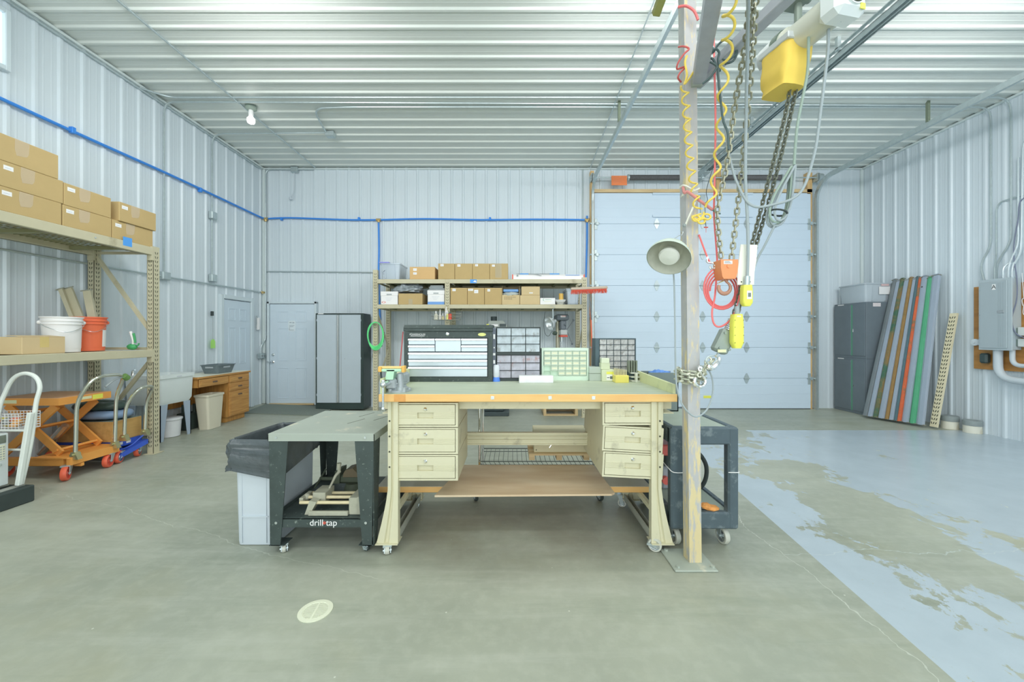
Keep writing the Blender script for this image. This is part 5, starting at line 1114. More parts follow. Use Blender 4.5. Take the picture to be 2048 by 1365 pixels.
mb = MB(); zz = PZ(945, cY0); mb.tube(smooth([(cx0-.006, cY0+.2, zz+.04), (cx0-.008, cY0+.03, zz+.02), (cx0+.02, cY0-.008, zz), (cx0+.11, cY0-.007, zz)], 4), .003, 6).tube(smooth([(cx1-.075, cY0-.006, zz), (cx1-.01, cY0-.007, zz), (cx1+.006, cY0+.02, zz), (cx1+.005, cY0+.10, zz)], 4), .003, 6); mb.build('tie_wire', LABEL, ct)
# things on the cart
Y = 3.10; c = Vector((PX(1350, Y), Y, zl-.008)); q = lambda a: PX(a, Y)
t = T('hose_machine', 'red topped machine with black hose on the lower cart shelf', 'machine', c)
MB().box(q(1322), q(1378), Y-.02, Y+.22, zl-.006, zl+.17, .015).build('base', M('pale_machine_grey', (150, 156, 164), rough=.5), t)
MB().box(q(1330), q(1372), Y, Y+.2, zl+.17, PZ(900, Y), .012).build('tank', BLACKP, t)
MB().box(q(1322), q(1374), Y-.01, Y+.2, PZ(912, Y), PZ(890, Y), .01).build('lid', M('machine_red', (236, 92, 80), rough=.4), t)
mb = MB(); mb.tube(smooth([(q(1370), Y+.1, PZ(900, Y)), (q(1395), Y+.02, PZ(905, Y)), (q(1408), Y-.02, PZ(925, Y)), (q(1410), Y-.02, PZ(950, Y)), (q(1404), Y, PZ(972, Y)), (q(1390), Y+.02, PZ(980, Y)), (q(1365), Y+.05, PZ(975, Y))], 6), .016, 9); mb.build('hose', RUBBER, t)
mb = MB(); mb.cyl((q(1327), Y-.06, zl+.075), (q(1327), Y-.02, zl+.075), .03, n=14); mb.build('red_knob', M('machine_red', (236, 92, 80)), t)
Y = 2.72; t = T('work_gloves', 'orange work gloves lying on the lower cart shelf', 'gloves', P(1420, 1024, Y))
for k, (x, y, sx, a) in enumerate(((1412, 1014, .035, .3), (1422, 1019, .05, .1))):
    o = P(x, y, Y); o.z = zl-.008+.018+.012*(1-k); mb = MB(); mb.blob(o, 1, (sx, .04, .017), .25, 2.2, k+3, 20, 10); mb.build('glove', M('glove_orange', (238, 142, 48), rough=.7), t)
t = T('small_hardware', 'small dark fittings beside the orange gloves on the cart', 'fittings', P(1406, 1022, Y))
for k, (x, r) in enumerate(((1405, .016), (1408, .012), (1402, .012))): o = P(x, 1020, Y+.04*k); o.z = zl-.008+r; MB().ball(o, r, n=8).build('fitting', (BLACKP, MINTG, IRON)[k], t)
Y = 3.28; bz = cz1-.008; t = T('parts_bin', 'grey parts bin with blue oddments on the cart behind the side board', 'bin', (PX(1308, Y)+.12, Y, bz)); q = lambda a: PX(a, Y)
zt3 = PZ(746, Y)
mb = MB(); a, b = max(q(1292), cx0+.05), max(q(1292), cx0+.05)+.26
mb.box(a, b, Y, Y+.008, bz, zt3).box(a, b, Y+.16, Y+.168, bz, zt3+.0).box(a, a+.008, Y, Y+.168, bz, zt3).box(b-.008, b, Y, Y+.168, bz, zt3-.04).box(a, b, Y, Y+.168, bz, bz+.008); mb.build('bin', M('dark_bin', (110, 124, 124)), t)
mb = MB(); mb.blob(((a+b)/2, Y+.08, zt3-.03), 1, (.10, .06, .045), .4, 3, 4, 20, 10); mb.build('contents', M('blue_oddments', (70, 124, 226), var=.5, scale=40), t, label='blue oddments')
# ---------------------------------------------------------------- shelving along the back wall
SF, SR = 6.95, 7.72; rs = lambda q: PX(q, SF); rz = lambda q: PZ(q, SF)
rack = T('storage_rack', 'long tan two-shelf storage rack along the back wall', 'shelving', (rs(955), 7.35, 0))
def slotted_post(root, x, yf, w, d, z0, z1, pitch=.05, front=True, name='post', foot=True):
    mb = MB(); mb.box(x-w/2, x+w/2, yf, yf+.004, z0, z1).box(x-w/2, x-w/2+.004, yf, yf+d, z0, z1).box(x+w/2-.004, x+w/2, yf, yf+d, z0, z1)
    if foot: mb.box(x-w*.75, x+w*.75, yf-.02, yf+d+.02, z0, z0+.006)
    mb.mat(1); k = 0; z = z0+.08
    while z < z1-.03:
        for s_ in (-1, 1):
            mb.prism([(x+s_*w*.20-.005, yf-.0008, z+.012), (x+s_*w*.20+.005, yf-.0008, z+.012), (x+s_*(w*.20-.008)+.003, yf-.0008, z-.012), (x+s_*(w*.20-.008)-.003, yf-.0008, z-.012)], (0, .001, 0))
        z += pitch
    return mb.build(name, [TAN, DARK], root)
PXS = (rs(750.5), rs(894.5), rs(1169))
for x, zt in zip(PXS, (rz(540), rz(559), rz(555))):
    slotted_post(rack, x, SF, .085, .06, fz(x)*.8, zt); slotted_post(rack, x, SR-.06, .085, .06, fz(x)*.8, zt)
for za, zb in ((rz(567.3), rz(559)), (rz(617.5), rz(609.5))):
    for xa, xb in zip(PXS, PXS[1:]):
        for yy in (SF-.012, SR-.03):
            mb = MB(); mb.box(xa+.035, xb-.035, yy, yy+.04, za, zb, .004).box(xa+.03, xa+.045, yy-.004, yy, za-.05, zb); mb.build('beam', TAN, rack)
        mb = MB(); mb.box(xa+.045, xb-.045, SF+.03, SR-.03, zb-.02, zb-.002)
        n = int((xb-xa)/.3)
        for k in range(n): q = xa+.15+k*.3; mb.box(q-.02, q+.02, SF+.03, SR-.03, zb-.05, zb-.02)
        mb.build('deck', M('olive_steel_deck', (126, 128, 84), rough=.6, var=.15), rack)
for x in PXS:
    mb = MB(); mb.bar((x+.02, SF+.06, 1.85), (x+.02, SR-.06, 1.2), .02, .035).bar((x+.02, SR-.06, 1.2), (x+.02, SF+.06, .6), .02, .035).bar((x+.02, SF+.06, 1.95), (x+.02, SR-.06, 1.95), .02, .03).bar((x+.02, SF+.06, 2.4), (x+.02, SR-.06, 2.4), .02, .03); mb.build('brace', TAN, rack)
a = P(947, 563, SF-.014); mb = MB(); mb.box(a.x-.06, a.x+.055, SF-.014, SF-.012, a.z-.033, a.z+.033); mb.mat(1).prism([(a.x-.01, SF-.0148, a.z-.01), (a.x+.03, SF-.0148, a.z+.022), (a.x+.055, SF-.0148, a.z-.02)], (0, .0006, 0)); mb.build('blue_sticker', [M('sticker_blue', (52, 144, 226), var=.05), LABEL], rack)
U = rz(558.6); Lw = rz(609.2)
def carton(name, label, x0, x1, zb, zt, yf, dep, mat=None, stick=(), tape=(), group=None, rz_=0.0, cat='box', creases=True, flap=True):
    """cardboard carton; stick = (u, v, w, h) fractions on the front, tape = (u, w, v0, v1)"""
    W = x1-x0; H = zt-zb
    t = T(name, label, cat, ((x0+x1)/2, yf+dep/2, zb), rz_, group); h = dep/2
    mb = MB(); mb.box(-W/2, W/2, -h, h, .0005, H, .004)
    if flap: mb.box(-W/2+.005, W/2-.005, -.002, .002, H-.0005, H+.0015)
    mb.build('carton', mat or CARD, t, local=True)
    for (u, v, w_, h_) in stick:
        mb = MB(); mb.box(-W/2+W*u, -W/2+W*(u+w_), -h-.0015, -h, H*v, H*(v+h_)); mb.mat(1)
        mb.box(-W/2+W*(u+w_*.15), -W/2+W*(u+w_*.8), -h-.002, -h-.0012, H*(v+h_*.55), H*(v+h_*.68)).box(-W/2+W*(u+w_*.15), -W/2+W*(u+w_*.55), -h-.002, -h-.0012, H*(v+h_*.28), H*(v+h_*.4))
        mb.build('sticker', [LABEL, M('pale_print', (170, 180, 196))], t, local=True)
    for (u, w_, v0, v1) in tape:
        MB().box(-W/2+W*u, -W/2+W*(u+w_), -h-.001, -h, H*v0, H*v1).build('tape', TAPE, t, local=True)
    return t
G = 'cartons on the top shelf of the back rack'; yb = SF+.03
carton('cardboard_box', 'low rounded cardboard box beside the clear tote on the top shelf', rs(818.5), rs(869), U, rz(533.5), yb, .5, M('orange_cardboard', (196, 158, 98), rough=.8, var=.05), [(.14, .68, .14, .2), (.14, .38, .14, .18)])
for (a, b), lb, st in zip(((875.5, 908.7), (909.3, 944.3), (944.8, 978.8), (979.3, 1016)), ('leftmost', 'second', 'third', 'rightmost'), ((.14, .82, .2, .15), (.14, .8, .18, .15), (.15, .82, .17, .14), (.12, .8, .16, .13))):
    carton('cardboard_box', lb+' of four square cartons in a row on the top shelf', rs(a), rs(b), U, rz(526.8), yb, .45, CARD, [st], [(.3, .35, .1, .98)] if lb == 'rightmost' else [], G)
G2 = 'cartons on the lower shelf of the back rack'
for (a, b), lb, st in zip(((900, 933.8), (934.4, 968.3), (969, 1003.5)), ('left', 'middle', 'right'), ([(.12, .8, .2, .15)], [(.04, .82, .3, .12), (.4, .68, .24, .2)], [(.16, .78, .16, .15)])):
    carton('cardboard_box', lb+' one of three square cartons on the lower shelf right of the middle post', max(rs(a), PXS[1]+.045), rs(b), Lw, rz(575.5), yb+.01, .42, CARD, st, [], G2)
carton('cardboard_box', 'flat carton stacked on another beside the open carton on the lower shelf', rs(1043), rs(1080), rz(590.3), rz(572.8), yb+.01, .4, CARD2, [(.42, .2, .2, .12)])
carton('cardboard_box', 'flat carton under another beside the open carton on the lower shelf', rs(1040), rs(1080), Lw, rz(590.5), yb, .42, CARD2)
t = carton('white_box', 'white carton with a small green emblem on the lower shelf', rs(1080.6), rs(1110.8), Lw, rz(596), yb, .3, LABEL, cat='box')
mb = MB(); W = rs(1110.8)-rs(1080.6); mb.tube([(-W*.24+.018*math.cos(g), -.152, .085+.018*math.sin(g)) for g in [math.radians(90+20*k) for k in range(10)]], .004, 6).box(-W*.17, W*.25, -.1515, -.15, .085, .091); mb.build('emblem', M('emblem_green', (110, 170, 140)), t, local=True)
mb = MB(); mb.box(-W*.22, W*.25, -.1515, -.15, .05, .058); mb.build('print_line', M('print_olive', (206, 214, 170)), t, local=True)
# open carton with plastic lining
t = T('open_carton', 'open carton lined with plastic between the square and flat cartons', 'box', (rs(1022), yb+.2, Lw)); a, b = rs(1003.8), rs(1039.5); zt = rz(590)
mb = MB(); mb.box(a, b, yb, yb+.008, Lw+.0005, zt).box(a, b, yb+.38, yb+.388, Lw, rz(569)).box(a, a+.008, yb, yb+.388, Lw, zt).box(b-.008, b, yb, yb+.388, Lw, zt).box(a, b, yb, yb+.388, Lw+.0005, Lw+.008)
mb.prism([(a, yb+.38, zt), (a, yb, zt), (a, yb+.1, rz(570)), (a, yb+.38, rz(569))], (.006, 0, 0)).prism([(b, yb+.38, zt), (b, yb, zt), (b, yb+.1, rz(570)), (b, yb+.38, rz(569))], (-.006, 0, 0)); mb.build('carton', CARD2, t)
mb = MB(); mb.box(a+.02, b-.02, yb+.06, yb+.30, rz(583), rz(577.5), .01); mb.build('contents', M('blue_white_pack', (96, 150, 220), var=.3), t)
mb = MB(); mb.blob(((a+b)/2, yb+.12, zt+.015), 1, ((b-a)*.53, .13, .05), .25, 3, 5, 30, 14); mb.build('plastic_lining', clear('grey_film', (186, 196, 192), .75), t, ang=60)
mb = MB(); 
for k in range(2):
    for i in range(7-2*k): mb.box(a+.04+i*.03, a+.06+i*.03, yb-.001, yb, zt-.05-k*.03, zt-.03-k*.03)
mb.build('stencil_print', M('carton_print', (150, 130, 92)), t)
# totes and file boxes
def tote(name, label, x0, x1, zb, zt, yf, dep, mat, content=None, lid=None, cat='storage tote'):
    t = T(name, label, cat, ((x0+x1)/2, yf+dep/2, zb)); k = .03; w = .006
    def rg(i, z, ins): return rrect(x0+ins, x1-ins, yf+ins, yf+dep-ins, .03, z, 3)
    mb = MB(); mb.loft([rg(0, zb+.001, k), rg(0, zt-.02, .012), rg(0, zt-.02, 0), rg(0, zt, 0), rg(0, zt, .012), rg(0, zt-.022, .018), rg(0, zb+.012, k+w)], True, True)
    for q in (.28, .72): x = x0+(x1-x0)*q; mb.box(x-.008, x+.008, yf+.012, yf+.03, zb+.02, zt-.03)
    mb.build('tub', mat, t)
    if lid:
        MB().box(x0-.006, x1+.006, yf-.006, yf+dep+.006, zt, zt+.018, .006).build('lid', lid, t)
    if content: 
        mb = MB(); mb.blob(((x0+x1)/2, yf+dep/2, zb+.012), 1, ((x1-x0)*.38, dep*.38, (zt-zb)*.55), .3, 2.5, 7, 20, 12, flat=0); mb.build('contents', content, t)
    return t
CL = clear('clear_tote', (186, 200, 212), .62)
t = tote('plastic_tote', 'clear plastic tote with purple lid edge at the left end of the top shelf', rs(758), rs(800), U, rz(526), yb, .5, CL, M('tote_contents', (176, 184, 190), var=.25), None)
MB().box(rs(757), rs(777), yb-.01, yb+.42, rz(526)+.002, rz(523.8)+.002, .003).build('loose_lid', M('violet_lid', (132, 134, 218), rough=.4), t, label='purple lid')
mb = MB(); x = rs(763); mb.tube([(x+.01, yb+.012, rz(543)), (x+.05, yb+.01, rz(540)), (x, yb+.014, rz(545)), (x+.03, yb+.014, rz(548))], .004, 5); mb.build('marker_scrawl', M('pencil_grey', (140, 150, 168)), t)
tote('plastic_tote', 'clear plastic tote on the lower shelf behind the broom head', rs(1133), rs(1161), Lw, rz(579), yb, .5, CL, M('tote_white_contents', (206, 214, 218), var=.1), CL)
tote('plastic_bin', 'small clear bin under the roll of tape on the lower shelf', rs(1111.8), rs(1131.5), Lw, rz(601.5), yb, .25, clear('clear_bin', (196, 198, 192), .8), None, M('bin_lid', (196, 200, 198), rough=.3), 'bin')
c = Vector((rs(1124.5), yb+.13, rz(601.5)+.019)); mb = MB(); mb.lathe([(.028, 0), (.042, 0), (.042, .12), (.028, .12), (.028, 0)], c, (0, 0, 1), 24); tag(mb.build('packing_tape', M('amber_tape', (206, 164, 54), rough=.3)), 'roll of amber packing tape standing on the small clear bin', 'tape roll')
def filebox(label, x0, x1, zt, blue):
    t = T('file_box', label, 'file box', ((x0+x1)/2, yb+.2, Lw)); zl = zt-.075
    MB().box(x0+.006, x1-.006, yb, yb+.38, Lw+.0005, zl, .003).build('body', LABEL, t)
    MB().box(x0, x1, yb-.006, yb+.386, zl, zt, .003).build('lid', LABEL, t)
    x = (x0+x1)/2; mb = MB(); mb.box(x-.045, x+.045, yb-.0078, yb-.006, zl+.01, zl+.032); mb.build('hand_hole', M('hole_grey', (150, 158, 160)), t)
    mb = MB(); 
    for k in range(3): mb.box(x-.07+.01*k, x+.06-.02*k, yb-.0012, yb, zl-.04-.025*k, zl-.036-.025*k)
    mb.build('handwriting', M('pale_ink', (176, 182, 192)), t)
    if blue: MB().box(x0+.005, x1-.005, yb-.001, yb, Lw+.001, Lw+.05).build('blue_band', M('band_blue', (92, 146, 210), var=.1), t)
    else:
        mb = MB(); mb.lathe([(.035, 0), (.035, .001), (.024, .0012), (.024, 0)], (x0+.055, yb, Lw+.04), (0, -1, 0), 20); mb.v = [Vector((v.x, v.y, Lw+.04+(v.z-Lw-.04)*.45)) for v in mb.v]; mb.build('red_oval', REDP, t)
    return t
filebox('white lidded file box with a red oval on the lower shelf', rs(760), rs(795), rz(583), False)
filebox('white file box with a blue band beside the middle post', rs(854), rs(888.6), rz(580.5), True)
carton('cardboard_box', 'carton under the crumpled plastic sheeting on the lower shelf', rs(796), rs(844), Lw, rz(587), yb, .42, CARD, [], [(.42, .17, .0, .5)])
FILM = M('grey_plastic_sheet', (140, 150, 156), rough=.22, var=.6, scale=18, spec=.6, bump=1.0)
def crumple(name, label, c, sc, seed):
    mb = MB(); mb.blob(c, 1, sc, .38, 2.6, seed, 64, 32, flat=-sc[2]*.55); mb.build
    o = mb.build(name, FILM, ang=70); tag(o, label, 'plastic sheeting'); return o
crumple('plastic_sheeting', 'crumpled grey plastic sheeting heaped on a carton', P(817, 579.5, yb+.15)+Vector((0, 0, .0)), (.25, .18, .10), 3)
mb = MB()
for k in range(5): 
    z = rz(580.3)+.003+.017*k; mb.obox((rs(872)+.01*math.sin(k*2), yb+.18, z+.008), (.29-.014*k, .34, .016), Matrix.Rotation(.05*math.sin(k*3), 3, 'Z'), .006)
tag(mb.build('folded_tarp', M('folded_grey_tarp', (142, 152, 156), rough=.5, var=.2)), 'folded grey tarp lying on the white and blue file box', 'tarp')
# level and grease gun on the top shelf
t = T('spirit_level', 'long white spirit level with red ends on the top shelf', 'level', (rs(1096), yb+.06, U)); a, b = rs(1024), rs(1170)
zt = rz(549); mb = MB(); mb.box(a+.02, b-.02, yb+.01, yb+.018, U+.001, zt).box(a+.02, b-.02, yb, yb+.03, U+.001, U+.008).box(a+.02, b-.02, yb, yb+.03, zt-.008, zt); mb.build('body', WHITEP, t)
for q in (a, b-.02): MB().box(q, q+.022, yb-.003, yb+.033, U+.0005, zt+.003, .002).build('end_cap', M('level_red', (226, 96, 74)), t)
MB().box(a+.95, b-.09, yb-.0012, yb, zt-.014, zt-.004).build('blue_stripe', M('band_blue', (92, 146, 210)), t)
t = T('caulking_gun', 'blue handled rod tool lying on the white level', 'hand tool', P(1060, 548, yb+.01)); z = zt+.012
mb = MB(); mb.cyl((rs(1033), yb+.015, z), (rs(1120), yb+.015, z), .007, n=8); mb.build('rod', STEEL, t)
mb = MB(); mb.cyl((rs(1040), yb+.015, z), (rs(1057), yb+.015, z), .012, n=10).cyl((rs(1100), yb+.015, z), (rs(1119), yb+.015, z), .012, n=10); mb.build('blue_grip', M('grip_blue', (70, 150, 216)), t)
mb = MB(); mb.tube(smooth([(rs(1057), yb-.01, z), (rs(1072), yb-.012, z-.01), (rs(1083), yb-.012, z-.035)], 4), .005, 6).ball((rs(1035), yb-.008, z-.03), .016, n=8); mb.build('trigger', IRON, t)
# push broom
t = T('push_broom', 'red bristle push broom standing head up beside the rack end', 'broom', P(1184, 760, 6.62)); by = 6.60
hz0, hz1 = PZ(579.5, by), PZ(572.5, by)
mb = MB(); mb.obox(P(1178, 577, by), (.62, .06, .045), Matrix.Rotation(-.04, 3, 'Y'), .012); mb.build('block', M('broom_block', (176, 160, 140), rough=.6, var=.1), t)
mb = MB(); random.seed(7); R = Matrix.Rotation(-.04, 3, 'Y'); cc = P(1178, 577, by)
for i in range(58):
    for j in range(3):
        u = -.29+.58*i/57; p = cc+R @ Vector((u, -.022+.022*j, -.02)); q = p+R @ Vector((random.uniform(-.012, .012)+.012*(1 if u > 0 else -1)*abs(u)*2, random.uniform(-.008, .008), -.058-.02*random.random()))
        mb.cyl(p, q, .0045, .0022, 4)
mb.build('bristles', M('red_bristles', (224, 84, 58), rough=.7, var=.2), t)
mb = MB(); mb.cyl(P(1179, 588, by), P(1183, 640, by+.05), .013, n=10); mb.build('socket', M('broom_socket', (110, 116, 118), rough=.4, metal=.5), t)
mb = MB(); e0 = P(1180, 597, by+.01); e1 = Vector((PX(1190, 6.9), 6.88, .002)); mb.cyl(e0, e1, .0125, n=10); mb.build('handle', M('orange_red_handle', (236, 96, 52), rough=.35), t)
# hanging wire basket with bottles
bY = 6.80; t = T('wire_basket', 'wire basket of bottles hanging on the middle rack post', 'basket', P(894, 637, bY)); q = lambda x: PX(x, bY); z = lambda y: PZ(y, bY)
mb = MB(); 
for zz, i in ((z(640), .0), (z(633), -.02), (z(627), -.03)): mb.tube([(q(866)+i, bY-.06+i*.3, zz), (q(919)-i, bY-.06+i*.3, zz), (q(919)-i, bY+.13, zz), (q(866)+i, bY+.13, zz)], .003, 5, True)
for k in range(9): x = q(866)+(q(919)-q(866))*k/8; mb.tube([(x, bY+.13, z(627)), (x, bY+.13, z(640)), (x, bY-.06, z(640)), (x, bY-.068, z(627))], .002, 4)
mb.tube([(q(919), bY-.06, z(640)), (q(923), bY-.06, z(634)), (q(924), bY+.0, z(620))], .003, 5); mb.build('wires', M('basket_wire', (120, 124, 116), metal=.4, rough=.4), t)
zb = z(640)+.004
for k, (x, r, h, nz_, col, lb) in enumerate(((872, .034, .10, .12, (198, 196, 176), 'cloudy bottle at the left end of the hanging basket'), (877.5, .03, .09, .15, (206, 206, 198), 'pale bottle second from the left in the hanging basket'), (883, .022, .06, .08, (196, 186, 140), 'small beige bottle in the hanging basket'),
                                     (887, .028, .15, .20, (214, 224, 224), 'white tipped squeeze bottle in the hanging basket'), (889.5, .024, .10, .13, (206, 208, 100), 'yellow green bottle in the hanging basket'))):
    x = q(x)+.012*k; c = Vector((x, bY+.03+(.03 if k % 2 else -.03), zb))
    tt = T('bottle', lb, 'bottle', c)
    MB().lathe([(.001, 0), (r, 0), (r, h*.75), (r*.4, h)], c, (0, 0, 1), 16).build('body', M('bottle_%d' % k, col, rough=.3, var=.15, scale=30), tt)
    MB().lathe([(r*.4, h), (r*.42, h+.02), (.004, nz_+.03), (.001, nz_+.03)], c, (0, 0, 1), 12).build('cap', WHITEP, tt)
c = Vector((q(900), bY-.0, zb)); tt = T('bottle', 'red and black bottle in the hanging basket before the post', 'bottle', c)
MB().lathe([(.001, 0), (.032, 0), (.032, .09), (.02, .10)], c, (0, 0, 1), 16).build('body', REDP, tt); MB().lathe([(.02, .10), (.02, .125), (.001, .125)], c, (0, 0, 1), 12).build('cap', BLACKP, tt)
# clamp lamp hanging from the lower beam
cY = 6.85; q = lambda x: PX(x, cY); z = lambda y: PZ(y, cY)
t = T('clamp_lamp', 'silver reflector clamp lamp hanging by a spring from the shelf beam', 'lamp', P(1100, 648, cY))
ax = Vector((-.62, -.35, -.25)).normalized(); c = P(1096, 648, cY)
MB().lathe([(.115, 0), (.118, -.003), (.108, -.04), (.075, -.085), (.035, -.11), (.03, -.15), (.001, -.152)], c-ax*.02, ax, 28).build('reflector', M('spun_aluminium', (196, 202, 204), rough=.28, metal=.6, var=.1), t)
mb = MB(); mb.tube(smooth([(q(1100), cY-.01, z(613)), (q(1105), cY-.03, z(612)), (q(1109), cY-.03, z(615)), (q(1106), cY, z(619))], 4), .004, 6).cyl((q(1105.5), cY-.01, z(619)), (q(1106), cY-.01, z(640)), .012, n=8).cyl((q(1104), cY-.03, z(638)), (q(1104), cY-.03, z(660)), .012, n=8); mb.build('clamp', GALV, t)
mb = MB(); mb.blob((q(1110), cY+.02, z(667)), 1, (.045, .04, .035), .2, 2, 3, 14, 8); mb.build('socket', M('dark_socket', (60, 76, 66)), t)
mb = MB(); mb.tube(smooth([(q(1110), cY+.02, z(665)), (q(1103), cY-.03, z(664)), (q(1098), cY-.03, z(672)), (q(1092), cY-.03, z(671)), (q(1088), cY-.03, z(660)), (q(1087), cY-.03, z(645)), (q(1090), cY-.02, z(624))], 5), .004, 6); mb.build('cord', BLACKP, t)
# green hose hung on the left post
gY = SF-.045; t = T('green_hose', 'coiled bright green hose hung on the left rack post', 'hose', P(750, 670, gY)); lp = []; n = 24
random.seed(5)
for k in range(5*n):
    g = 2*math.pi*k/n; r_ = k//n; lp.append(P(750+.4*r_+math.cos(g+1.57)*(15.2+.5*math.sin(r_*2.1)), 669+1.0*r_-math.sin(g+1.57)*(24.5+.8*r_), gY-.008*r_+.01*math.sin(g*2+r_)))
MB().tube(lp, .0085, 7).build('coil', M('green_hose', (66, 206, 116), rough=.35, var=.08), t)
mb = MB(); mb.tube(smooth([P(764, 654, gY), P(768, 672, gY), P(766, 686, gY), P(757, 692, gY)], 5), .005, 6).cyl(P(760, 690, gY), P(764, 693, gY), .014, n=8).cyl(P(765, 664, gY), P(768, 667, gY), .014, n=8); mb.build('fitting', M('dark_green_fitting', (50, 100, 80), rough=.4), t)
MB().cyl((PXS[0], SF, PZ(646, SF)), (PXS[0], SF-.11, PZ(646.5, SF)), .007, n=8).build('hook', STEEL, t)
# pink pole standing behind the tool chest
mb = MB(); mb.cyl(Vector((PX(795, 7.3), 7.2, fz(-2.2)+.002)), P(806, 664, 7.62), .012, n=8); tag(mb.build('pink_pole', M('pink_pole', (206, 92, 96), rough=.4)), 'slim pink pole leaning behind the vise and tool chest', 'pole')
# drill press on its skid
dp = P(1130, 650, 7.30); q = lambda x: PX(x, 7.3); z = lambda y: PZ(y, 7.3)
sk = T('wooden_skid', 'low wooden skid carrying the grey drill press by the back wall', 'skid', (q(1124), 7.3, 0)); a, b = PX(1087, 7.1), PX(1156, 7.1); zz = PZ(811, 7.1)
mb = MB()
for k in range(4): mb.box(a, b, 7.1+.15*k, 7.1+.15*k+.11, zz-.022, zz)
for k in (0, 3): mb.box(a, b, 7.1+.15*k, 7.1+.15*k+.11, 0.001, .02)
mb.build('deck_boards', PINEX, sk)
for xx in (a, b-.05): MB().box(xx, xx+.05, 7.1, 7.66, .02, zz-.022).build('stringer', PINEX, sk)
dr = T('drill_press', 'grey floor drill press with red chuck guard by the back wall', 'drill press', (q(1126), 7.35, zz)); DG = M('drill_press_grey', (98, 108, 116), rough=.45, var=.08)
bx0_, bx1_ = PX(1096, 7.15), PX(1146, 7.15)
mb = MB(); mb.box(bx0_, bx1_, 7.14, 7.60, zz+.0005, zz+.045, .012).box(bx0_+.05, bx1_-.05, 7.17, 7.45, zz+.045, zz+.075, .01); mb.mat(1)
for k in range(3): mb.box(bx0_+.10+.12*k, bx0_+.12+.12*k, 7.17, 7.42, zz+.0755, zz+.0765)
mb.build('base', [DG, DARK], dr)
MB().cyl((q(1118), 7.5, zz+.045), (q(1118), 7.5, z(640)), .042, n=18).build('column', M('oily_column', (176, 172, 150), rough=.3, metal=.5, var=.15, scale=10), dr)
mb = MB(); mb.box(q(1112), q(1136.5), 7.22, 7.72, z(641.5), z(629.5), .02).prism([(q(1112), 7.3, z(640)), (q(1112), 7.3, z(631)), (q(1105), 7.35, z(635))], (0, .3, 0)); mb.build('belt_cover', DG, dr)
mb = MB(); mb.box(q(1120), q(1132), 7.24, 7.52, z(660), z(641.5), .02); mb.build('head', DG, dr)
mb = MB(); mb.box(q(1119.5), q(1134), 7.22, 7.5, z(671), z(660), .015); mb.build('quill_housing', M('pale_grey_casting', (176, 182, 182), rough=.4), dr)
MB().box(q(1119.5), q(1134), 7.21, 7.5, z(674.5), z(671), .004).build('chuck_guard', REDP, dr, label='red guard')
mb = MB(); mb.cyl((q(1124), 7.34, z(674)), (q(1124), 7.34, z(684)), .028, n=14).cyl((q(1124), 7.34, z(684)), (q(1124), 7.34, z(694)), .012, n=10); mb.build('chuck', STEEL, dr)
mb = MB(); o = Vector((q(1133), 7.3, z(661)));
for e in ((1145.5, 641), (1143, 688), (1129, 650)): p = Vector((q(e[0]), 7.22, z(e[1]))); mb.cyl(o, p, .005, n=6).ball(p, .02, n=8)
mb.build('feed_handle', DG, dr)
mb = MB(); mb.box(q(1120), q(1130), 7.2185, 7.22, z(635.6), z(632), 0); mb.build('label', LABEL, dr); mb = MB(); mb.box(q(1122), q(1131), 7.2175, 7.2185, z(633.3), z(632.6)); mb.build('label_print', REDP, dr)
mb = MB(); mb.box(q(1100), q(1140), 7.2, 7.48, zz+.78, zz+.81, .006); mb.cyl((q(1118), 7.5, zz+.70), (q(1118), 7.5, zz+.84), .06, n=16); mb.build('table', DG, dr)
# sander standing left of the drill press
t = T('floor_machine', 'dark floor standing machine with grey hood behind the parts cabinets', 'machine', (PX(990, 7.3), 7.35, 0)); q = lambda x: PX(x, 7.2); z = lambda y: PZ(y, 7.2); FM = M('machine_black', (62, 74, 76), rough=.5, var=.2)
MB().box(PX(965, 7.05), PX(1018, 7.05), 7.05, 7.55, .001, .075, .01).build('foot', FM, t)
MB().box(PX(967, 7.1), PX(1008, 7.1), 7.10, 7.5, .075, 1.0, .02).build('cabinet', FM, t)
MB().box(q(980), q(1005), 7.2, 7.45, 1.0, z(656), .02).build('column', FM, t)
mb = MB(); mb.prism([(q(971), 7.2, z(658)), (q(1014), 7.2, z(658)), (q(1014), 7.2, z(651)), (q(1006), 7.2, z(642)), (q(979), 7.2, z(642))], (0, .3, 0)); mb.build('hood', M('hood_grey', (140, 148, 142), rough=.45), t)
MB().cyl((q(987), 7.34, z(642)), (q(987), 7.34, z(633)), .058, n=18).build('motor_cap', FM, t)
MB().box(q(983), q(996), 7.198, 7.2, z(653), z(649)).build('label', LABEL, t); MB().box(q(973), q(978), 7.198, 7.2, z(651.5), z(648.5)).build('yellow_sticker', YPEND, t)
MB().box(q(999), q(1012), 7.197, 7.2, z(654), z(648)).build('vent_panel', FM, t)
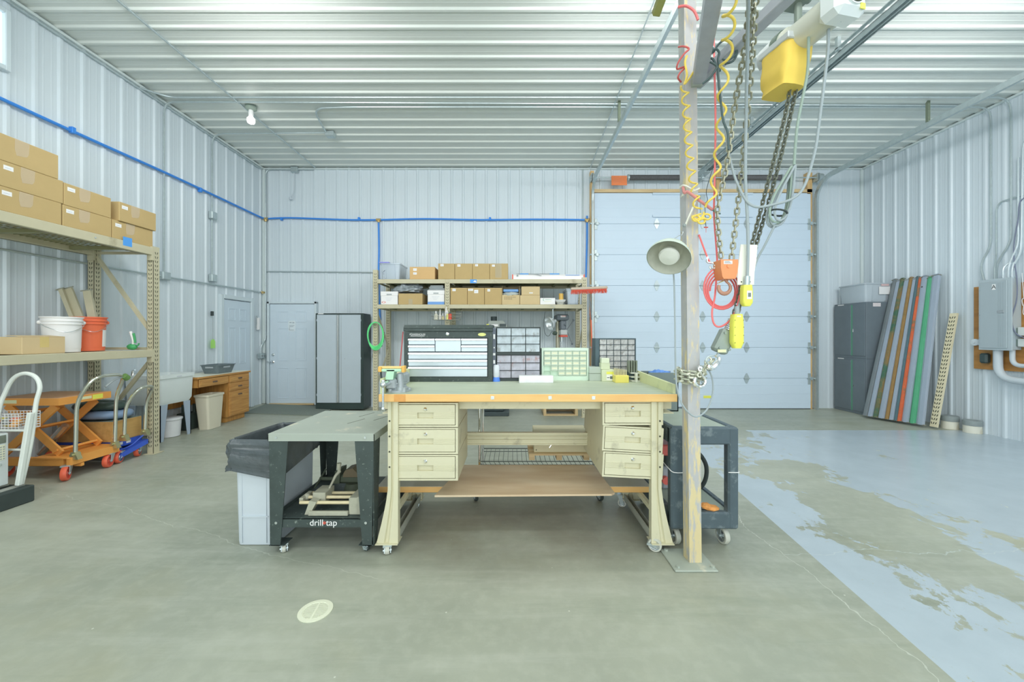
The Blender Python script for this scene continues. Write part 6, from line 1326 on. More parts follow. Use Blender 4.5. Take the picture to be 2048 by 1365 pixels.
# ---------------------------------------------------------------- tall garage cabinet
fY = 7.40; t = T('garage_cabinet', 'tall black cabinet with two light grey doors beside the white back door', 'cabinet', (PX(679, fY), 7.58, fz(-3.3))); q = lambda x: PX(x, fY); z = lambda y: PZ(y, fY)
zb = fz(-3.71)+.001; CB = M('cabinet_black', (46, 62, 60), rough=.4, var=.12)
MB().box(q(631), q(727), fY, fY+.37, zb, z(627), .006).build('body', CB, t)
for a, b in ((634.5, 674.2), (679.5, 722)):
    d = MB().box(q(a), q(b), fY-.018, fY, z(806), z(630), .004).build('door', GREYC, t)
    mb = MB(); xx = q(a if a < 650 else b); 
    for y in (641, 717, 790): mb.box(xx-.006, xx+.006, fY-.02, fY, z(y)-.02, z(y)+.02)
    mb.build('hinge', GREYC, d)
mb = MB(); mb.box(q(674.2), q(679.5), fY-.02, fY, z(806), z(630), .003).box(q(682.6), q(683.4), fY-.0185, fY-.017, z(806), z(630)).box(q(672.6), q(673.2), fY-.0185, fY-.017, z(806), z(630)); mb.build('pull_strip', M('pull_channel', (150, 160, 164), rough=.3, metal=.5), t)
mb = MB(); mb.cyl((q(676.6), fY-.03, z(804)), (q(676.6), fY-.03, z(631)), .008, n=10); mb.build('handle', M('satin_handle', (216, 214, 206), rough=.2, metal=.7), t)
mb = MB(); mb.cyl((q(690.5), fY-.02, z(718)), (q(690.5), fY-.018, z(718)), .008, n=10); mb.build('lock', IRON, t)
mb = MB(); mb.box(q(636), q(647), fY-.0015, fY, z(628.6), z(627.2)); mb.build('badge', LABEL, t)
# ---------------------------------------------------------------- pallet rack on the left
RX0, RX1, RYE = -4.90, -4.21, 4.60; fzl = fz(-4.3)
rk = T('pallet_rack', 'tall tan pallet rack with two shelves along the left wall', 'shelving', (-4.55, 3.6, fzl))
def rack_post(x, y, zt):
    mb = MB(); w = .075; mb.box(x-w/2, x+w/2, y-.04, y-.036, fz(x), zt).box(x+w/2-.004, x+w/2, y-.04, y+.04, fz(x), zt).box(x-w/2, x-w/2+.004, y-.04, y+.04, fz(x), zt).box(x-w*.8, x+w*.9, y-.07, y+.07, fz(x), fz(x)+.006)
    mb.mat(1); z = fz(x)+.09
    while z < zt-.03:
        for s_ in (-1, 1): mb.prism([(x+w/2+.0004, y+s_*.016-.005, z+.013), (x+w/2+.0004, y+s_*.016+.005, z+.013), (x+w/2+.0004, y+s_*.009+.003, z-.013), (x+w/2+.0004, y+s_*.009-.003, z-.013)], (.0006, 0, 0))
        for s_ in (-1, 1): mb.prism([(x+s_*.016-.005, y-.0404, z+.013), (x+s_*.016+.005, y-.0404, z+.013), (x+s_*.009+.003, y-.0404, z-.013), (x+s_*.009-.003, y-.0404, z-.013)], (0, -.0006, 0))
        z += .05
    mb.build('post', [TAN, DARK], rk)
for yy in (RYE, 1.9): rack_post(RX1, yy, 2.49); rack_post(RX0, yy, 2.49)
for za, zb in ((2.385, 2.475), (1.205, 1.287)):
    for x, s_ in ((RX1, 1), (RX0, -1)):
        mb = MB(); mb.box(x-.02, x+.042, 1.94, RYE-.045, za, zb, .004).box(x-.02, x+.043, RYE-.06, RYE-.038, za-.06, zb+.01).box(x-.025, x+.0, 1.94, RYE-.045, za, zb-.03); mb.build('beam', TAN, rk)
mb = MB(); 
for k in range(53): y = 1.97+k*.05; mb.cyl((RX0+.03, y, 2.44), (RX1-.02, y, 2.44), .0032, n=5)
for k in range(8): x = RX0+.05+k*.085; mb.cyl((x, 1.96, 2.447), (x, 4.55, 2.447), .0032, n=5)
for k in range(4): y = 2.2+k*.7; mb.box(RX0+.03, RX1-.02, y, y+.05, 2.40, 2.436)
mb.build('wire_deck', M('olive_wire_deck', (132, 132, 92), rough=.5, metal=.2), rk)
MB().box(RX0+.03, RX1-.02, 1.95, 4.55, 1.262, 1.28).build('lower_deck', TAN, rk)
y = RYE
mb = MB(); mb.bar((RX0, y, 2.42), (RX1, y, 1.46), .025, .04).build('brace', TAN, rk)
mb = MB(); mb.bar((RX1, y, 1.20), (RX0, y, .34), .025, .04).build('brace', TAN, rk)
mb = MB(); mb.bar((RX0, y, 2.42), (RX1, y, 2.42), .025, .03).build('brace', TAN, rk)
mb = MB(); mb.bar((RX0, y, 1.30), (RX1, y, 1.30), .025, .03).build('brace', TAN, rk)
mb = MB(); mb.box(RX1+.042, RX1+.0432, YX(246, RX1+.042), YX(264, RX1+.042), 2.42, 2.515); mb.build('blue_sticker', [M('sticker_blue', (52, 144, 226))], rk)
mb = MB(); mb.cyl((RX1+.042, 3.92, 2.43), (RX1+.047, 3.92, 2.43), .007, n=8); mb.build('beam_bolt', STEEL, rk)
# cartons on the upper shelf, their long printed sides to the aisle (+x)
TAPE2 = clear('cloudy_tape', (206, 186, 150), .5)
def rack_box(label, y0, y1, z0, h, xf=-4.19, dep=.5, stick=True, tp=.42, mat=None):
    t = T('cardboard_box', label, 'box', (xf-dep/2, (y0+y1)/2, z0), 0, 'cartons on top of the left pallet rack'); L = y1-y0
    MB().box(xf-dep, xf, y0+.002, y1-.002, z0+.0005, z0+h-.001, .004).build('carton', mat or CARD, t)
    if stick: 
        mb = MB(); mb.box(xf, xf+.0012, y0+.03, y0+.095, z0+h-.068, z0+h-.032); mb.mat(1).box(xf+.001, xf+.0018, y0+.04, y0+.08, z0+h-.054, z0+h-.050); mb.build('sticker', [LABEL, M('pale_print', (170, 180, 196))], t)
    random.seed(int(y0*100)+int(z0*77)); mb = MB(); yc = y0+L*tp; pts = [(xf+.0004, yc-.05, z0+h-.002), (xf+.0004, yc+.05, z0+h-.002), (xf+.0004, yc+.045, z0+h*.55), (xf+.0004, yc+.03, z0+h*.42), (xf+.0004, yc-.04, z0+h*.36), (xf+.0004, yc-.052, z0+h*.6)]
    mb.prism(pts, (.0006, 0, 0)); mb.build('tape', TAPE2, t); return t
zb = 2.478; h = .204
rack_box('right-hand bottom carton on the left pallet rack above the blue sticker', 4.11, 4.575, zb, .196)
rack_box('right-hand upper carton set back from its neighbour on the left rack', 4.165, 4.60, zb+.196, .205, -4.175, .5)
rack_box('middle bottom carton of the three stacks on the left rack', 3.655, 4.105, zb, .198)
rack_box('middle upper carton of the three stacks on the left rack', 3.665, 4.10, zb+.198, .21)
rack_box('bottom carton of the tallest stack at the left edge', 3.19, 3.65, zb, .203)
rack_box('second carton from the bottom of the tallest stack at left', 3.20, 3.665, zb+.203, .212)
rack_box('topmost carton of the tallest stack at the left edge', 3.16, 3.625, zb+.415, .222, stick=False)
# lower shelf things
def pail(name, label, x, y, r, H, mat, handle, wl=None):
    zb = 1.287; t = T(name, label, 'bucket', (x, y, zb)); c = Vector((x, y, zb+.0005))
    prof = [(.001, 0), (r*.86, 0), (r*.93, H*.78), (r*1.0, H*.785), (r*1.0, H*.81), (r*.95, H*.815), (r*.955, H*.87), (r*1.02, H*.875), (r*1.02, H*.90), (r*.965, H*.905), (r*.97, H*.965), (r*1.03, H*.97), (r*1.03, H), (r*.94, H), (r*.88, H*.1), (.001, H*.09)]
    MB().lathe(prof, c, (0, 0, 1), 36).build('pail', mat, t)
    mb = MB(); d = Vector((.86, -.5, 0)); e = Vector((.5, .86, 0)); lp = [c+e*r*1.0+Vector((0, 0, H*.84)), c+e*r*.85+d*r*.55+Vector((0, 0, H*.72)), c+d*r*1.06+Vector((0, 0, H*.56)), c-e*r*.85+d*r*.55+Vector((0, 0, H*.72)), c-e*r*1.0+Vector((0, 0, H*.84))]
    mb.tube(smooth(lp, 6), .003, 6); mb.build('bail_handle', STEEL, t)
    mb = MB(); mb.ball(c+e*r+Vector((0, 0, H*.84)), .02, n=8).ball(c-e*r+Vector((0, 0, H*.84)), .02, n=8); mb.build('handle_ear', mat, t)
    if wl:
        mb = MB(); rings = []
        for z in (H*.12, H*.62): rings.append([c+Vector((math.cos(a), math.sin(a), 0))*(r*(.865+.075*z/H)+.0015)+Vector((0, 0, z)) for a in [math.radians(8+5*k) for k in range(8)]])
        mb.loft(rings, False, False, False); mb.build('label', LABEL, t)
    return t
pail('white_bucket', 'white plastic bucket on the lower shelf of the pallet rack', YX(0, 1) and PX(124, 3.93), 3.93, .148, .35, WHITEP, None)
ob = pail('orange_bucket', 'orange red bucket holding tan steel offcuts on the pallet rack', PX(178, 4.27), 4.27, .142, .365, M('orange_red_plastic', (222, 96, 44), rough=.45, var=.08), None, True)
bxp = Vector((PX(178, 4.27), 4.27, 1.33))
def offcut(label, top, base, wdt, lip=True):
    t = T('steel_offcut', label, 'steel offcut', base)
    mb = MB(); mb.bar(base, top, wdt, .006, (1, .35, 0)); d = (Vector(top)-Vector(base)).normalized(); s_ = Vector((1, .35, 0)).normalized(); s_ = (s_-d*s_.dot(d)).normalized(); n_ = d.cross(s_)
    mb.bar(Vector(base)-s_*wdt/2+n_*.015, Vector(top)-s_*wdt/2+n_*.015, .005, .035, s_).bar(Vector(base)+s_*wdt/2+n_*.015, Vector(top)+s_*wdt/2+n_*.015, .005, .035, s_); mb.build('channel', TAN, t)
    mb = MB(); mb.bar(Vector(top)-s_*(wdt/2+.02), Vector(top)+s_*(wdt/2+.02), .012, .012); mb.build('end_lip', M('offcut_end', (132, 134, 118)), t); return t
offcut('left tan channel offcut leaning out of the orange bucket', P(133, 577, 4.33), bxp+Vector((-.02, .02, .02)), .075)
offcut('narrow tan offcut beside the wider one in the orange bucket', P(120, 578, 4.28), bxp+Vector((-.05, -.02, .02)), .03)
offcut('right upright tan offcut standing in the orange bucket', P(173, 581, 4.36), bxp+Vector((.03, .05, .02)), .062)
t = T('cardboard_box', 'wide low carton at the left end of the lower rack shelf', 'box', (-4.5, 3.56, 1.287)); CP2 = M('tan_cardboard', (192, 168, 122), rough=.8, var=.05)
MB().box(-4.72, -4.25, 3.40, 3.73, 1.2875, 1.44, .003).build('carton', CP2, t); MB().prism([(-4.25, 3.40, 1.44), (-4.25, 3.73, 1.44), (-4.40, 3.73, 1.452), (-4.40, 3.40, 1.452)], (0, 0, .002)).build('flap', CP2, t)
MB().box(-4.25, -4.249, 3.53, 3.60, 1.345, 1.44).build('tape', M('kraft_tape', (194, 170, 96), rough=.5), t)
t = T('tape_dispenser', 'green and white tape dispenser standing upright on the pallet rack', 'tape dispenser', P(267, 692, 4.5)); Y = 4.50; q = lambda x: PX(x, Y); z = lambda y: PZ(y, Y)
zb2 = 1.288; mb = MB(); mb.blob((q(264), Y, zb2+.035), 1, (.055, .035, .035), .1, 2, 2, 18, 10); mb.build('body', M('dispenser_green', (40, 150, 84), rough=.4), t)
mb = MB(); mb.tube(smooth([(q(266), Y, zb2+.05), (q(267), Y, zb2+.10), (q(264), Y, zb2+.16), (q(261), Y, zb2+.21)], 4), .014, 8); mb.mat(1).tube(smooth([(q(270), Y, zb2+.08), (q(269), Y, zb2+.14), (q(267), Y, zb2+.19)], 4), .012, 8); mb.build('handle', [WHITEP, M('dispenser_green', (40, 150, 84))], t)
mb = MB(); mb.tube([(q(272), Y, zb2+.05), (q(276), Y, zb2+.05), (q(278), Y, zb2+.075)], .008, 6); mb.build('guard', M('dispenser_green', (40, 150, 84)), t)
# ---------------------------------------------------------------- orange lift table
ol = T('scissor_lift_cart', 'orange scissor lift cart with steel push handle under the rack', 'lift cart', (-4.6, 3.93, fz(-4.4)))
y0, y1, xF = 3.72, 4.205, -4.30; zf_ = fz(-4.3)
mb = MB(); zt = .857; cor = .10
mb.prism([(-4.93, y0, zt-.07), (xF, y0, zt-.07), (xF, y1, zt-.07), (-4.93, y1, zt-.07)], (0, 0, .068)); mb.mat(1).box(-4.93, xF-.002, y0+.003, y1-.003, zt-.002, zt); mb.build('platform', [ORANGE, M('dusty_orange', (226, 164, 120), rough=.6, var=.12)], ol)
MB().box(xF, xF+.001, y0+.30, y0+.40, zt-.058, zt-.012).build('yellow_label', YPEND, ol); MB().box(xF, xF+.001, y0+.17, y0+.29, zt-.045, zt-.018).build('pale_label', M('pale_orange_label', (240, 214, 160)), ol)
MB().box(-4.83, -4.70, y0-.001, y0, zt-.05, zt-.018).build('pale_label', M('pale_orange_label', (240, 214, 160)), ol)
bz = .26
mb = MB(); mb.box(-4.93, xF+.02, y0+.02, y0+.07, bz-.05, bz+.02).box(-4.93, xF+.02, y1-.06, y1-.01, bz-.05, bz+.02).prism([(xF-.25, y0+.0, bz+.02), (xF+.08, y0+.0, bz+.02), (xF+.10, y0+.03, bz+.02), (xF+.10, y1-.03, bz+.02), (xF+.08, y1, bz+.02), (xF-.25, y1, bz+.02)], (0, 0, .012)).box(xF+.06, xF+.10, y0+.01, y1-.01, bz-.045, bz+.02).box(-4.93, xF+.1, y0+.10, y0+.13, bz-.08, bz-.05); mb.build('base_frame', ORANGE, ol)
for yy in (y0+.05, y1-.08):
    for p, e in (((-4.90, bz+.04), (xF-.08, zt-.08)), ((xF-.06, bz+.05), (-4.88, zt-.08))):
        mb = MB(); mb.bar((p[0], yy+(0 if p[0] < -4.5 else .022), p[1]), (e[0], yy+(0 if p[0] < -4.5 else .022), e[1]), .02, .07, (0, 1, 0)); mb.build('scissor_arm', ORANGE, ol)
for x, z in ((-4.6, .56), (-4.40, .34), (-4.75, .70)): MB().bar((x, y0+.05, z), (x, y1-.06, z), .05, .02, (1, 0, .5)).build('cross_bar', ORANGE, ol)
MB().cyl((-4.75, 3.95, bz), (-4.50, 3.95, .55), .03, n=12).build('hydraulic_ram', STEEL, ol)
hm = M('polished_handle', (186, 188, 176), rough=.18, metal=.85, var=.06)
def push_handle(root, ya, yb, xb, xt, z0, zbend, zt, mat=hm, r=.0165):
    pts = bendpts([(xb, ya, z0), (xb+.015, ya, zbend), (xt, ya+.03, zt), (xt, yb-.03, zt), (xb+.015, yb, zbend), (xb, yb, z0)], .10, 5)
    MB().tube(pts, r, 10).build('push_handle', mat, root)
    for yy in (ya, yb): mb = MB(); mb.prism([(xb-.04, yy-.022, z0-.02), (xb+.05, yy-.022, z0-.02), (xb+.02, yy-.022, z0+.05), (xb-.02, yy-.022, z0+.05)], (0, .044, 0)); mb.cyl((xb, yy-.04, z0+.025), (xb, yy+.04, z0+.025), .014, n=8); mb.build('handle_bracket', M('olive_zinc', (170, 168, 128), rough=.25, metal=.7), root)
push_handle(ol, y0+.05, y1-.06, -4.20, -4.06, .285, .82, 1.05)
mb = MB(); mb.cyl((-4.065, y1-.10, 1.03), (-4.065, y1-.06, 1.00), .03, n=12); mb.build('lever_pivot', M('olive_green_cap', (92, 130, 60)), ol)
MB().tube(smooth([(-4.07, y1-.09, 1.02), (-4.06, y1-.2, 1.0), (-4.05, y1-.30, .94)], 5), .009, 7).build('release_lever', IRON, ol)
for (x, y, a) in ((-4.235, 3.72, .55), (-4.225, 4.10, .35), (-4.85, 3.75, 0), (-4.85, 4.12, 0)): caster(ol, (x, y, fz(x)), .068, .042, a, tread=CASTR, hub=REDP, top=.22)
# ---------------------------------------------------------------- blue lift cart behind it
bl = T('platform_truck', 'blue lift cart carrying a wooden crate under the pallet rack', 'lift cart', (-4.6, 4.4, fz(-4.4)))
ya_, yb_ = 4.235, 4.545; xB = -4.30
mb = MB(); mb.box(-4.92, xB+.01, ya_, ya_+.04, .235, .30).box(-4.92, xB+.01, yb_-.04, yb_, .235, .30).box(xB-.03, xB+.01, ya_+.04, yb_-.04, .235, .30); mb.build('deck_frame', BLUE, bl)
mb = MB(); mb.prism([(xB+.01, ya_-.0, .18), (xB+.08, ya_-.0, .18), (xB+.10, yb_-.02, .26), (xB+.03, yb_, .26)], (0, 0, -.05)); mb.box(-4.92, xB+.02, 4.27, 4.31, .16, .22).box(-4.92, xB+.02, 4.47, 4.51, .16, .22); mb.build('under_frame', BLUE, bl)
mb = MB(); mb.box(xB+.0102, xB+.0112, 4.26, 4.32, .255, .285).box(xB+.0102, xB+.0112, 4.36, 4.41, .255, .29); mb.build('white_label', LABEL, bl)
MB().tube(smooth([(xB+.03, 4.22, .20), (xB+.06, 4.36, .23), (xB+.08, 4.46, .30), (xB+.09, 4.52, .33)], 4), .008, 6).build('pedal_rod', BLUE, bl)
push_handle(bl, 4.26, 4.50, -4.215, -4.08, .33, .70, .885)
for (x, y, a) in ((-4.25, 4.235, .4), (-4.275, 4.475, .5), (-4.85, 4.30, 0), (-4.85, 4.47, 0)): caster(bl, (x, y, fz(x)), .066, .04, a, tread=CASTR, hub=STEEL, top=.20)
cr = T('wooden_crate', 'plywood crate riding on the blue lift cart', 'crate', (-4.6, 4.39, .30))
mb = MB(); mb.mat(0).box(-4.90, -4.305, 4.225, 4.555, .3005, .52, .002); mb.mat(1).box(-4.895, -4.31, 4.23, 4.55, .52, .523); mb.build('box', [MW('crate_plywood', (200, 158, 80), (176, 132, 58), 'Y', 3, stretch=6), M('crate_top', (110, 124, 116), var=.2)], cr)
mb = MB(); 
for y in (4.235, 4.26): mb.bar((-4.3042, y-.012, .352), (-4.3042, y, .335), .002, .005).bar((-4.3042, y, .335), (-4.3042, y+.012, .352), .002, .005)
mb.build('chevron_mark', LABEL, cr)
def ringpile(name, label, c, rx, ry, r, mat, seed):
    mb = MB(); pts = []
    for k in range(40):
        g = 2*math.pi*k/40; w_ = noise.noise(Vector((math.cos(g)*1.5, math.sin(g)*1.5, seed)))*.03
        pts.append(Vector(c)+Vector((math.cos(g)*(rx+w_), math.sin(g)*(ry+w_), w_*.5)))
    rr = [r*(1+.22*noise.noise(Vector((k*.6, seed, 0)))) for k in range(40)]
    mb.tube(pts, rr, 12, True); mb.v = [Vector((v.x, v.y, c[2]+(v.z-c[2])*.62)) for v in mb.v]
    mb.blob(c, 1, (rx, ry, r*.45), .2, 3, seed, 24, 10)
    o = mb.build(name, mat, ang=70); tag(o, label, 'folded sheet'); return o
ringpile('folded_sheet', 'blue grey folded sheet lying on the plywood crate', (-4.56, 4.39, .578), .20, .105, .075, M('blue_grey_sheet', (110, 138, 172), rough=.4, var=.15), 3)
ringpile('folded_sheet', 'dark green black folded sheet on top of the blue grey one', (-4.60, 4.39, .672), .20, .10, .072, M('dark_green_sheet', (54, 74, 68), rough=.35, var=.25), 8)
# ---------------------------------------------------------------- hand truck with wire crate and machine at the left edge
ht = T('hand_truck', 'white hand truck with a looped handle at the left edge', 'hand truck', (-4.1, 3.2, .212)); Y = 3.25; q = lambda x: PX(x, Y); z = lambda y: PZ(y, Y)
WM = M('white_green_enamel', (206, 218, 206), rough=.3, var=.05); zg = .213
lp = smooth([(q(43), Y, zg+.01), (q(58), Y+.01, z(890)), (q(66), Y+.02, z(810)), (q(71), Y+.03, z(776)), (q(62), Y+.03, z(755)), (q(40), Y+.03, z(748)), (q(18), Y+.03, z(758)), (q(2), Y+.03, z(785)), (q(-10), Y+.02, z(830)), (q(-24), Y, zg+.01)], 6)
MB().tube(lp, .0155, 10).build('frame_tube', WM, ht)
mb = MB(); mb.bar((q(46), Y-.03, zg+.01), (q(67), Y-.02, z(825)), .034, .03, (1, 0, 0), .004); mb.build('side_rail', WM, ht)
for zz in (.50, .66): MB().cyl((q(-14), Y+.02, zz), (q(56), Y+.02, zz), .01, n=8).build('cross_bar', WM, ht)
t = T('grey_machine', 'grey metal machine with a mesh grille at the left edge', 'machine', (-4.36, 2.95, .212)); xf = -4.125; ya, yb = 2.68, 3.215; za, zb = .235, .655
ML = M('machine_light_grey', (186, 194, 194), rough=.4, var=.06)
MB().box(-4.60, xf, ya, yb, za, zb, .006).build('case', ML, t)
MB().box(xf, xf+.004, ya+.02, yb-.02, zb-.075, zb-.012, .001).build('top_panel', M('machine_dark_panel', (104, 112, 100), var=.35, scale=30), t)
mb = MB(); mb.box(xf, xf+.003, ya+.02, yb-.025, zb-.21, zb-.088); mb.mat(1)
for k in range(26):
    for j in range(6): mb.box(xf+.003, xf+.0042, yb-.04-k*.018, yb-.030-k*.018, zb-.205+.019*j, zb-.196+.019*j)
mb.build('mesh_grille', [M('grille_pale', (206, 206, 178), var=.1), IRON], t)
mb = MB()
for k in range(7): mb.box(xf, xf+.004, ya+.02, yb-.12, za+.02+.018*k, za+.028+.018*k)
mb.build('louvres', ML, t)
MB().box(xf, xf+.012, yb-.10, yb-.05, za+.165, za+.185, .003).build('latch', STEEL, t)
for yy in (ya+.05, yb-.05): MB().cyl((-4.3, yy, .212), (-4.3, yy, za+.005), .03, n=10).build('foot', RUBBER, t)
t = T('wire_basket', 'white wire basket of oddments hooked behind the hand truck', 'basket', (-4.3, 3.4, .66)); a = -4.14; zb = .655
mb = MB(); WW = LABEL
for zz in [zb+.004+.022*k for k in range(7)]: mb.tube([(-4.6, 3.29, zz), (a, 3.29, zz), (a, 3.44, zz), (-4.6, 3.44, zz)], .003, 5, True)
for k in range(17): x = -4.6+(a+4.6)*k/16; mb.tube([(x, 3.29, zb+.14), (x, 3.29, zb), (x, 3.44, zb), (x, 3.44, zb+.14)], .0022, 5)
mb.build('wires', WW, t)
mb = MB(); random.seed(3)
cols = [M('mixed_%d' % k, c) for k, c in enumerate(((214, 150, 60), (196, 180, 70), (150, 160, 160), (200, 110, 80)))]
for k in range(16): mb.mat(k % 4).blob((random.uniform(-4.55, a-.05), random.uniform(3.33, 3.40), zb+.03+.05*random.random()), 1, (.035, .03, .022), .2, 2, k, 10, 6)
mb.build('contents', cols, t)
t = T('black_riser', 'black slotted riser block under the hand truck at left', 'riser', (-4.35, 3.0, fz(-4.3)))
mb = MB(); mb.box(-4.7, -4.0, 2.55, 3.29, fz(-4.0)+.001, .205, .008); mb.build('block', RUBBER, t)
mb = MB()
for k in range(5): mb.box(-4.66+.135*k, -4.60+.135*k, 2.57, 3.27, .205, .2115)
mb.build('ridges', M('worn_rubber', (150, 154, 146)), t)
# ---------------------------------------------------------------- utility sink
s0, s1, sx0, sx1 = 4.98, 5.50, -4.93, -4.46; zt, zb = .94, .555
sk = T('utility_sink', 'white utility sink on grey plastic legs by the left wall', 'sink', (-4.7, 5.24, fz(-4.6)))
mb = MB(); mb.loft([rrect(sx0+.02, sx1-.035, s0+.03, s1-.03, .03, zb), rrect(sx0+.01, sx1-.012, s0+.01, s1-.01, .03, zb+.05), rrect(sx0, sx1-.002, s0, s1, .03, zt-.05), rrect(sx0-.0, sx1+.012, s0-.012, s1+.012, .03, zt-.045), rrect(sx0, sx1+.012, s0-.012, s1+.012, .03, zt), rrect(sx0+.14, sx1-.03, s0+.03, s1-.03, .03, zt), rrect(sx0+.15, sx1-.05, s0+.05, s1-.05, .03, zb+.04)], True, True); mb.build('basin', M('sink_white', (204, 216, 222), rough=.3, var=.03), sk)
LG = M('sink_leg_grey', (150, 166, 184), rough=.5, var=.06)
for x, sg in ((sx1-.03, -1), (sx0+.03, 1)):
    for y, sy in ((s0+.02, 1), (s1-.02, -1)):
        mb = MB(); z0 = fz(x)+.001; mb.prism([(x, y, zb), (x+sg*.09, y, zb), (x+sg*.035, y, z0), (x, y, z0)], (0, sy*.012, 0)).prism([(x, y, zb), (x, y+sy*.115, zb), (x, y+sy*.05, z0), (x, y, z0)], (sg*.012, 0, 0)); mb.build('leg', LG, sk)
mb = MB(); c = Vector((sx0+.07, 5.16, zt))
for yy in (5.02, 5.30): mb.lathe([(.028, 0), (.02, .02), (.012, .06), (.001, .065)], (c.x, yy, zt), (0, 0, 1), 12, True).cyl((c.x, yy, zt+.065), (c.x+.06, yy-.03, zt+.075), .008, n=8)
mb.box(c.x-.02, c.x+.02, 5.03, 5.29, zt, zt+.012, .004).tube(smooth([(c.x, 5.16, zt+.01), (c.x+.02, 5.16, zt+.09), (c.x+.10, 5.16, zt+.12), (c.x+.17, 5.16, zt+.085)], 5), .011, 8); mb.build('faucet', CHROME, sk)
mb = MB(); mb.box(sx1+.0122, sx1+.013, 5.2, 5.28, zt-.036, zt-.026); mb.build('maker_mark', M('pale_ink', (176, 182, 192)), sk)
MB().tube(bendpts([(-4.72, 5.25, zb), (-4.72, 5.25, .36), (-4.88, 5.25, .36)], .06), .02, 8).build('drain_pipe', WHITEP, sk)
z0 = fz(-4.68); c = Vector((-4.65, 5.32, z0)); t = T('white_pail', 'small white lidded pail under the utility sink', 'bucket', c)
MB().lathe([(.001, .001), (.115, .001), (.132, .235), (.001, .24)], c, (0, 0, 1), 26).build('pail', M('lilac_white', (204, 208, 222), rough=.45), t); MB().lathe([(.136, .222), (.142, .226), (.142, .245), (.132, .25), (.001, .25)], c, (0, 0, 1), 26).build('lid', M('lilac_white', (204, 208, 222)), t)
# beige waste basket and what stands beside it
wb = T('waste_basket', 'beige plastic waste basket in front of the oak desk', 'waste basket', (-4.5, 5.83, fz(-4.5))); z0 = fz(-4.48)+.001; BG = M('beige_plastic', (196, 190, 168), rough=.45, var=.04)
mb = MB(); H = .505
def wr(k, z): return rrect(-4.60+k*.045, -4.40-k*.0, 5.66+k*.025, 5.99-k*.05, .03, z0+z)
mb.loft([wr(1, 0), wr(0, H-.03), rrect(-4.61, -4.39, 5.65, 6.0, .03, z0+H-.028), rrect(-4.61, -4.39, 5.65, 6.0, .03, z0+H), rrect(-4.59, -4.41, 5.67, 5.98, .03, z0+H), wr(1.1, .02)], True, True); mb.build('basket', BG, wb)
t = T('black_caddy', 'black caddy in the shade under the oak desk', 'caddy', (-4.72, 5.72, fz(-4.72))); z0 = fz(-4.72)+.001
MB().box(-4.80, -4.64, 5.6, 5.80, z0, z0+.24, .01).build('tray', M('caddy_black', (52, 66, 60)), t); mb = MB()
for k in range(3): mb.cyl((-4.75+.04*k, 5.66+.05*k, z0+.24), (-4.75+.04*k, 5.66+.05*k, z0+.36), .02, n=10)
mb.build('bottles', M('caddy_black', (52, 66, 60)), t)
# ---------------------------------------------------------------- oak desk
dk = T('oak_desk', 'oak desk with four drawers beside the utility sink', 'desk', (-4.68, 6.05, fz(-4.6))); d0, d1, dx0, dx1, dz = 5.52, 6.61, -4.945, -4.44, .865
mb = MB(); mb.mat(0).box(dx0, dx1+.02, d0, d1+.02, dz-.03, dz-.002, .003); mb.mat(1).box(dx0, dx1+.017, d0+.003, d1+.017, dz-.002, dz); mb.build('desk_top', [MW('oak_y', (192, 140, 58), (166, 112, 40), 'Y', 3.5), M('cream_laminate', (206, 206, 186), rough=.4, var=.04)], dk)
OAKY = MATS['oak_y']; p0 = 6.13; z0 = fz(-4.6)
mb = MB(); mb.box(dx0, dx1, p0, d1, z0+.09, dz-.03).box(dx0, dx1-.06, p0+.02, d1-.02, z0, z0+.09).box(dx0, dx1-.01, d0+.02, p0, dz-.155, dz-.03).box(dx0, dx0+.012, d0+.02, p0, z0+.3, dz-.155); mb.build('carcass', OAKZ, dk)
HN = M('dark_pull', (110, 92, 78), rough=.4, metal=.4)
def oak_drawer(ya, yb, za, zb):
    mb = MB(); mb.box(dx1, dx1+.014, ya, yb, za, zb, .004).box(dx1+.014, dx1+.019, ya+.025, yb-.025, za+.025, zb-.025, .003); d = mb.build('drawer', OAKY, dk)
    mb = MB(); c = Vector((dx1+.018, (ya+yb)/2, (za+zb)/2 if zb-za < .2 else zb-.06)); mb.tube(smooth([c+Vector((0, -.035, 0)), c+Vector((.02, -.02, 0)), c+Vector((.02, .02, 0)), c+Vector((0, .035, 0))], 4), .005, 6).box(c.x-.001, c.x+.002, c.y-.045, c.y+.045, c.z-.012, c.z+.012); mb.build('drawer_pull', HN, d)
oak_drawer(d0+.03, p0-.01, dz-.15, dz-.04)
for za, zb in ((dz-.155, dz-.04), (dz-.285, dz-.165), (z0+.10, dz-.295)): oak_drawer(p0+.015, d1-.012, za, zb)
t = T('wire_tray', 'dark mesh basket on the oak desk top', 'basket', (-4.7, 6.3, dz)); x0_, x1_, y0_, y1_ = -4.78, -4.50, 6.0, 6.38
mb = MB(); MS = M('dark_mesh', (96, 110, 116), rough=.5, var=.2, scale=40)
rg = lambda k, z: rrect(x0_+k, x1_-k, y0_+k, y1_-k, .03, dz+z)
mb.loft([rg(.03, .001), rg(0, .125), rg(-.008, .125), rg(-.008, .135), rg(.004, .135), rg(.034, .006)], True, True); mb.build('mesh_body', MS, t)
mb = MB(); mb.box(x1_-.011, x1_-.002, 6.12, 6.26, dz+.085, dz+.11).box(-4.70, -4.58, y0_+.002, y0_+.011, dz+.085, dz+.11); mb.build('hand_grip', M('grip_grey', (150, 160, 166)), t)
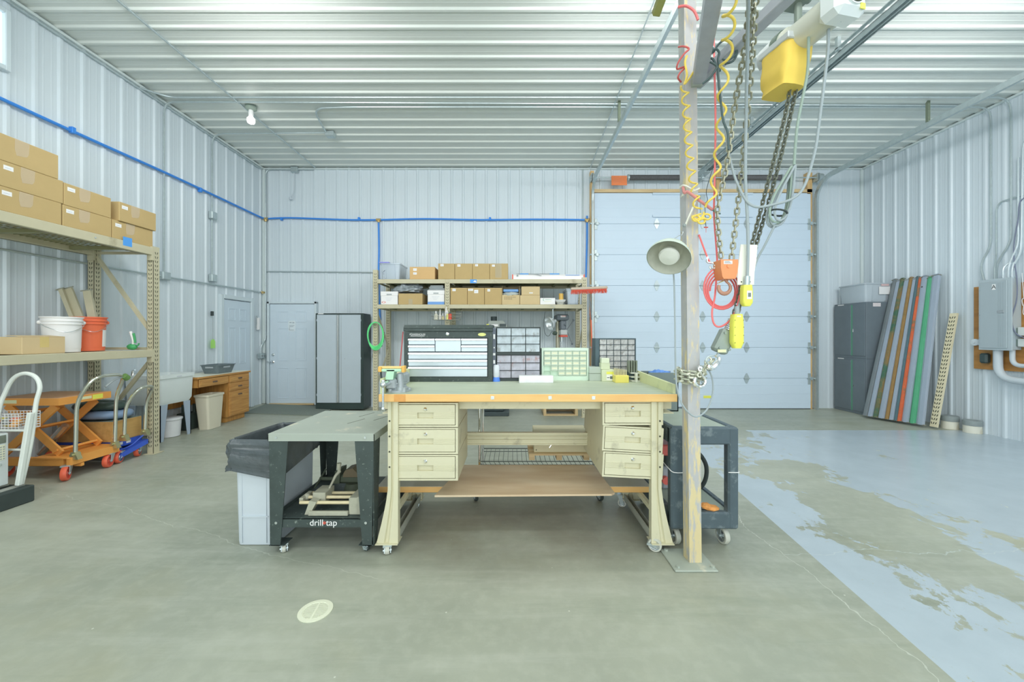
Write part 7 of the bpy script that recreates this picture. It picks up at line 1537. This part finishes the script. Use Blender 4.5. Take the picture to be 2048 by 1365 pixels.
# fly swatter
wy_ = YX(425, -4.94); t = T('fly_swatter', 'lime green fly swatter hanging on the left wall', 'fly swatter', (-4.94, wy_, 1.4)); zz = lambda y: PZ(y, wy_)
MB().box(XL+.02, XL+.05, wy_-.02, wy_+.02, zz(632), zz(623), .004).build('hook', BLACKP, t); MB().cyl((-4.935, wy_, zz(626)), (-4.935, wy_, zz(682)), .003, n=6).build('handle', M('thin_wire', (150, 160, 164)), t)
mb = MB(); mb.prism([(-4.937, wy_-.045, zz(697)), (-4.937, wy_+.05, zz(697)), (-4.937, wy_+.05, zz(684)), (-4.937, wy_+.025, zz(679)), (-4.937, wy_-.02, zz(679)), (-4.937, wy_-.045, zz(684))], (.005, 0, 0)); mb.build('paddle', M('lime_plastic', (150, 220, 84), rough=.5), t)
# ---------------------------------------------------------------- dark grey lockers against the right wall
lx = 6.40; l0, l1 = 7.10, 7.80; lk_z = PZ(604, l0); mid = 1.03
def locker(label, za, zb, top):
    t = T('steel_locker', label, 'locker', (6.67, (l0+l1)/2, za))
    mb = MB(); mb.box(lx, 6.945, l0, l1, za+.001, zb, .004); mb.build('body', DGREY, t)
    ymid = l0+(l1-l0)*.42
    for ya, yb in ((l0+.012, ymid-.018), (ymid+.018, l1-.012)):
        d = MB().box(lx-.012, lx, ya, yb, za+.05, zb-.035, .003).build('door', DGREY, t)
        MB().box(lx-.0135, lx-.012, ya+.02, yb-.02, za+.07, zb-.055, .0006).build('door_panel', DGREY, d)
    MB().box(lx-.006, lx, ymid-.018, ymid+.018, za+.05, zb-.035).build('gap_reflection_strip', M('gap_reflection_green', (74, 142, 112), rough=.5), t, label='green reflection painted in the door gap')  # green reflection between the doors, painted as a thin strip
    mb = MB(); mb.box(lx-.03, lx-.012, ymid-.05, ymid-.03, (za+zb)/2-.03, (za+zb)/2+.03, .003) if top else mb.cyl((lx-.02, ymid-.05, (za+zb)/2), (lx-.012, ymid-.05, (za+zb)/2), .012, n=8); mb.build('latch', CHROME, t)
    MB().box(lx-.0015, lx, l1-.22, l1-.08, zb-.028, zb-.012).build('name_plate', LABEL, t)
    if top: MB().box(6.52, 6.66, l0-.0015, l0, zb-.085, zb-.02).build('safety_sticker', M('red_white_sticker', (222, 190, 192), var=.3, scale=60), t)
locker('lower of two stacked dark grey steel lockers', 0, mid, False); locker('upper dark grey steel locker with a red and white sticker', mid, lk_z, True)
t = tote('plastic_tote', 'grey plastic tote with a paper label on the grey lockers', 6.41, 6.93, lk_z+.001, PZ(566, 7.12), 7.13, .6, M('tote_grey', (164, 176, 184), rough=.45, var=.05))
MB().box(6.66, 6.86, 7.128, 7.131, lk_z+.14, lk_z+.28).build('paper_label', LABEL, t); MB().box(6.70, 6.84, 7.13, 7.133, lk_z+.29, lk_z+.33).build('red_label', M('pink_print', (214, 170, 170), var=.3, scale=50), t)
# ---------------------------------------------------------------- leaning rack beams
GB = M('grey_beam', (146, 160, 176), rough=.45, var=.06); GBD = M('dark_grey_beam', (112, 122, 126), rough=.45, var=.08)
BROWN = M('rust_brown_beam', (150, 116, 58), rough=.6, var=.2, scale=5, grime=(112, 104, 62)); GREENB = M('green_beam', (66, 164, 116), rough=.45, var=.12, scale=6, grime=(130, 160, 110), gthr=.7)
DGRN = M('dark_green_beam', (60, 104, 80), rough=.5, var=.2, grime=(140, 110, 56), gscale=2, gthr=.5); RUSTO = M('rust_orange_beam', (214, 92, 34), rough=.6, var=.2, scale=6, grime=(120, 112, 76), gscale=5, gthr=.55)
TEAL = M('teal_beam', (78, 108, 116), rough=.5, var=.15)
# (mid-height pixel spacing along the row) fraction, width, material, lip, label
beams = [(.0, .10, GBD, 'leftmost dark grey rack beam leaning beside the lockers'), (.085, .12, GB, 'second leaning rack beam from the lockers, pale grey'), (.185, .10, DGRN, 'leaning dark green beam rusting to brown at its foot'),
         (.29, .14, GB, 'leaning pale grey beam between the green and brown ones'), (.40, .075, BROWN, 'leaning rust brown beam among the grey rack beams'), (.475, .10, GB, 'leaning pale grey beam right of the brown one'),
         (.555, .07, TEAL, 'narrow dark teal beam in the leaning row'), (.61, .065, RUSTO, 'leaning beam rusted bright orange near the floor'), (.71, .12, GB, 'leaning grey beam between the orange and bright green ones'),
         (.83, .10, GREENB, 'bright green leaning rack beam'), (.95, .15, GB, 'widest pale grey beam right of the bright green one')]
WXR = XR-.03
for k, (f, w_, m, lb) in enumerate(beams):
    yb, xb_ = 6.92-.72*f, 6.22+.27*f; yt = 7.08-.72*f; zt = 2.47-.02*f-(.03 if k % 2 else 0)
    base = Vector((xb_, yb, .035)); top = Vector((WXR-.05, yt, zt))
    t = T('rack_beam', lb, 'steel beam', (xb_, yb, 0), 0, 'rack beams leaning on the right wall')
    d = (top-base).normalized(); s_ = Vector((0, 1, 0)); s_ = (s_-d*s_.dot(d)).normalized(); n_ = s_.cross(d); n_ = n_ if n_.x < 0 else -n_
    w2 = w_*.78
    mb = MB(); mb.bar(base, top, w2, .03, s_, .003).bar(base+n_*.022-s_*w2*.18, top+n_*.022-s_*w2*.18, w2*.62, .016, s_, .002); mb.build('beam', m, t)
    mb = MB(); mb.obox(top-d*.02+n_*.005, (.05, w_*.85, .012), Matrix((n_, s_, d)).transposed()).obox(base+d*.005, (.05, w_*.9, .010), Matrix((n_, s_, d)).transposed()); mb.build('end_plate', M('beam_end', (128, 126, 112), rough=.5, var=.2), t)
    if k == 8: MB().obox(top-d*.2+n_*.031, (.003, .02, .02), Matrix((n_, s_, d)).transposed()).build('hole', DARK, t)
t = T('rack_upright', 'tan perforated rack upright leaning at the right end of the beams', 'steel beam', (6.50, 6.13, 0))
base = Vector((6.56, 6.11, .03)); top = Vector((WXR-.05, 6.14, 1.80)); d = (top-base).normalized(); s_ = Vector((0, 1, 0)); s_ = (s_-d*s_.dot(d)).normalized(); n_ = s_.cross(d); n_ = n_ if n_.x < 0 else -n_
mb = MB(); mb.bar(base, top, .10, .03, s_); mb.mat(1); L = (top-base).length; k = .06
R = Matrix((n_, s_, d)).transposed(); 
while k < L-.03:
    for u in (-.032, 0, .032): mb.obox(base+d*k+s_*u+n_*.0155, (.0016, .012, .034), R @ Matrix.Rotation(.35 if u <= 0 else -.35, 3, 'X'))
    k += .062
mb.build('upright', [M('pale_tan_upright', (206, 196, 160), rough=.5, var=.06), DARK], t)
# pipe stubs
for x, y, r, h, lb in ((6.84, 6.14, .10, .20, 'white floor pipe stub with grey collar nearer the beams'), (6.88, 5.87, .10, .185, 'white floor pipe stub with grey collar under the panel')):
    t = T('pipe_stub', lb, 'pipe', (x, y, 0)); MB().lathe([(.001, .001), (r, .001), (r*.98, h*.62), (.001, h*.62)], (x, y, 0), (0, 0, 1), 24).build('pipe', M('stained_white_pipe', (206, 204, 188), rough=.5, var=.06, grime=(180, 168, 136)), t)
    mb = MB(); mb.lathe([(r*1.03, h*.6), (r*1.06, h*.66), (r*1.03, h*.72), (r*1.06, h*.78), (r*1.03, h*.84), (r*1.06, h*.9), (r*1.02, h), (.001, h)], (x, y, 0), (0, 0, 1), 24); mb.build('collar', M('collar_grey', (132, 142, 142), rough=.45), t)
# ---------------------------------------------------------------- electrical panel
WR = XR-.022; bd = T('backboard', 'brown plywood board on the right wall behind the electrical panel', 'board', (WR-.01, 5.4, 1.5))
MB().box(WR-.022, WR-.001, 4.7, 5.91, PZ(737.5, 5.91), PZ(575, 5.91)).build('plywood', MW('panel_plywood', (176, 122, 40), (148, 98, 30), 'Y', 2.5, stretch=5), bd)
pn = T('breaker_box', 'large grey electrical panel box on the right wall marked A', 'breaker box', (6.87, 5.53, 1.7)); xf = 6.80; PG = M('panel_grey', (158, 172, 178), rough=.4, var=.03)
pa, pb = YX(1957, xf), YX(2024, xf); zt, zb = PZ(562, pa), PZ(700, pa)
mb = MB(); mb.box(xf+.012, WR-.023, pb+.012, pa-.012, zb+.01, zt-.01, .003).box(xf, xf+.014, pb, pa, zb, zt, .004); mb.build('box', PG, pn)
d = MB().box(xf-.01, xf, pb+.05, pa-.022, zb+.028, zt-.035, .004).build('door', M('panel_door_grey', (150, 164, 170), rough=.4, var=.03), pn)
yy = lambda f: pa+(pb-pa)*f
MB().box(xf-.016, xf-.01, yy(.60), yy(.80), zb+.52, zb+.56, .003).build('door_latch', IRON, d)
mb = MB(); 
for f in (.62, .66, .70, .76): mb.box(xf-.0115, xf-.01, yy(f), yy(f+.008), zb+.05, zt-.06)
mb.build('door_crease', M('crease_grey', (138, 152, 158)), d)
for z in (.17, .5, .86): MB().ball((xf-.002, yy(.055), zb+(zt-zb)*z), .008, n=8).build('screw', STEEL, pn)
MB().box(xf-.0115, xf-.01, yy(.55), yy(.44), zt-.155, zt-.075).build('letter_plate', LABEL, d)
MB().text('A', .075, (xf-.0118, yy(.495), zt-.115), (0, -1, 0), (0, 0, 1)).build('letter', M('black_letter', (46, 56, 60)), d)
mb = MB(); q = YX(1970, WR-.06); mb.box(WR-.10, WR-.022, q-.05, q+.05, PZ(727, q), PZ(707, q), .02); tag(mb.build('black_canister', M('black_canister', (52, 70, 70), rough=.4)), 'small black canister under the electrical panel', 'electrical device')
q = 5.86; mb = MB(); mb.lathe([(.05, 0), (.05, .05), (.02, .055), (.015, .07), (.001, .07)], (WR-.022, q, PZ(685, q)), (-1, 0, 0), 20); mb.box(WR-.07, WR-.022, q-.12, q-.03, PZ(685, q)-.04, PZ(685, q)+.04, .004); tag(mb.build('round_fitting', M('pale_fitting', (190, 200, 206), rough=.35)), 'pale round fitting at the lower left edge of the panel', 'fitting')
PVC = M('grey_pvc', (176, 186, 192), rough=.4, var=.03)
xp = WR-.09
conduit('electrical_conduit', 'thick grey pipe sweeping from the panel bottom to the right edge', 'conduit', bendpts([(xp, 5.56, zb+.02), (xp, 5.56, PZ(758, 5.5)), (xp, 4.7, PZ(758, 5.5)-.05)], .26, 9), .048, PVC, 14)
conduit('electrical_conduit', 'thinner grey pipe curving from the panel bottom right', 'conduit', bendpts([(xp, 5.40, zb+.02), (xp, 5.40, PZ(731, 5.4)), (xp, 4.7, PZ(731, 5.4))], .18, 8), .028, PVC, 12)
SILV = M('bright_conduit', (196, 206, 212), rough=.25, metal=.6, var=.08)
for y, off, zs, lb in ((5.50, .08, 2.62, 'vertical conduit entering the panel top, third from the left'), (5.44, .05, 3.9, 'vertical conduit entering the panel top near its right side')):
    conduit('electrical_conduit', lb, 'conduit', bendpts([(XR-.04, y-off, zs), (XR-.04, y-off, 2.72 if zs > 3 else 2.5), (xp, y, 2.42), (xp, y, zt-.02)], .10), .012, SILV)
conduit('electrical_conduit', 'offset conduit high on the right wall near the photo edge', 'conduit', bendpts([(XR-.04, 5.05, 4.7), (XR-.04, 5.08, 4.35), (XR-.04, 5.34, 4.1), (XR-.04, 5.36, 2.6), (xp, 5.40, 2.4), (xp, 5.40, zt-.02)], .12), .013, SILV)
conduit('electrical_conduit', 'thin horizontal conduit joining the verticals on the right wall', 'conduit', bendpts([(XR-.035, 4.6, PZ(400, 5.35)+.12), (XR-.035, 5.6, PZ(402, 5.55)), (XR-.035, 5.64, PZ(416, 5.6)), (XR-.035, 5.64, 2.6), (xp, 5.60, 2.42), (xp, 5.60, zt-.02)], .06), .009, GALV)
MB_ = MB().tube(smooth([(XR-.05, 5.1, PZ(392, 5.3)), (XR-.06, 5.34, PZ(400, 5.35)), (XR-.06, 5.38, PZ(440, 5.4)), (XR-.07, 5.42, PZ(500, 5.4)), (xf+.05, 5.33, PZ(560, 5.3)), (xf+.02, 5.31, PZ(600, 5.3)), (xf+.02, 5.36, PZ(640, 5.35)), (xf+.04, 5.30, PZ(672, 5.3)), (xf+.06, 5.0, PZ(682, 5.2))], 7), .007, 7)
tag(MB_.build('grey_cable', M('slate_cable', (104, 112, 134), rough=.5)), 'loose dark grey cable running down over the electrical panel edge', 'cable')
t = T('terminal_box', 'pale terminal boxes right of the electrical panel', 'electrical device', (WR-.06, 5.2, 1.45))
for y0_, y1_ in ((655, 672), (678, 694)): MB().box(WR-.10, WR-.022, 5.0, 5.34, PZ(y1_, 5.33), PZ(y0_, 5.33), .006).build('box', M('pale_terminal', (190, 198, 196), rough=.4), t); MB().box(WR-.10, WR-.06, 5.34, 5.352, PZ(y1_, 5.33)+.01, PZ(y0_, 5.33)-.01).build('end_block', M('dark_end', (104, 122, 116)), t)
mb = MB(); mb.tube(smooth([(WR-.03, 5.345, PZ(546, 5.33)), (WR-.035, 5.33, PZ(575, 5.33)), (WR-.035, 5.32, PZ(596, 5.33)), (WR-.04, 5.30, PZ(606, 5.33)), (WR-.035, 5.33, PZ(612, 5.33)), (WR-.035, 5.34, PZ(600, 5.33)), (WR-.035, 5.31, PZ(598, 5.33)), (WR-.035, 5.33, PZ(625, 5.33)), (WR-.035, 5.30, PZ(633, 5.33))], 6), .004, 6); tag(mb.build('string_loop', LABEL), 'looped white cord hanging on the brown board by the panel', 'cord')
